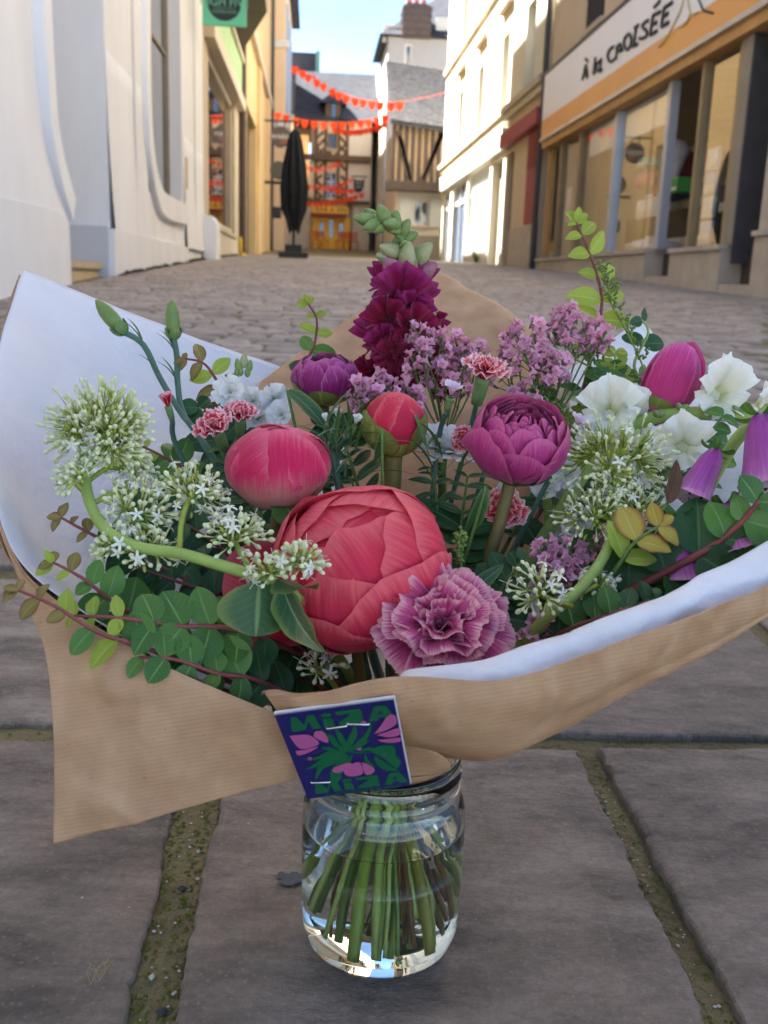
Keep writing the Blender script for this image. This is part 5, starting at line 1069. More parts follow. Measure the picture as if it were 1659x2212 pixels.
q.matrix_local = Matrix(((*(ex.normalized()*sc),), (*(ey.normalized()*sc),), (*nx,))).transposed().to_4x4(); q.location = card_pt(.55, .028, .0007)-tagroot.location
m_steel = mat('staple_steel', (.7, .7, .72), .25, .05, 9, metal=1.0)
for pts in ([(.40,.80),(.405,.785),(.575,.79),(.58,.805)], [(.585,.822),(.59,.808),(.76,.775),(.765,.79)], [(.10,.215),(.105,.205),(.275,.185),(.28,.19)]):
    MB().tube([card_pt(u, v, .0013 if 0 < i < 3 else .0002) for i, (u, v) in enumerate(pts)], .0005, 6).build('staple', m_steel, tagroot, smooth=True)

# ================================================================ FLOWERS
def flower(name, label, cat, d, direc, spin=0, group=None):
    p = at(*d); o = empty(name, p, label, cat, group); aim(o, direc, spin); return o
UP = Vector((0, 0, 1)); CAM = Vector((0, -1, .25)).normalized(); RT = Vector((1, 0, 0))
coral = petal_mat('coral_petal', srgb(208, 18, 70), srgb(224, 42, 80), srgb(234, 70, 92), srgb(244, 130, 134), .55, .55, .36, .07)
hot = petal_mat('hot_pink_petal', srgb(222, 186, 150), srgb(214, 34, 88), srgb(224, 52, 100), srgb(238, 120, 146), .5, .45, .28, .1, white_base=srgb(222, 170, 150), midp=.56)
magenta = petal_mat('magenta_petal', srgb(140, 20, 86), srgb(172, 40, 112), srgb(192, 66, 132), srgb(216, 112, 152), .55, .5, .22, .12)
purple = petal_mat('purple_petal', srgb(168, 166, 104), srgb(142, 30, 100), srgb(160, 46, 122), srgb(206, 112, 160), .6, .5, .22, .2)
pinkt = petal_mat('pink_tulip_petal', srgb(224, 150, 170), srgb(212, 58, 130), srgb(206, 76, 146), srgb(226, 130, 176), .5, .45, .3, .2)

def peony(o, Rr, specs, mt, squash=.9, seed=0, ruf=.012):
    for i, (k, phi, hw, top, *rest) in enumerate(specs):
        fl = rest[0] if rest else 0.; inw = rest[1] if len(rest) > 1 else 0.
        me = grid_mesh('petal', shell_rows(Rr*k, radians(phi), radians(hw), radians(top), squash=squash, flare=fl, ruffle=ruf, seed=i+seed, inward=inw, nu=17, nv=17), mt); link('petal', me, None, o)
def sepals(o, Rr, n, top, squash=.9, hw=34, mt=None, seed=0, k=1.03):
    for i in range(n):
        me = grid_mesh('sepal', shell_rows(Rr*k, 2*pi*i/n+seed, radians(hw), radians(top+(i % 3)*12-8), squash=squash, ruffle=.01, seed=i+seed*5, nu=9, nv=9), mt or m_sepal); link('sepal', me, None, o)

# 1 big coral peony
Rb = size_at(196, at(770, 1220, .52)); o = flower('coral_peony', 'large coral peony, the biggest bloom, in the middle front', 'peony', (776, 1218, .525), Vector((-.22, -.50, .84)), 0, 'peonies in the bouquet')
peony(o, Rb, [(1.05, -120, 64, 68), (1.03, -36, 56, 52), (1.0, 36, 64, 38), (1.01, 112, 64, 30), (1.03, 180, 58, 46), (1.06, 228, 44, 80, .08),
  (.965, -80, 54, 44), (.955, 2, 50, 26), (.95, 90, 62, 14), (.96, 205, 58, 36),
  (.935, 160, 60, 22), (.93, 245, 56, 26), (.915, -40, 60, 8), (.905, 150, 62, 2), (.885, 60, 70, -18), (.86, 210, 80, -34)], coral, .74, 3, .028)
sepals(o, Rb*.99, 5, 140, .74); stem_to_bind(o, o.location-Vector((-.0, .0, Rb*.8)), UP, .0035, m_stem_brown, seed=1, lead=.01)
# its loose lower petal
me = grid_mesh('loose_petal', shell_rows(Rb*1.08, radians(196), radians(36), radians(88), squash=.80, flare=.42, ruffle=.012, seed=9, nu=13, nv=13), coral); link('loose_petal', me, None, o)
# 2 hot pink bud, left
Rp = size_at(112, at(600, 1010, .585)); o = flower('pink_peony_bud', 'smooth hot pink peony bud with a pale streak, left of the centre', 'peony', (601, 1008, .585), Vector((-.05, -.25, 1)), .3, 'peonies in the bouquet')
peony(o, Rp, [(1.03, -92, 58, 6), (1.0, -20, 60, 10), (1.01, 60, 58, 12), (1.0, 130, 58, 10), (1.02, 195, 58, 12), (.96, -45, 60, -20), (.955, 80, 60, -24), (.95, 200, 60, -20)], hot, .76, 21, .024)
sepals(o, Rp, 5, 104, .74, 30, seed=2); stem_to_bind(o, o.location-UP*Rp*.7, UP, .0033, m_stem_brown, seed=2)
# 3 coral and green bud
Rg = size_at(70, at(850, 915, .63)); o = flower('coral_peony_bud', 'round green peony bud opening coral at its top, middle of the bouquet', 'peony', (851, 915, .63), Vector((.06, -.18, 1)), 0, 'peonies in the bouquet')
peony(o, Rg*.97, [(1.0, -90, 62, 0), (.99, 0, 62, -6), (.985, 90, 62, 0), (.995, 180, 62, -8), (.96, 40, 70, -40)], coral, 1.0, 31, .008)
for phi, hw, top in ((-40, 42, 62), (-150, 46, 78), (40, 50, 58), (110, 50, 50), (180, 44, 66), (-95, 30, 108), (0, 46, 84)): link('sepal', grid_mesh('sepal', shell_rows(Rg*(1.03+.006*(phi % 3)), radians(phi), radians(hw), radians(top), squash=1.0, ruffle=.01, seed=phi, nu=11, nv=11), m_sepal), None, o)
stem_to_bind(o, o.location-UP*Rg*.95, UP, .0058, m_stem_brown, seed=3, r2=.004)
# 4 purple peony back left
Rv = size_at(70, at(705, 812, .70)); o = flower('purple_peony', 'half open purple peony with green tinged petals, back left', 'peony', (703, 818, .70), Vector((-.08, -.1, 1)), 0, 'peonies in the bouquet')
specs = []
rr_ = random.Random(12)
for ring, (k, n, top, hw) in enumerate(((1.0, 9, 50, 26), (.95, 9, 38, 24), (.88, 8, 28, 24), (.78, 7, 20, 26), (.66, 6, 14, 30))):
    for i in range(n): specs.append((k+rr_.uniform(-.02, .03), 360*i/n+ring*21+rr_.uniform(-8, 8), hw, top+rr_.uniform(-9, 9), .05))
for i, s_ in enumerate(specs): link('petal', grid_mesh('petal', shell_rows(Rv*s_[0], radians(s_[1]), radians(s_[2]), radians(s_[3]), squash=.82, flare=.06, ruffle=.03, seed=i+60, nu=9, nv=11), purple), None, o)
sepals(o, Rv, 6, 98, .82, 30, seed=1); stem_to_bind(o, o.location-UP*Rv*.75, UP, .0035, m_stem_brown, seed=4)
# 5 magenta peony right: open rosette
Rm = size_at(103, at(1125, 945, .59)); o = flower('magenta_peony', 'magenta peony with tightly folded rosette centre, right of the middle', 'peony', (1124, 950, .59), Vector((.04, -.48, 1)), 0, 'peonies in the bouquet')
specs = [(1.05, 215, 34, 60, .20, .9), (1.02, -28, 46, 56, .03, .92), (1.02, -105, 42, 72, .0, .92), (1.0, -62, 30, 82, .02, .92), (1.0, 40, 48, 46, .02, .92), (1.0, 100, 48, 44, .03, .92), (1.0, 160, 46, 50, .05, .92)]
for k_, n_, top_, hw_ in ((.93, 6, 48, 34), (.84, 7, 42, 28), (.74, 7, 38, 26), (.62, 7, 34, 26), (.5, 6, 30, 28), (.37, 5, 26, 34), (.22, 4, 22, 44)):
    for i in range(n_): specs.append((k_+rr_.uniform(-.02, .02), 360*i/n_+k_*300+rr_.uniform(-9, 9), hw_, top_+rr_.uniform(-6, 8), .03, (.90+.05*(1-k_))*cos(radians(48))/(k_*cos(radians(top_)))*.95))
for i, s_ in enumerate(specs): link('petal', grid_mesh('petal', shell_rows(Rm*s_[0], radians(s_[1]), radians(s_[2]), radians(s_[3]), squash=s_[5], flare=s_[4], ruffle=.025, seed=i+100, nu=11, nv=13), magenta), None, o)
sepals(o, Rm, 5, 128, .92, 38, seed=4); tube_w(o, [at(1105, 1030, .59), at(1085, 1110, .585), at(1062, 1190, .582), at(1030, 1290, .584), BP], .0042, m_stem_brown)
# 6 pink tulip-like bud far right
Rt = size_at(66, at(1450, 830, .67)); o = flower('pink_peony_bud', 'upright pink peony bud shaped like a tulip at the far right', 'peony', (1446, 830, .67), Vector((.28, -.1, 1)), 0, 'peonies in the bouquet')
peony(o, Rt*.9, [(1.0, -95, 46, 12), (1.05, 175, 44, 18, .05), (1.0, 60, 52, 8), (1.06, -30, 40, 26, .12), (.92, 110, 64, -10), (.93, -100, 56, 0), (.9, 20, 56, -4)], pinkt, 1.5, 40, .03)
sepals(o, Rt, 4, 118, 1.2, 34, seed=3); stem_to_bind(o, o.location-UP*Rt, UP, .0033, m_stem, seed=6)
link('outer_petal', grid_mesh('outer_petal', shell_rows(Rt*1.1, radians(0), radians(38), radians(66), squash=.9, flare=.35, ruffle=.03, seed=3), pinkt), None, o)

# ---- carnations
mauve = petal_mat('mauve_petal', srgb(140, 8, 74), srgb(172, 28, 98), srgb(206, 88, 136), srgb(230, 176, 178), .85, .55, .3, .16, edgew=.84)
redwhite = petal_mat('red_white_petal', srgb(200, 14, 40), srgb(216, 26, 50), srgb(232, 92, 108), srgb(252, 222, 222), .95, .5, .25, .12, edgew=.84, midp=.6)
def carnation(o, Rc, rings, mt, seed=0, nu=19):
    k = seed
    for n, L_k, sp, b0, b1, ruff, wv, z0 in rings:
        for i in range(n):
            rn = random.Random(k); me = grid_mesh('petal', fan_rows(Rc*L_k*rn.uniform(.92, 1.06), sp, radians(b0+rn.uniform(-6, 6)), radians(b1+rn.uniform(-10, 10)), 2*pi*i/n+rn.uniform(-.15, .15)+z0*7, ruff*rn.uniform(.8, 1.3), wv*rn.uniform(.8, 1.2), .032, 13, k, Rc*.03, nu, 9, Rc*z0), mt); link('petal', me, None, o); k += 1
def calyx(o, r, h, mt=None, z=0.):
    mb = MB().lathe([(.001, z-h), (r*.75, z-h*.97), (r*.95, z-h*.6), (r, z-h*.2), (r*1.05, z+.0), (r*.8, z+.0)], (0, 0, 0), 12); mb.build('calyx', mt or m_calyx_p, o, True, local=True)
m_calyx_p = mat('calyx_green', srgb(108, 134, 78), .5, .15, 200)
Rc = size_at(158, at(950, 1350, .475)); o = flower('mauve_carnation', 'big ruffled mauve carnation at the front lip of the paper', 'carnation', (948, 1376, .485), Vector((.02, -.62, .78)), 0, 'carnations in the bouquet')
carnation(o, Rc, [(7, 1.06, .62, 30, 112, .045, 1.7, .0), (7, .98, .6, 24, 92, .055, 1.8, .05), (6, .86, .62, 16, 74, .07, 1.9, .09), (5, .70, .68, 10, 58, .10, 2.1, .12), (5, .54, .74, 4, 42, .13, 2.2, .14), (4, .40, .8, 0, 30, .17, 2.4, .16), (4, .28, .9, 0, 20, .2, 2.6, .18)], mauve, 500, 31)
calyx(o, Rc*.22, Rc*.5, z=.0); stem_to_bind(o, o.location-Vector((0, -.02, .03)), (0, -.3, 1), .003, m_stem_blue, seed=8, lead=.01)
def small_carn(label, d, px, direc, seed, mt=None, rings=None, stem=True, sm=None):
    R_ = size_at(px, at(*d)); o = flower('spray_carnation', label, 'carnation', d, direc, seed, 'carnations in the bouquet')
    carnation(o, R_, rings or [(7, 1.0, .5, 20, 98, .09, 2.0, .0), (6, .86, .5, 14, 76, .12, 2.2, .08), (5, .7, .52, 8, 52, .15, 2.3, .12), (4, .5, .6, 2, 30, .18, 2.4, .15)], mt or redwhite, seed*100)
    calyx(o, R_*.24, R_*.95, z=.1*R_)
    if stem: stem_to_bind(o, o.matrix_basis @ Vector((0, 0, -R_*.8)) if False else root_m(o) @ Vector((0, 0, -R_*.85)), direc, .0018, sm or m_stem_blue, seed=seed, lead=.03)
    return o
small_carn('red and white spray carnation facing up behind the coral bud', (1042, 822, .66), 68, Vector((.15, -.25, 1)), 11)
small_carn('red and white spray carnation above the smooth pink bud, nearer to it', (470, 935, .62), 56, Vector((-.35, -.5, .9)), 12)
small_carn('red and white spray carnation behind the smooth pink bud', (520, 908, .65), 48, Vector((.1, -.35, 1)), 13)
small_carn('half open red and white carnation beside the tall carnation buds', (364, 880, .64), 34, Vector((-.25, -.1, 1)), 14, rings=[(5, 1.0, .5, 8, 36, .06, 1.6, 0), (4, .9, .5, 4, 20, .08, 1.6, .05)])
small_carn('red and white carnation low down right of the coral peony', (1085, 1110, .61), 62, Vector((.0, -.75, .6)), 15)
small_carn('red and white carnation tucked left of the magenta peony', (1008, 955, .64), 40, Vector((-.4, -.6, .5)), 16)
# pale pink dianthus bits
palep = petal_mat('pale_pink_petal', srgb(214, 170, 200), srgb(226, 196, 216), srgb(236, 216, 228), srgb(246, 236, 240), .6, .55, .3, .1)
whitep = petal_mat('white_petal', srgb(200, 210, 170), srgb(232, 234, 226), srgb(240, 240, 236), srgb(246, 246, 244), .5, .55, .3, .06)
creamp = petal_mat('cream_petal', srgb(206, 212, 150), srgb(236, 236, 214), srgb(244, 244, 232), srgb(248, 248, 240), .5, .55, .3, .06)
for lab, d, px, dr, sd in (('small pale pink dianthus right of the coral bud', (972, 862, .63), 34, (.15, -.3, 1), 21), ('small white dianthus left of the coral bud', (765, 922, .62), 24, (.3, -.4, 1), 22), ('tiny closed white dianthus beside the smooth pink bud', (705, 915, .62), 18, (-.2, -.2, 1), 23), ('small white dianthus between the two pink buds', (728, 908, .64), 22, (0, -.2, 1), 24), ('pink dianthus right of the magenta peony', (1240, 930, .62), 34, (.3, -.4, 1), 25)):
    small_carn(lab, d, px, Vector(dr), sd, palep if sd in (21, 25) else whitep, [(5, 1.0, .4, 4, 70 if sd in (21, 25) else 40, .05, 1.3, .3)])
# grassy dianthus leaves
gl = empty('dianthus_grass', BP, 'fine grassy dianthus leaves beside the coral bud', 'foliage'); rs = random.Random(2)
blade = grid_mesh('blade', leaf_rows(.05, .0028, .3, .9, .7, .8, 0, 3, 7), m_leaf_py)
for i in range(46):
    c = at(rs.choice((735, 745, 760, 700, 940, 970))+rs.uniform(-22, 22), rs.uniform(940, 1040), rs.uniform(.60, .64)); a = rs.uniform(0, 6.28)
    link('blade', blade, None, gl, Matrix.Translation(c-BP) @ Matrix.Rotation(a, 4, 'Z') @ Matrix.Rotation(rs.uniform(.4, 1.3), 4, 'X') @ Matrix.Scale(rs.uniform(.5, 1.1), 4))

# ---- tall carnation buds, upper left
def carn_bud(label, d, px, direc, path, sd):
    h = size_at(px, at(*d)); o = flower('carnation_bud', label, 'flower bud', d, direc, 0, 'tall carnation buds')
    rows = []
    for z, r in ((-.95, .10), (-.9, .22), (-.6, .32), (-.1, .37), (.35, .34), (.7, .22), (.92, .09), (1.0, .015)): rows.append([Vector((h*r*(1+.04*cos(5*a))*cos(a), h*r*(1+.04*cos(5*a))*sin(a), h*z)) for a in [2*pi*k/20 for k in range(20)]])
    MB().grid(rows, 0, True).build('bud', mat('bud_green', srgb(92, 122, 62), .45, .2, 50, col2=srgb(128, 146, 72)), o, True, local=True)
    for k in range(4): link('calyx_tip', grid_mesh('calyx_tip', shell_rows(h*.42, k*pi/2+.4, radians(40), radians(62), th_base=2.9, squash=1.1, flare=.08, ruffle=.01, seed=k, nu=7, nv=7), m_calyx), None, o, Matrix.Translation((0, 0, -h*.62)))
    tube_w(o, [root_m(o) @ Vector((0, 0, -h*.9))]+[at(*p) for p in path]+[BP], .0021, m_stem_blue)
    for p in path[:2]:
        for s_ in (-1, 1): link('stem_leaf', blade, None, o, inv_of(o) @ (Matrix.Translation(at(*p)) @ Matrix.Rotation(s_*.9+1.6, 4, 'Z') @ Matrix.Rotation(1.1, 4, 'X') @ Matrix.Scale(.6, 4)))
carn_bud('closed green carnation bud leaning left over the white paper', (238, 684, .70), 46, Vector((-.62, 0, .72)), [(310, 745, .695), (345, 815, .685), (390, 890, .67), (470, 1010, .64)], 1)
carn_bud('closed green carnation bud standing upright over the white paper', (373, 690, .71), 42, Vector((-.04, 0, 1)), [(382, 770, .705), (384, 830, .69), (400, 900, .67), (480, 1020, .64)], 2)

# ---- burgundy snapdragon
burg = petal_mat('burgundy_petal', srgb(110, 0, 42), srgb(128, 4, 66), srgb(142, 14, 88), srgb(172, 54, 124), .55, .5, .25, .15)
burg2 = petal_mat('dark_burgundy_petal', srgb(100, 0, 24), srgb(124, 2, 40), srgb(132, 8, 62), srgb(150, 26, 84), .4, .5, .25, .15)
snap = empty('burgundy_snapdragon', at(862, 860, .74), 'tall burgundy snapdragon with a bent green bud tip', 'snapdragon')
m_snapbud = mat('snap_bud', srgb(116, 140, 76), .5, .18, 120, trans=.15, col2=srgb(150, 168, 104)); m_snapbud2 = mat('snap_bud_pale', srgb(150, 164, 96), .5, .12, 120, trans=.2, col2=srgb(196, 190, 150)); m_snapbud3 = mat('snap_bud_pink', srgb(160, 84, 116), .5, .15, 120, trans=.2, col2=srgb(190, 140, 140))
def snap_floret(par, d, px, direc, spin, mt, seed, cal=True):
    R_ = size_at(px, at(*d)); o = empty('floret', (0, 0, 0)); o.parent = par; o.matrix_local = inv_of(par) @ qm(at(*d), direc, spin)
    mb = MB(); rows_all = []
    for k, (phi, L_k, sp, b0, b1, ru) in enumerate(((54, 1.0, .6, 4, 78, .13), (126, 1.0, .6, 4, 78, .13), (205, .7, .5, 16, 118, .12), (270, .66, .55, 20, 128, .12), (335, .7, .5, 16, 118, .12))):
        link('petal', grid_mesh('petal', fan_rows(R_*L_k, sp*(1.3 if mt is creamp else 1), radians(b0), radians(b1), radians(phi), ru*(1.15 if mt is creamp else 1.2), 1.9 if mt is not creamp else 1.3, .015, 5, seed*10+k, R_*.12, 15, 10, -R_*.3, .12), mt), None, o)
    MB().lathe([(R_*.12, -R_*.75), (R_*.2, -R_*.6), (R_*.2, -R_*.34), (R_*.08, -R_*.3), (.0002, -R_*.32)], (0, 0, 0), 12).build('tube', mt, o, True, local=True)
for i, (x, y, Y, px, vx, vz, sp, mt) in enumerate(((868, 640, .705, 66, -.1, .18, 0, burg), (915, 655, .725, 46, .9, .2, .2, burg), (825, 610, .735, 42, -.7, .4, -.2, burg), (905, 612, .74, 44, .5, .5, .1, burg), (842, 700, .70, 58, -.35, .0, .1, burg2), (890, 712, .695, 54, .25, .0, -.1, burg2), (932, 720, .73, 44, .9, 0, 0, burg2), (808, 735, .725, 52, -.8, -.05, 0, burg), (850, 770, .70, 48, -.1, -.1, 0, burg2), (905, 775, .71, 50, .4, -.1, 0, burg2), (800, 805, .735, 40, -.5, -.2, .3, burg2), (930, 800, .74, 42, .5, -.2, 0, burg2), (960, 840, .73, 36, .4, -.3, 0, burg2), (850, 668, .712, 46, -.5, .1, .4, burg), (888, 672, .708, 48, .3, .05, -.3, burg), (872, 600, .73, 40, .0, .5, 0, burg), (835, 745, .705, 46, -.3, .0, .2, burg), (880, 745, .70, 44, .1, -.05, 0, burg2), (862, 815, .715, 44, 0, -.2, 0, burg2))):
    snap_floret(snap, (x, y, Y), px*1.32, Vector((vx, -1 if abs(vx) < .6 else -.45, vz)), sp, mt, i+1)
def bud_rows(r, h, n=12): return [[Vector((r*k*cos(a), r*k*sin(a)*.85, h*z)) for a in [2*pi*j/n for j in range(n)]] for z, k in ((0, .3), (.1, .72), (.3, 1), (.55, .95), (.8, .62), (.95, .3), (1.0, .03))]
for x, y, px, vx, vz, mt in ((785, 474, 20, -1, .1, m_snapbud), (800, 462, 15, -.8, .5, m_snapbud), (812, 475, 17, -.9, -.1, m_snapbud), (826, 462, 20, -.5, .8, m_snapbud), (800, 488, 16, -.9, -.4, m_snapbud), (835, 484, 18, -.4, .0, m_snapbud), (852, 477, 20, .1, 1, m_snapbud), (820, 494, 15, -.7, -.5, m_snapbud), (845, 500, 17, -.3, -.1, m_snapbud), (873, 492, 19, .5, .9, m_snapbud), (862, 508, 16, .0, .1, m_snapbud), (884, 512, 18, .9, .5, m_snapbud), (868, 524, 14, -.2, .2, m_snapbud), (842, 540, 24, -.9, .25, m_snapbud2), (878, 552, 28, .05, .9, m_snapbud2), (911, 548, 26, .7, .8, m_snapbud2), (832, 558, 22, -.8, .3, m_snapbud2), (848, 580, 28, -.6, .6, m_snapbud3), (918, 585, 26, .8, .6, m_snapbud3), (890, 572, 18, .2, .7, m_snapbud)):
    P_ = at(x, y, .735+random.uniform(-.008, .008)); r = size_at(px*1.3, P_)
    bo = link('bud', MB().grid(bud_rows(r*.62, r*1.9), 0, True).mesh('bud', mt, True), None, snap, inv_of(snap) @ qm(P_-Vector((vx, 0, vz)).normalized()*r*.9, Vector((vx, -.45, vz)), random.uniform(0, 3)))
    link('calyx', MB().grid(bud_rows(r*.7, r*.8), 0, True).mesh('calyx', m_snapbud, True), None, snap, inv_of(snap) @ qm(P_-Vector((vx, -.1, vz)).normalized()*r*1.0, Vector((vx, -.45, vz))))
tube_w(snap, [at(800, 476, .738), at(845, 488, .74), at(872, 520, .742), at(880, 600, .745), at(870, 760, .745), at(865, 900, .735), at(855, 1100, .69), BP], .0034, m_stem)
# open burgundy throat petals low down
# ---- white snapdragons, right, on a stem that sweeps to the right
ws = empty('cream_snapdragon', at(1560, 840, .66), 'cream snapdragon bent over to the right edge on a thick green stem', 'snapdragon')
for i, (x, y, Y, px, vx, vz, sp) in enumerate(((1560, 848, .645, 66, .15, .3, 0), (1475, 960, .615, 58, -.3, .35, .1), (1318, 885, .645, 62, -.2, .5, .1), (1370, 895, .655, 52, .5, .5, .1), (1650, 880, .65, 44, .6, .3, 0))): snap_floret(ws, (x, y, Y), px*1.35, Vector((vx, -.8, vz)), sp, creamp, i+40)
tube_w(ws, [at(1690, 880, .65), at(1610, 897, .648), at(1500, 893, .65), at(1400, 906, .655), at(1300, 970, .65), at(1150, 1200, .63), BP], .0048, m_stem_pale)
for x, y in ((1420, 900), (1470, 885), (1520, 880), (1590, 890)):
    P_ = at(x, y, .645); r = size_at(16, P_)
    for v in ((.6, -.4, .5), (-.5, -.4, .7)): link('calyx', MB().grid(bud_rows(r*.5, r*1.3), 0, True).mesh('calyx', m_snapbud, True), None, ws, inv_of(ws) @ qm(P_, Vector(v)))
# ---- white stock, left
def stock(label, spots, tip, Y, sd):
    o = empty('white_stock', at(spots[0][0], spots[0][1], Y), label, 'stock', 'white stocks'); k = sd
    for x, y, px in spots:
        R_ = size_at(px, at(x, y, Y)); f = empty('floret'); f.parent = o; rn = random.Random(k); f.matrix_local = inv_of(o) @ qm(at(x, y, Y+rn.uniform(-.015, .015)), (rn.uniform(-.5, .5), -.9, rn.uniform(0, .6)), rn.uniform(0, 3))
        for i in range(9): link('petal', grid_mesh('petal', fan_rows(R_*(1 if i < 5 else .7), .55, radians(18), radians(95 if i < 5 else 50), i*2*pi/5+(.6 if i > 4 else 0), .10, 1.5, .01, 4, k*9+i, 0, 11, 7), whitep), None, f)
        k += 1
    if tip:
        for (x, y, px) in tip:
            P_ = at(x, y, Y); r = size_at(px, P_); link('bud', MB().grid(bud_rows(r*.5, r*1.8), 0, True).mesh('bud', m_snapbud2 if y < 800 else m_snapbud, True), None, o, inv_of(o) @ qm(P_, ((x-525)*.01, -.1, 1)))
    stem_to_bind(o, at(spots[0][0], spots[0][1]+10, Y), UP, .003, m_stem_pale, seed=sd, lead=.04); return o
stock('white stock with a tip of pale buds behind the left carnations', [(500, 850, 46), (545, 868, 44), (590, 862, 46), (610, 900, 40), (560, 905, 38)], [(515, 802, 16), (527, 795, 18), (538, 803, 15), (520, 812, 14), (534, 815, 14), (528, 782, 13), (512, 816, 12)], .69, 700)
stock('white stock behind the magenta peony and right hand valerian', [(1180, 1050, 44), (1220, 1030, 40), (1270, 930, 40), (1255, 1120, 40), (1290, 905, 36), (1095, 1065, 30)], None, .645, 720)
# ---- white chrysanthemum
ch = flower('white_chrysanthemum', 'white chrysanthemum half hidden between the coral and magenta peonies', 'chrysanthemum', (960, 985, .65), Vector((.1, -.35, 1)))
Rk = size_at(90, at(960, 985, .65))
for ring, (n, k_, b0, b1) in enumerate(((16, 1.0, 40, 96), (15, .9, 30, 74), (13, .78, 18, 54), (10, .6, 8, 34))):
    for i in range(n): link('petal', grid_mesh('petal', fan_rows(Rk*k_, .15, radians(b0), radians(b1+random.uniform(-8, 8)), 2*pi*(i+.5*ring)/n, .02, .6, .0, 3, i+ring*20+800, Rk*.05, 7, 8, 0, 1.2), whitep), None, ch)
stem_to_bind(ch, at(955, 1000, .655), UP, .003, m_stem, seed=30)

# ---- valerian: branched heads of tiny white florets
m_val = mat('valerian_white', (.82, .83, .70), .55, .05, 200, trans=.2); m_valb = mat('valerian_bud', srgb(214, 220, 160), .5, .1, 200, trans=.15, col2=srgb(236, 238, 206)); m_valt = mat('valerian_tube', srgb(212, 216, 156), .5, .1, 200, trans=.15); m_valg = mat('valerian_branch', srgb(150, 166, 66), .5, .15, 200, trans=.1)
def val_meshes():
    f = MB(); f.tube([(0, 0, -.009), (0, 0, 0)], [.0005, .00075], 5, 1)
    for k in range(5):
        a = 2*pi*k/5; r = Matrix.Rotation(a, 3, 'Z'); pts = [(0, -.0006, 0), (.0020, -.0008, .0003), (.0038, -.0007, -.0003), (.0044, 0, -.0009), (.0038, .0007, -.0003), (.0020, .0008, .0003), (0, .0006, 0)]
        f.poly([r @ Vector(p) for p in pts], 0)
    f.tube([(0, 0, 0), (.0006, 0, .005)], .00018, 3, 0)
    fm = f.mesh('floret', [m_val, m_valt], True)
    b2 = MB(); b2.tube([(0, 0, -.009), (0, 0, -.001)], [.0004, .0006], 5, 0); b2.lathe([(.0005, -.0016), (.0012, -.0004), (.0014, .0006), (.0009, .0018), (.0001, .0022)], (0, 0, 0), 7, 1); bm_ = b2.mesh('bud', [m_valt, m_valb], True)
    g = MB(); g.lathe([(.0003, -.004), (.0008, -.002), (.001, .0), (.0006, .0012), (.0001, .0015)], (0, 0, 0), 6, 0); gm = g.mesh('young_bud', [mat('valerian_young', srgb(176, 190, 84), .5, .12, 200, trans=.15)], True)
    return fm, bm_, gm
VF, VB, VG = val_meshes()
BUDS = {}
def val_cluster(par, d, px, axis, n_open, n_bud, n_young, stalk_from, sd, flat=.75, sc=1.0):
    P_ = at(*d); R_ = size_at(px, P_); rn = random.Random(sd); axis = Vector(axis).normalized(); c = P_-axis*R_*.55
    h = empty('flower_head'); h.parent = par; h.matrix_local = inv_of(par) @ qm(c, axis); inv = inv_of(h); br_m = MB()
    hubs = []
    for k in range(9): a = k*2.4; rr2 = .55*sqrt((k+.5)/9); q = Vector((cos(a)*rr2*R_, sin(a)*rr2*R_, R_*.42*(1-rr2*.6))); hubs.append(q); br_m.tube(smooth_path([(0, 0, -R_*.15), q*.5+Vector((0, 0, -R_*.06)), q], 3), .0007, 4)
    n_bud += int(n_open*.4)+int(n_bud*.2); n_open = max(4, int(n_open*.62)); rest = MB(); rest_n = 0; tot = n_open+n_bud+n_young; kinds = [VF]*n_open+[VB]*n_bud+[VG]*n_young; rn.shuffle(kinds)
    for k in range(tot):
        g = (k+.5)/tot; th_ = math.acos(1-g*1.02*(1.25 if flat > .9 else 1.0)) if True else 0; ph = k*2.39996+rn.uniform(-.25, .25); th_ = min(th_+rn.uniform(-.1, .1), 1.9)
        dv = Vector((sin(th_)*cos(ph), sin(th_)*sin(ph), cos(th_)*flat+.12)); rad = R_*(rn.uniform(.74, 1.12) if kinds[k] is not VG else rn.uniform(.6, .88))*(1+.16*noise.noise(Vector((cos(ph)*1.5, sin(ph)*1.5, th_*1.5+sd))))
        p = Vector((sin(th_)*cos(ph)*rad, sin(th_)*sin(ph)*rad, cos(th_)*rad*flat)); hub = min(hubs, key=lambda q: (q-p).length)
        dirv = ((p-hub).normalized()+dv*.5+Vector((0, 0, .3))).normalized(); s_ = sc*rn.uniform(.7, 1.1)
        mw_ = qm(p, dirv, rn.uniform(0, 6), s_)
        if kinds[k] is VF or (kinds[k] is VB and BUDS.get(par.name, 0) < 298):
            link('floret' if kinds[k] is VF else 'bud', kinds[k], None, h, mw_)
            if kinds[k] is VB: BUDS[par.name] = BUDS.get(par.name, 0)+1
        else:
            n0 = len(rest.v); src = kinds[k]; rest.v += [mw_ @ v.co for v in src.vertices]; rest.f += [tuple(n0+i for i in q.vertices) for q in src.polygons]; rest.m += [2 if src is VG else q.material_index for q in src.polygons]
        e = p-dirv*.008*s_; br_m.tube([hub, hub.lerp(e, .6)+Vector((0, 0, -.0006)), e], .0004, 3)
    br_m.build('branchlets', m_valg, h, True, local=True)
    if rest.f: tag(rest.build('young_buds', [m_valt, m_valb, VG.materials[0]], h, True, local=True), kind='stuff')
    if stalk_from: tube_w(par, [at(*s_) for s_ in stalk_from]+[c-axis*R_*.1], .0016, m_valg, 'branch', 4, 6)
vl = empty('white_valerian', at(550, 1245, .475), 'white valerian on a thick bent stem sweeping over the left of the bouquet', 'valerian')
val_cluster(vl, (205, 880, .55), 112, (-.1, -.35, 1), 16, 130, 90, None, 1, 1.0)
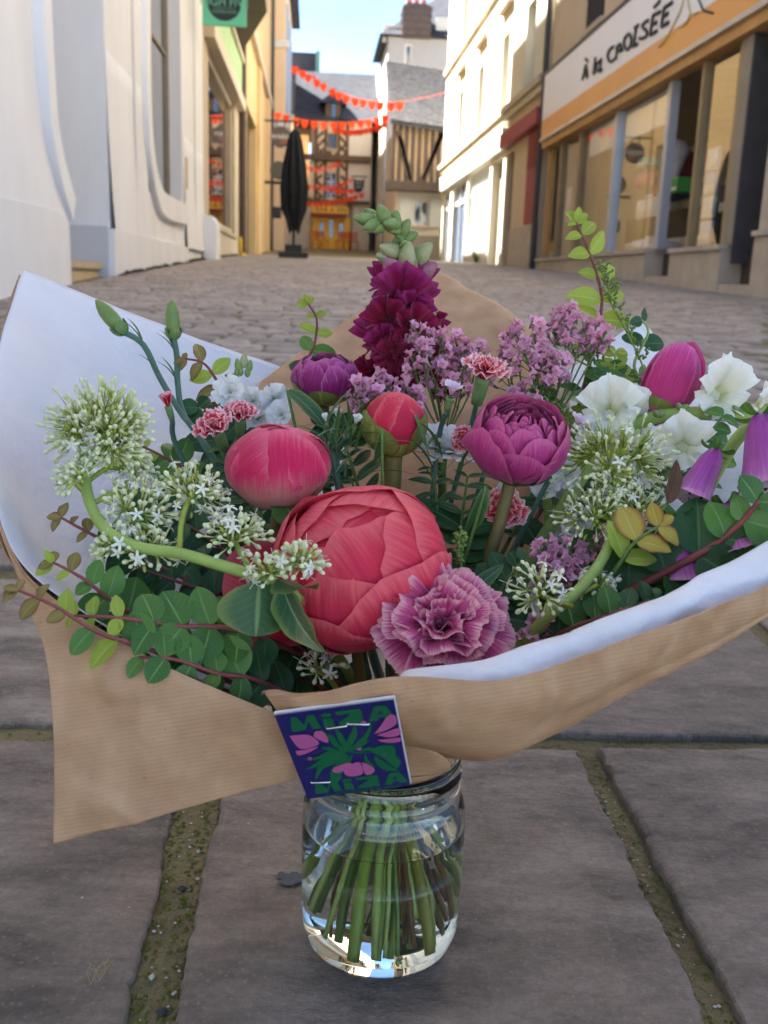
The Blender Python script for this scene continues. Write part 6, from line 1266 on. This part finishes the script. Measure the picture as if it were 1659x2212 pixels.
val_cluster(vl, (258, 930, .545), 78, (.5, -.4, .8), 12, 60, 40, [(188, 1020, .545), (220, 975, .546)], 11, 1.0)
val_cluster(vl, (150, 1012, .53), 52, (-.6, -.3, .8), 7, 30, 12, [(180, 1060, .53), (165, 1045, .53)], 2)
val_cluster(vl, (305, 1075, .525), 86, (.35, -.55, .8), 24, 46, 30, [(205, 1085, .525), (250, 1070, .525)], 3)
val_cluster(vl, (290, 985, .56), 60, (.4, -.3, .9), 14, 34, 20, [(190, 1040, .54), (235, 1010, .55)], 4)
val_cluster(vl, (425, 1035, .54), 84, (.3, -.4, 1), 30, 34, 14, [(388, 1195, .50), (392, 1130, .515), (405, 1085, .53)], 5)
val_cluster(vl, (320, 1165, .505), 66, (.1, -.5, .8), 12, 30, 18, [(270, 1165, .505), (295, 1185, .505)], 6)
val_cluster(vl, (215, 1170, .505), 46, (-.7, -.4, .5), 6, 20, 8, [(300, 1180, .505), (250, 1195, .505)], 7)
val_cluster(vl, (512, 1130, .50), 74, (.15, -.4, 1), 20, 26, 6, [(548, 1240, .485), (520, 1195, .49)], 8)
val_cluster(vl, (655, 1190, .468), 62, (.3, -.4, 1), 16, 24, 4, [(580, 1245, .475), (620, 1232, .472)], 9)
val_cluster(vl, (575, 1215, .472), 50, (-.25, -.4, 1), 12, 16, 4, [(560, 1248, .476), (565, 1240, .474)], 10)
tube_w(vl, [at(186, 985, .545), at(184, 1040, .535), at(200, 1100, .52), at(235, 1150, .508), at(300, 1182, .50), at(390, 1196, .495), at(480, 1222, .485), at(560, 1248, .478), at(640, 1290, .49), at(720, 1400, .53), at(800, 1540, .57), BP], [.0052]*55+[.0056]*40, m_stem_pale, n=6, seg=10) if False else tube_w(vl, [at(186, 985, .545), at(184, 1040, .535), at(200, 1100, .52), at(235, 1150, .508), at(300, 1182, .50), at(390, 1196, .495), at(480, 1222, .485), at(560, 1248, .478), at(640, 1290, .49), at(720, 1400, .53), at(800, 1540, .57), BP], .0031, m_stem_pale, n=6, seg=10)
# clasping leaf on the stem
for dd, ang, L_, W_ in (((560, 1255, .474), (0, -.6, -1), .034, .040), ((610, 1265, .47), (.35, -.4, -1), .042, .022), ((600, 1250, .472), (.8, -.6, -.3), .026, .026)):
    P_ = at(*dd); q = Vector(ang).normalized().to_track_quat('Y', 'Z').to_matrix().to_4x4()
    link('stem_leaf', grid_mesh('stem_leaf', leaf_rows(L_, W_, .25, .8, .8, .7, .02, 9, 13, .3), m_leaf_py), None, vl, inv_of(vl) @ (Matrix.Translation(P_) @ q @ Matrix.Rotation(pi, 4, 'Y')))
vr = empty('white_valerian', at(1180, 1330, .49), 'white valerian with a rounded head on the right of the bouquet', 'valerian')
val_cluster(vr, (1335, 950, .585), 118, (.0, -.4, 1), 16, 104, 70, None, 31, .95)
val_cluster(vr, (1265, 1085, .56), 80, (-.5, -.4, .8), 14, 44, 24, [(1330, 1130, .56), (1300, 1115, .56)], 32)
val_cluster(vr, (1400, 1090, .555), 70, (.5, -.5, .8), 20, 30, 8, [(1330, 1150, .555), (1365, 1125, .555)], 33)
val_cluster(vr, (1345, 1030, .57), 66, (.1, -.7, .6), 8, 36, 20, [(1330, 1100, .565), (1336, 1070, .567)], 34)
val_cluster(vr, (1160, 1265, .485), 72, (-.35, -.6, .6), 14, 26, 4, [(1235, 1310, .50), (1200, 1300, .495)], 35)
val_cluster(vr, (1300, 1245, .52), 44, (.2, -.4, 1), 10, 10, 2, [(1260, 1280, .51), (1285, 1265, .515)], 36)
tube_w(vr, [at(1333, 1010, .58), at(1332, 1100, .56), at(1310, 1190, .535), at(1255, 1270, .51), at(1185, 1330, .50), at(1090, 1430, .52), at(960, 1560, .565), BP], .0032, m_stem_pale, n=6, seg=10)
vs_ = empty('white_valerian', at(690, 1440, .50), 'small sprig of white valerian in the dark below the coral peony', 'valerian')
val_cluster(vs_, (692, 1425, .495), 50, (.1, -.4, 1), 9, 12, 0, [(770, 1560, .56), (715, 1470, .505)], 41)

# ---- statice
m_stat = mat('statice_mauve', srgb(222, 148, 180), .6, .16, 160, trans=.25, col2=srgb(242, 192, 208), rnd=.15); m_statc = mat('statice_calyx', srgb(126, 112, 96), .6, .2, 200)
def stat_mesh(seed):
    rn = random.Random(seed); rows = []
    for i, (r, z) in enumerate(((.0006, 0), (.001, .0018), (.0021, .0034), (.0034, .0042))):
        rows.append([Vector((r*(1+(.2*cos(5*a+seed) if i == 3 else 0))*cos(a), r*(1+(.2*cos(5*a+seed) if i == 3 else 0))*sin(a), z+(.0008*sin(5*a+seed)+rn.uniform(-.0003, .0003) if i == 3 else 0))) for a in [2*pi*k/15 for k in range(15)]])
    mb = MB().grid(rows, 0, True); mb.lathe([(.0002, -.003), (.0008, -.001), (.0009, .0008)], (0, 0, 0), 6, 1); mb.lathe([(.0004, .001), (.0016, .0032), (.0011, .0036)], (0, 0, 0), 6, 0); return mb.mesh('floret', [m_stat, m_statc], True)
SM = [stat_mesh(k) for k in range(4)]
def statice(label, base, tips, sd, sc=1.0):
    o = empty('pink_statice', at(*base), label, 'statice', 'sprays of pink statice'); rn = random.Random(sd); br = MB(); B0 = at(*base)
    for x, y, Y, n in tips:
        T = at(x, y, Y); m = B0.lerp(T, .55)+Vector((rn.uniform(-.006, .006), 0, -.004)); dirv = (T-m).normalized(); br.tube(smooth_path([B0, m, T], 4), .0008, 4)
        side = dirv.cross(Vector((0, 1, 0))).normalized()
        for k in range(n):
            f = k/max(n-1, 1); p = T - dirv*.020*f*sc + side*rn.uniform(-1, 1)*.010*sc*(.3+f) + Vector((0, 1, 0))*rn.uniform(-.007, .007)*sc
            dv = (dirv*.7+side*rn.uniform(-1, 1)+Vector((0, -1, 0))*rn.uniform(-.2, .9)); link('floret', SM[rn.randrange(4)], None, o, inv_of(o) @ qm(p, dv, rn.uniform(0, 6), sc*rn.uniform(.95, 1.45)))
            br.tube([T-dirv*.022*f-dirv*.006, p], .0004, 3)
    wbuild(br, 'branches', m_stem, o); stem_to_bind(o, B0, UP, .0016, m_stem, seed=sd, lead=.03)
statice('tall spray of pink statice behind the magenta peony', (1165, 960, .68), [(1120, 705, .69, 14), (1150, 695, .70, 10), (1085, 720, .70, 9), (1130, 750, .68, 12), (1170, 745, .69, 10), (1225, 665, .71, 11), (1205, 690, .71, 9), (1240, 690, .705, 11), (1262, 700, .70, 8), (1295, 700, .70, 13), (1310, 715, .695, 8), (1190, 770, .68, 12), (1155, 790, .68, 9), (1215, 780, .69, 9), (1090, 765, .69, 8), (1110, 850, .67, 9), (1150, 860, .66, 7)], 1)
statice('spray of pink statice beside the burgundy snapdragon', (960, 950, .685), [(895, 705, .69, 11), (925, 715, .70, 10), (905, 740, .685, 10), (955, 720, .70, 13), (985, 730, .705, 10), (1010, 745, .70, 11), (1035, 752, .70, 10), (960, 775, .69, 10), (930, 800, .69, 9), (1000, 800, .70, 8), (890, 760, .69, 8)], 2)
statice('low spray of pink statice between the purple peony and coral bud', (830, 1010, .665), [(775, 830, .675, 11), (800, 845, .67, 10), (815, 810, .68, 9), (840, 830, .675, 11), (880, 830, .68, 11), (895, 855, .67, 9), (860, 850, .68, 8), (905, 880, .67, 8), (785, 865, .665, 7)], 3)
statice('shaded spray of pink statice below the right hand valerian', (1180, 1390, .545), [(1175, 1170, .555, 12), (1200, 1195, .55, 12), (1230, 1180, .555, 10), (1180, 1215, .545, 9), (1300, 1150, .57, 10), (1310, 1180, .56, 9), (1270, 1290, .535, 10), (1310, 1290, .53, 11), (1330, 1310, .525, 9), (1165, 1330, .515, 11), (1140, 1360, .51, 9), (1220, 1360, .52, 8), (1190, 1390, .51, 8), (1250, 1210, .55, 8)], 4)

# ---- foxglove
fox = petal_mat('foxglove_petal', srgb(140, 44, 134), srgb(168, 72, 154), srgb(190, 106, 172), srgb(222, 160, 196), .6, .45, .25, .14)
def fox_in():
    m = bpy.data.materials.new('foxglove_throat'); m.use_nodes = True; N, L = m.node_tree.nodes, m.node_tree.links; b = N['Principled BSDF']; b.inputs['Roughness'].default_value = .5
    tcn = N.new('ShaderNodeTexCoord'); v = N.new('ShaderNodeTexVoronoi'); v.inputs['Scale'].default_value = 260; L.new(tcn.outputs['Object'], v.inputs['Vector']); r = N.new('ShaderNodeValToRGB'); r.color_ramp.elements[0].position = .24; r.color_ramp.elements[1].position = .3; r.color_ramp.elements[0].color = (*srgb(70, 10, 30), 1); r.color_ramp.elements[1].color = (*srgb(222, 196, 196), 1); L.new(v.outputs['Distance'], r.inputs['Fac']); L.new(r.outputs[0], b.inputs['Base Color']); return m
m_foxin = fox_in()
fg = empty('purple_foxglove', at(1560, 1050, .57), 'purple foxglove with speckled bells hanging at the right edge', 'foxglove')
for i, (x, y, Y, px, dr) in enumerate(((1518, 1030, .56, 74, (-.5, -.4, -.7)), (1652, 985, .55, 104, (-.1, -.6, -.75)), (1470, 1185, .54, 78, (.15, -.35, -1)), (1590, 1150, .535, 78, (.1, -.8, -.6)), (1415, 1170, .55, 60, (-.2, -.3, -1)))):
    R_ = size_at(px, at(x, y, Y)); b2 = empty('bell'); b2.parent = fg; b2.matrix_local = inv_of(fg) @ qm(at(x, y, Y), dr)
    prof = ((.10, -1.0), (.22, -.9), (.34, -.6), (.40, -.2), (.46, .25), (.52, .6), (.62, .8))
    rows = [[Vector((R_*r*cos(a)*(1+(.10*sin(5*a) if k == 6 else 0)), R_*r*sin(a)*(1+(.10*sin(5*a) if k == 6 else 0)), R_*(z+(.10*sin(a) if k > 4 else 0)))) for a in [2*pi*j/24 for j in range(25)]] for k, (r, z) in enumerate(prof)]
    link('corolla', grid_mesh('corolla', rows, fox), None, b2); rows2 = [[Vector((v.x*.95, v.y*.95, v.z)) for v in r] for r in rows]; link('throat', grid_mesh('throat', rows2, m_foxin), None, b2)
    for k in range(5): link('sepal', grid_mesh('sepal', fan_rows(R_*.55, .32, radians(50), radians(140), k*2*pi/5, .02, .6, 0, 3, k, R_*.05, 7, 7, -R_*1.02), m_leaf), None, b2)
tube_w(fg, [at(1700, 870, .58), at(1610, 930, .58), at(1560, 1000, .585), at(1470, 1150, .59), at(1250, 1400, .585), BP], .004, m_stem_pale)

# ================================================================ FOLIAGE
def lmesh(W, fold, bend, shape, point, wav, mt, sd, tw=.0): return grid_mesh('leaf', leaf_rows(1, W, fold, bend, shape, point, wav, 9, 13, tw, sd), mt)
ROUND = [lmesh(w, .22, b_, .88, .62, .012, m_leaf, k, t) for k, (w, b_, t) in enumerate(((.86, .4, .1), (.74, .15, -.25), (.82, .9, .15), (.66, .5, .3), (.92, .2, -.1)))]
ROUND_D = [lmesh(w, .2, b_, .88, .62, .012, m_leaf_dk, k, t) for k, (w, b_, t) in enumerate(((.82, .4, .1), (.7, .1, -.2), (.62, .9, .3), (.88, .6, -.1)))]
ROUND_B = [lmesh(w, .3, b_, .9, .75, .015, m_leaf_br, k, t) for k, (w, b_, t) in enumerate(((.62, .5, .2), (.55, .9, -.2)))]
ROUND_L = [lmesh(w, .28, b_, .9, .8, .012, m_leaf_lt, k, t) for k, (w, b_, t) in enumerate(((.56, .5, .1), (.62, .2, -.2)))]
YEL = [lmesh(.66, .25, .6, .9, .7, .02, m_leaf_yl, 1, .2)]
LONG = [lmesh(.26, .35, .9, .8, .8, .01, m_leaf_py, k, t) for k, t in ((1, .3), (2, -.4))]
def put_leaf(par, me, p, d, face, L_):
    """leaf at p pointing along d, upper side towards face"""
    d = Vector(d).normalized(); f = Vector(face); x = d.cross(f); x = x.normalized() if x.length > 1e-4 else d.orthogonal().normalized(); z = x.cross(d)
    M = Matrix(((*x, 0), (*d, 0), (*z, 0), (0, 0, 0, 1))).transposed(); M.col[3] = (0, 0, 0, 1)
    link('leaf', me, None, par, inv_of(par) @ Matrix.Translation(p) @ M @ Matrix.Scale(L_, 4))
def sprig(label, path, mt_stem, leaves, sets, px, sd, r=.0013, face=(0, -.75, .65), name='leafy_sprig', spread=1.0, tip=None):
    """path in pixels; pairs of opposite leaves along its length"""
    P = [at(*p) for p in path]; o = empty(name, P[0], label, 'foliage', 'leafy sprigs in the bouquet'); C = smooth_path(P, 8); rn = random.Random(sd)
    rads = [r*(.55+.9*k/(len(C)-1)) for k in range(len(C))]; wbuild(MB().tube(C, rads, 6), 'twig', mt_stem, o)
    for k in range(leaves):
        f = (k+.2)/leaves; i = min(int(f*.92*(len(C)-1)), len(C)-2); t = (C[max(i-1, 0)]-C[i+1]).normalized(); side = t.cross(Vector(face)).normalized()
        st_ = sets[min(int(f*len(sets)), len(sets)-1)]; L_ = size_at(px*(.55+.6*min(1, f*2.2)), C[i])
        for s_ in (-1, 1):
            if rn.random() < .06: continue
            d = side*s_*spread+t*rn.uniform(.15, .75)+Vector(face)*rn.uniform(-.25, .3); fc = Vector(face)+Vector((rn.uniform(-.45, .45), rn.uniform(-.2, .2), rn.uniform(-.35, .35)))
            put_leaf(o, rn.choice(st_), C[i], d, fc, L_*rn.uniform(.62, 1.18))
    if tip:
        for k in range(tip): put_leaf(o, rn.choice(sets[0]), C[0], (C[0]-C[3]).normalized()+Vector((rn.uniform(-.8, .8), rn.uniform(-.4, .2), rn.uniform(-.6, .6))), face, size_at(px*.5, C[0]))
    return o
BPp = (842, 1600, .585)
sprig('reddish sprig reaching farthest left over the kraft edge', [(40, 1275, .455), (120, 1310, .455), (210, 1365, .456), (300, 1395, .46), (420, 1440, .475), (560, 1500, .51), (740, 1570, .56)], m_stem_red, 9, [ROUND_B, ROUND_B+ROUND_L, ROUND+ROUND_L, ROUND, ROUND, ROUND_D], 72, 1, tip=3)
sprig('long sprig of round leaves just above the reddish left sprig', [(160, 1330, .465), (260, 1335, .465), (380, 1352, .47), (500, 1358, .48), (620, 1400, .51), (760, 1500, .56)], m_stem_red, 9, [ROUND_B+ROUND_L, ROUND+ROUND_L, ROUND, ROUND, ROUND_D], 74, 2)
sprig('olive tipped sprig pointing up left onto the white paper', [(115, 1215, .49), (180, 1250, .49), (250, 1305, .495), (330, 1350, .505), (470, 1400, .53), (700, 1520, .57)], m_stem_red, 8, [ROUND_L+ROUND_B, ROUND, ROUND, ROUND_D], 70, 3, tip=2)
sprig('short bronze sprig lying against the white paper', [(132, 1118, .52), (190, 1150, .52), (270, 1190, .525), (400, 1250, .54), (560, 1330, .56), (740, 1500, .58)], m_stem_red, 9, [ROUND_B, ROUND_D, ROUND_D], 62, 4, tip=2)
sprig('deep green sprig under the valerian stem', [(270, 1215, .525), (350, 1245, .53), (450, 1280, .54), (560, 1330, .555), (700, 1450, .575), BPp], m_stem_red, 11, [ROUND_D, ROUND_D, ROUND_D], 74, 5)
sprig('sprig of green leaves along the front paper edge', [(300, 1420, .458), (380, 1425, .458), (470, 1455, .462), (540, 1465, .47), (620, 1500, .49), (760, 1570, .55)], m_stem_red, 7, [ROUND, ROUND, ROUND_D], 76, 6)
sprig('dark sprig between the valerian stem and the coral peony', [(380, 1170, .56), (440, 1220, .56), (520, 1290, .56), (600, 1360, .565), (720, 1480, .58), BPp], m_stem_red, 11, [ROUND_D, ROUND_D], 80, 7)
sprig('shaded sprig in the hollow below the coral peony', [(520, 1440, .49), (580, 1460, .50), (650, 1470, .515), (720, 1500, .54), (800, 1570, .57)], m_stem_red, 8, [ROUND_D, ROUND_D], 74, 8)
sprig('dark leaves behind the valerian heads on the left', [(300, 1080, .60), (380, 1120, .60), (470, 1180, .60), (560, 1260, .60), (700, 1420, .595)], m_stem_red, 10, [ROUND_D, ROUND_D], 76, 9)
sprig('tall fresh green sprig standing highest on the right', [(1245, 480, .735), (1262, 520, .735), (1285, 580, .735), (1300, 650, .73), (1288, 720, .725), (1260, 840, .71), (1200, 1040, .68), (1040, 1320, .63)], m_stem_red, 9, [ROUND_L, ROUND_L, ROUND_L, ROUND_L, ROUND_D], 66, 10, face=(.1, -.8, .5), tip=3)
sprig('thin sprig curling up behind the purple peony', [(665, 655, .755), (684, 690, .755), (680, 740, .75), (668, 780, .745), (680, 880, .73), (740, 1060, .69), (800, 1300, .64)], m_stem_red, 7, [ROUND_L, ROUND_L, ROUND, ROUND_D, ROUND_D], 46, 11, face=(.1, -.8, .4), tip=2)
sprig('arching bronze sprig between carnation buds and white stock', [(400, 775, .70), (440, 785, .70), (470, 825, .70), (492, 870, .70), (540, 960, .68), (640, 1150, .65)], m_stem_red, 6, [ROUND_B, ROUND_L, ROUND_B, ROUND_D], 56, 12, face=(.1, -.8, .4), tip=1)
sprig('green sprig leaning left from the pink tulip shaped bud', [(1385, 690, .73), (1400, 720, .73), (1370, 790, .725), (1400, 850, .715), (1400, 930, .70), (1300, 1100, .66)], m_stem_pale, 4, [ROUND_D, ROUND, ROUND], 52, 13, face=(.1, -.8, .4))
sprig('broad fresh leaves at the right edge of the bouquet', [(1640, 1080, .515), (1600, 1130, .52), (1540, 1180, .525), (1450, 1230, .53), (1340, 1290, .54), (1150, 1430, .56)], m_stem_red, 6, [ROUND, ROUND, ROUND_D, ROUND_D], 118, 14, r=.0024, face=(-.1, -.85, .4))
sprig('yellowing leaves beside the right hand valerian', [(1425, 1135, .53), (1385, 1160, .53), (1360, 1185, .53), (1330, 1230, .53), (1250, 1330, .54)], m_stem, 3, [YEL, YEL, ROUND_L], 84, 15, tip=1, spread=.7)
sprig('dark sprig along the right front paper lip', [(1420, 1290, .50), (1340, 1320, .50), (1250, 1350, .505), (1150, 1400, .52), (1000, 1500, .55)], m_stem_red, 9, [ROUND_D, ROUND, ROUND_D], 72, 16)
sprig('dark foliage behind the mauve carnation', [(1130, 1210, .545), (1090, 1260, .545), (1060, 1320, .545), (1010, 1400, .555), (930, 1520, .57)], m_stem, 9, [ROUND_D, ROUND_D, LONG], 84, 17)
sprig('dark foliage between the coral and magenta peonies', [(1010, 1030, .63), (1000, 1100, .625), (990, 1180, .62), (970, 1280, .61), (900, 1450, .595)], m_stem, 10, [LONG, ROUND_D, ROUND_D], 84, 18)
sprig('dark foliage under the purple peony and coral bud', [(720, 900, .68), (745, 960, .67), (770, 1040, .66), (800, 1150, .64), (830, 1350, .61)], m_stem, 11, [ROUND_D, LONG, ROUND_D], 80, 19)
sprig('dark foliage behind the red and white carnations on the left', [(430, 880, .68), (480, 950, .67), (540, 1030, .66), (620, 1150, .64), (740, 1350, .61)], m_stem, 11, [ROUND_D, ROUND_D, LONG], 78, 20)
sprig('mixed foliage behind the right hand valerian', [(1310, 800, .70), (1290, 880, .69), (1270, 960, .68), (1210, 1100, .66), (1080, 1300, .63)], m_stem, 11, [ROUND, ROUND_L, ROUND_D], 80, 21)
sprig('foliage among the foxglove bells', [(1560, 900, .63), (1500, 980, .625), (1440, 1060, .62), (1360, 1160, .61), (1180, 1350, .60)], m_stem, 11, [ROUND, LONG, ROUND_D], 84, 22)
sprig('foliage low down at the right inside the paper', [(1600, 1210, .52), (1520, 1240, .53), (1440, 1260, .54), (1340, 1310, .55), (1150, 1440, .57)], m_stem, 10, [ROUND_D, ROUND, ROUND_D], 84, 23)
sprig('foliage behind the statice and spray carnation', [(1180, 850, .71), (1160, 920, .70), (1130, 1000, .69), (1070, 1150, .66), (960, 1350, .62)], m_stem, 10, [ROUND, ROUND_D, LONG], 76, 24)
sprig('fine dark leaves filling between valerian and hot pink bud', [(470, 960, .64), (500, 1020, .635), (545, 1090, .625), (610, 1190, .61), (720, 1380, .60)], m_stem, 12, [LONG, ROUND_D+LONG, ROUND_D], 66, 31)
sprig('narrow leaves filling in front of the white chrysanthemum', [(930, 1010, .64), (940, 1060, .635), (945, 1130, .625), (930, 1250, .61), (880, 1430, .60)], m_stem, 10, [LONG, LONG+ROUND_D], 70, 32)
sprig('small leaves filling behind the yellowing leaves', [(1370, 1060, .60), (1340, 1110, .60), (1300, 1170, .595), (1240, 1260, .59), (1120, 1420, .585)], m_stem_pale, 13, [ROUND_L+ROUND, ROUND, ROUND_D], 56, 33)
sprig('bright small leaves between statice and pink tulip shaped bud', [(1330, 760, .705), (1325, 810, .70), (1320, 870, .695), (1290, 980, .68), (1180, 1150, .65)], m_stem_pale, 12, [ROUND_L, ROUND_L+ROUND, ROUND], 52, 34, face=(.1, -.8, .4))
sprig('thin bronze sprig over the white paper behind the valerian', [(300, 960, .66), (350, 985, .66), (410, 1020, .655), (500, 1100, .64), (640, 1280, .62)], m_stem_red, 9, [ROUND_B+ROUND_L, ROUND, ROUND_D], 52, 35)
# single long peony leaves
for lab, p, q, px_, sets in (('long peony leaf arching below the purple peony', (620, 842, .665), (742, 925, .64), 150, LONG), ('narrow leaf hanging under the coral bud', (825, 930, .60), (818, 1018, .60), 90, LONG), ('drooping leaf on the stem of the magenta peony', (1050, 1050, .575), (1015, 1180, .57), 150, LONG), ('curled dark leaf behind the mauve carnation', (1000, 1290, .53), (1100, 1215, .53), 130, LONG), ('green leaf tucked between hot pink bud and coral peony', (640, 1140, .56), (610, 1070, .565), 90, ROUND), ('brown withered leaf left of the foxglove', (1440, 1090, .545), (1475, 1000, .55), 110, [lmesh(.3, .6, .6, .8, .8, .03, mat('withered_leaf', srgb(84, 58, 34), .6, .3, 90), 3, .5)])):
    P_, Q_ = at(*p), at(*q); o = empty('single_leaf', P_, lab, 'leaf'); put_leaf(o, sets[0], P_, Q_-P_, (.25, -.8, .5), size_at(px_, P_)); tube_w(o, [P_, P_.lerp(BP, .3)+Vector((0, 0, -.01)), BP], .0011, m_stem, 'leaf_stalk')
# green seed sprigs
m_seed = mat('green_seed', srgb(108, 128, 58), .55, .2, 300)
seedm = MB().lathe([(.0001, -.0011), (.0009, -.0006), (.0012, 0), (.0009, .0006), (.0001, .0011)], (0, 0, 0), 6).mesh('seed', m_seed, True)
for k, (lab, path) in enumerate((('spike of green seeds beside the coral peony', [(995, 1150, .535), (990, 1190, .535), (995, 1250, .54), (960, 1400, .56)]), ('seeded sprig beside the tall fresh sprig', [(1300, 590, .728), (1315, 625, .728), (1318, 650, .727), (1345, 700, .722), (1380, 770, .715), (1410, 850, .70)]), ('seeded sprig in front of the white paper corner', [(1240, 775, .715), (1290, 800, .712), (1340, 830, .71), (1390, 850, .705), (1420, 900, .69)]), ('short seeded sprig above the magenta peony', [(1170, 890, .665), (1200, 900, .663), (1230, 930, .66), (1230, 1010, .65)]))):
    P = [at(*p) for p in path]; o = empty('seed_sprig', P[0], lab, 'foliage', 'green seed sprigs'); C = smooth_path(P, 10); wbuild(MB().tube(C, .0008, 5), 'twig', m_stem_pale, o); rn = random.Random(k)
    if k == 0:
        for i in range(70): c = C[rn.randrange(0, 16)]; link('seed', seedm, None, o, inv_of(o) @ Matrix.Translation(c+Vector((rn.gauss(0, .0018), rn.gauss(0, .0018), rn.gauss(0, .001)))))
    else:
        for i in range(2, len(C)-6, 4):
            for s_ in (-1, 1):
                e = C[i]+Vector((s_*.004+rn.uniform(-.002, .002), rn.uniform(-.004, .002), .007+rn.uniform(0, .005)))
                for q in range(8): link('seed', seedm, None, o, inv_of(o) @ Matrix.Translation(C[i].lerp(e, .35+q*.09)+Vector((rn.gauss(0, .001), rn.gauss(0, .001), 0))))

# ================================================================ CUT STEM ENDS IN THE WATER
owners = [x for x in COL.objects if x.parent is None and x.get('category') in ('peony', 'carnation', 'valerian', 'snapdragon', 'foxglove', 'stock', 'foliage', 'statice', 'chrysanthemum')]
rn = random.Random(77)
m_cut = [mat('stem_wet_green', srgb(140, 166, 58), .35, .2, 60), mat('stem_wet_olive', srgb(152, 148, 48), .35, .25, 50), mat('stem_wet_dark', srgb(108, 138, 60), .35, .2, 60), mat('stem_wet_brown', srgb(120, 82, 46), .4, .3, 60), mat('stem_wet_pale', srgb(176, 194, 100), .35, .15, 60)]
def cut(i, top, bot, r, mt):
    a, b2 = Vector((JX, JY, JZ))+Vector(top), Vector((JX, JY, JZ))+Vector(bot); m = a.lerp(b2, .5)+Vector((rn.uniform(-.004, .004), rn.uniform(-.004, .004), 0)); pts = smooth_path([BP+Vector((top[0]*.4, top[1]*.4, .012)), a, m, b2], 6)
    mb = MB(); n = len(pts); mb.tube(pts, [r*.82*(1+.14*(1 if k == n//2 else 0)) for k in range(n)], 9); wbuild(mb, 'cut_stem', mt, owners[(i*5) % len(owners)])
cuts = [((-.006, -.012, .112), (-.017, -.030, .012), .0046, 0), ((.002, -.014, .112), (-.004, -.030, .014), .0034, 4), ((.006, -.012, .112), (.004, -.026, .013), .0026, 0), ((.008, -.008, .112), (.027, -.027, .014), .0044, 1), ((.010, -.004, .112), (.017, -.022, .017), .0020, 3), ((.012, .0, .112), (.013, -.010, .02), .0028, 1), ((-.012, -.008, .112), (-.033, -.022, .022), .0020, 4), ((-.014, -.006, .112), (-.041, -.012, .034), .0022, 4), ((-.010, -.002, .112), (-.036, -.004, .03), .0034, 2), ((-.012, .004, .112), (-.028, .012, .024), .0042, 2), ((.014, -.004, .112), (.039, -.014, .03), .0026, 3), ((.016, .004, .112), (.042, .006, .03), .0028, 2), ((.012, .008, .112), (.034, .022, .026), .0038, 4), ((.004, .012, .112), (.010, .034, .02), .004, 2), ((-.004, .012, .112), (-.012, .036, .02), .0034, 0), ((.0, .006, .112), (.006, .01, .016), .004, 2), ((-.006, .002, .112), (-.022, -.012, .016), .003, 2), ((.014, .0, .112), (.046, -.002, .04), .002, 4), ((.006, .004, .112), (.02, .014, .018), .0032, 0), ((-.002, -.004, .112), (.008, -.034, .018), .0016, 2), ((-.014, 0, .112), (-.046, .004, .045), .002, 0), ((-.009, .008, .112), (-.036, .022, .03), .003, 0), ((.011, -.01, .112), (.0, -.018, .016), .0028, 2), ((.016, -.002, .112), (.044, .016, .04), .003, 4)]
for q in range(26):
    a_ = rn.uniform(0, 6.28); rr3 = rn.uniform(.02, .044); a2 = a_+rn.uniform(-1.2, 1.2)
    cuts.append(((.013*cos(a2+pi*.3), .012*sin(a2+pi*.3), .112), (rr3*cos(a_), rr3*sin(a_)*.9, rn.uniform(.012, .045)), rn.uniform(.0009, .0021), rn.choice((0, 1, 2, 3, 3, 4))))
for i, (a, b2, r, k) in enumerate(cuts): cut(i, a, b2, r, m_cut[k])

# ---- small spill beside the jar and a wisp of dry grass
c = onground(632, 1905); pud = MB(); pud.poly([Vector((c.x+.011*(1+.6*noise.noise(Vector((cos(a)*2, sin(a)*2, 1.3)))+.4*noise.noise(Vector((cos(a)*7, sin(a)*7, 4.2))))*cos(a), c.y+.009*(1+.6*noise.noise(Vector((cos(a)*2, sin(a)*2, 5.4)))+.4*noise.noise(Vector((cos(a)*7, sin(a)*7, 8.1))))*sin(a), gz(c.y)+.0036)) for a in [2*pi*k/40 for k in range(40)]])
tag(pud.build('water_spill', mat('wet_stone', (.05, .05, .058), .4, .35, 120, spec=.3)), 'small dark wet patch on the slab left of the jar', 'spill')
c = onground(205, 2130); wsp = MB(); rn = random.Random(5)
for k in range(9):
    a = rn.uniform(1.2, 2.0); q = Vector((c.x+rn.uniform(-.003, .003), c.y+rn.uniform(-.004, .004), gz(c.y)+.004)); wsp.tube(smooth_path([q, q+Vector((rn.uniform(-.004, .004), .007, .003)), q+Vector((rn.uniform(-.007, .007), .016, rn.uniform(.0, .004)))], 4), .00022, 4)
tag(wsp.build('dry_grass_wisp', mat('straw', srgb(164, 146, 108), .8, .15, 60), smooth=True), 'wisp of dry grass lying on the left slab', 'dry grass')
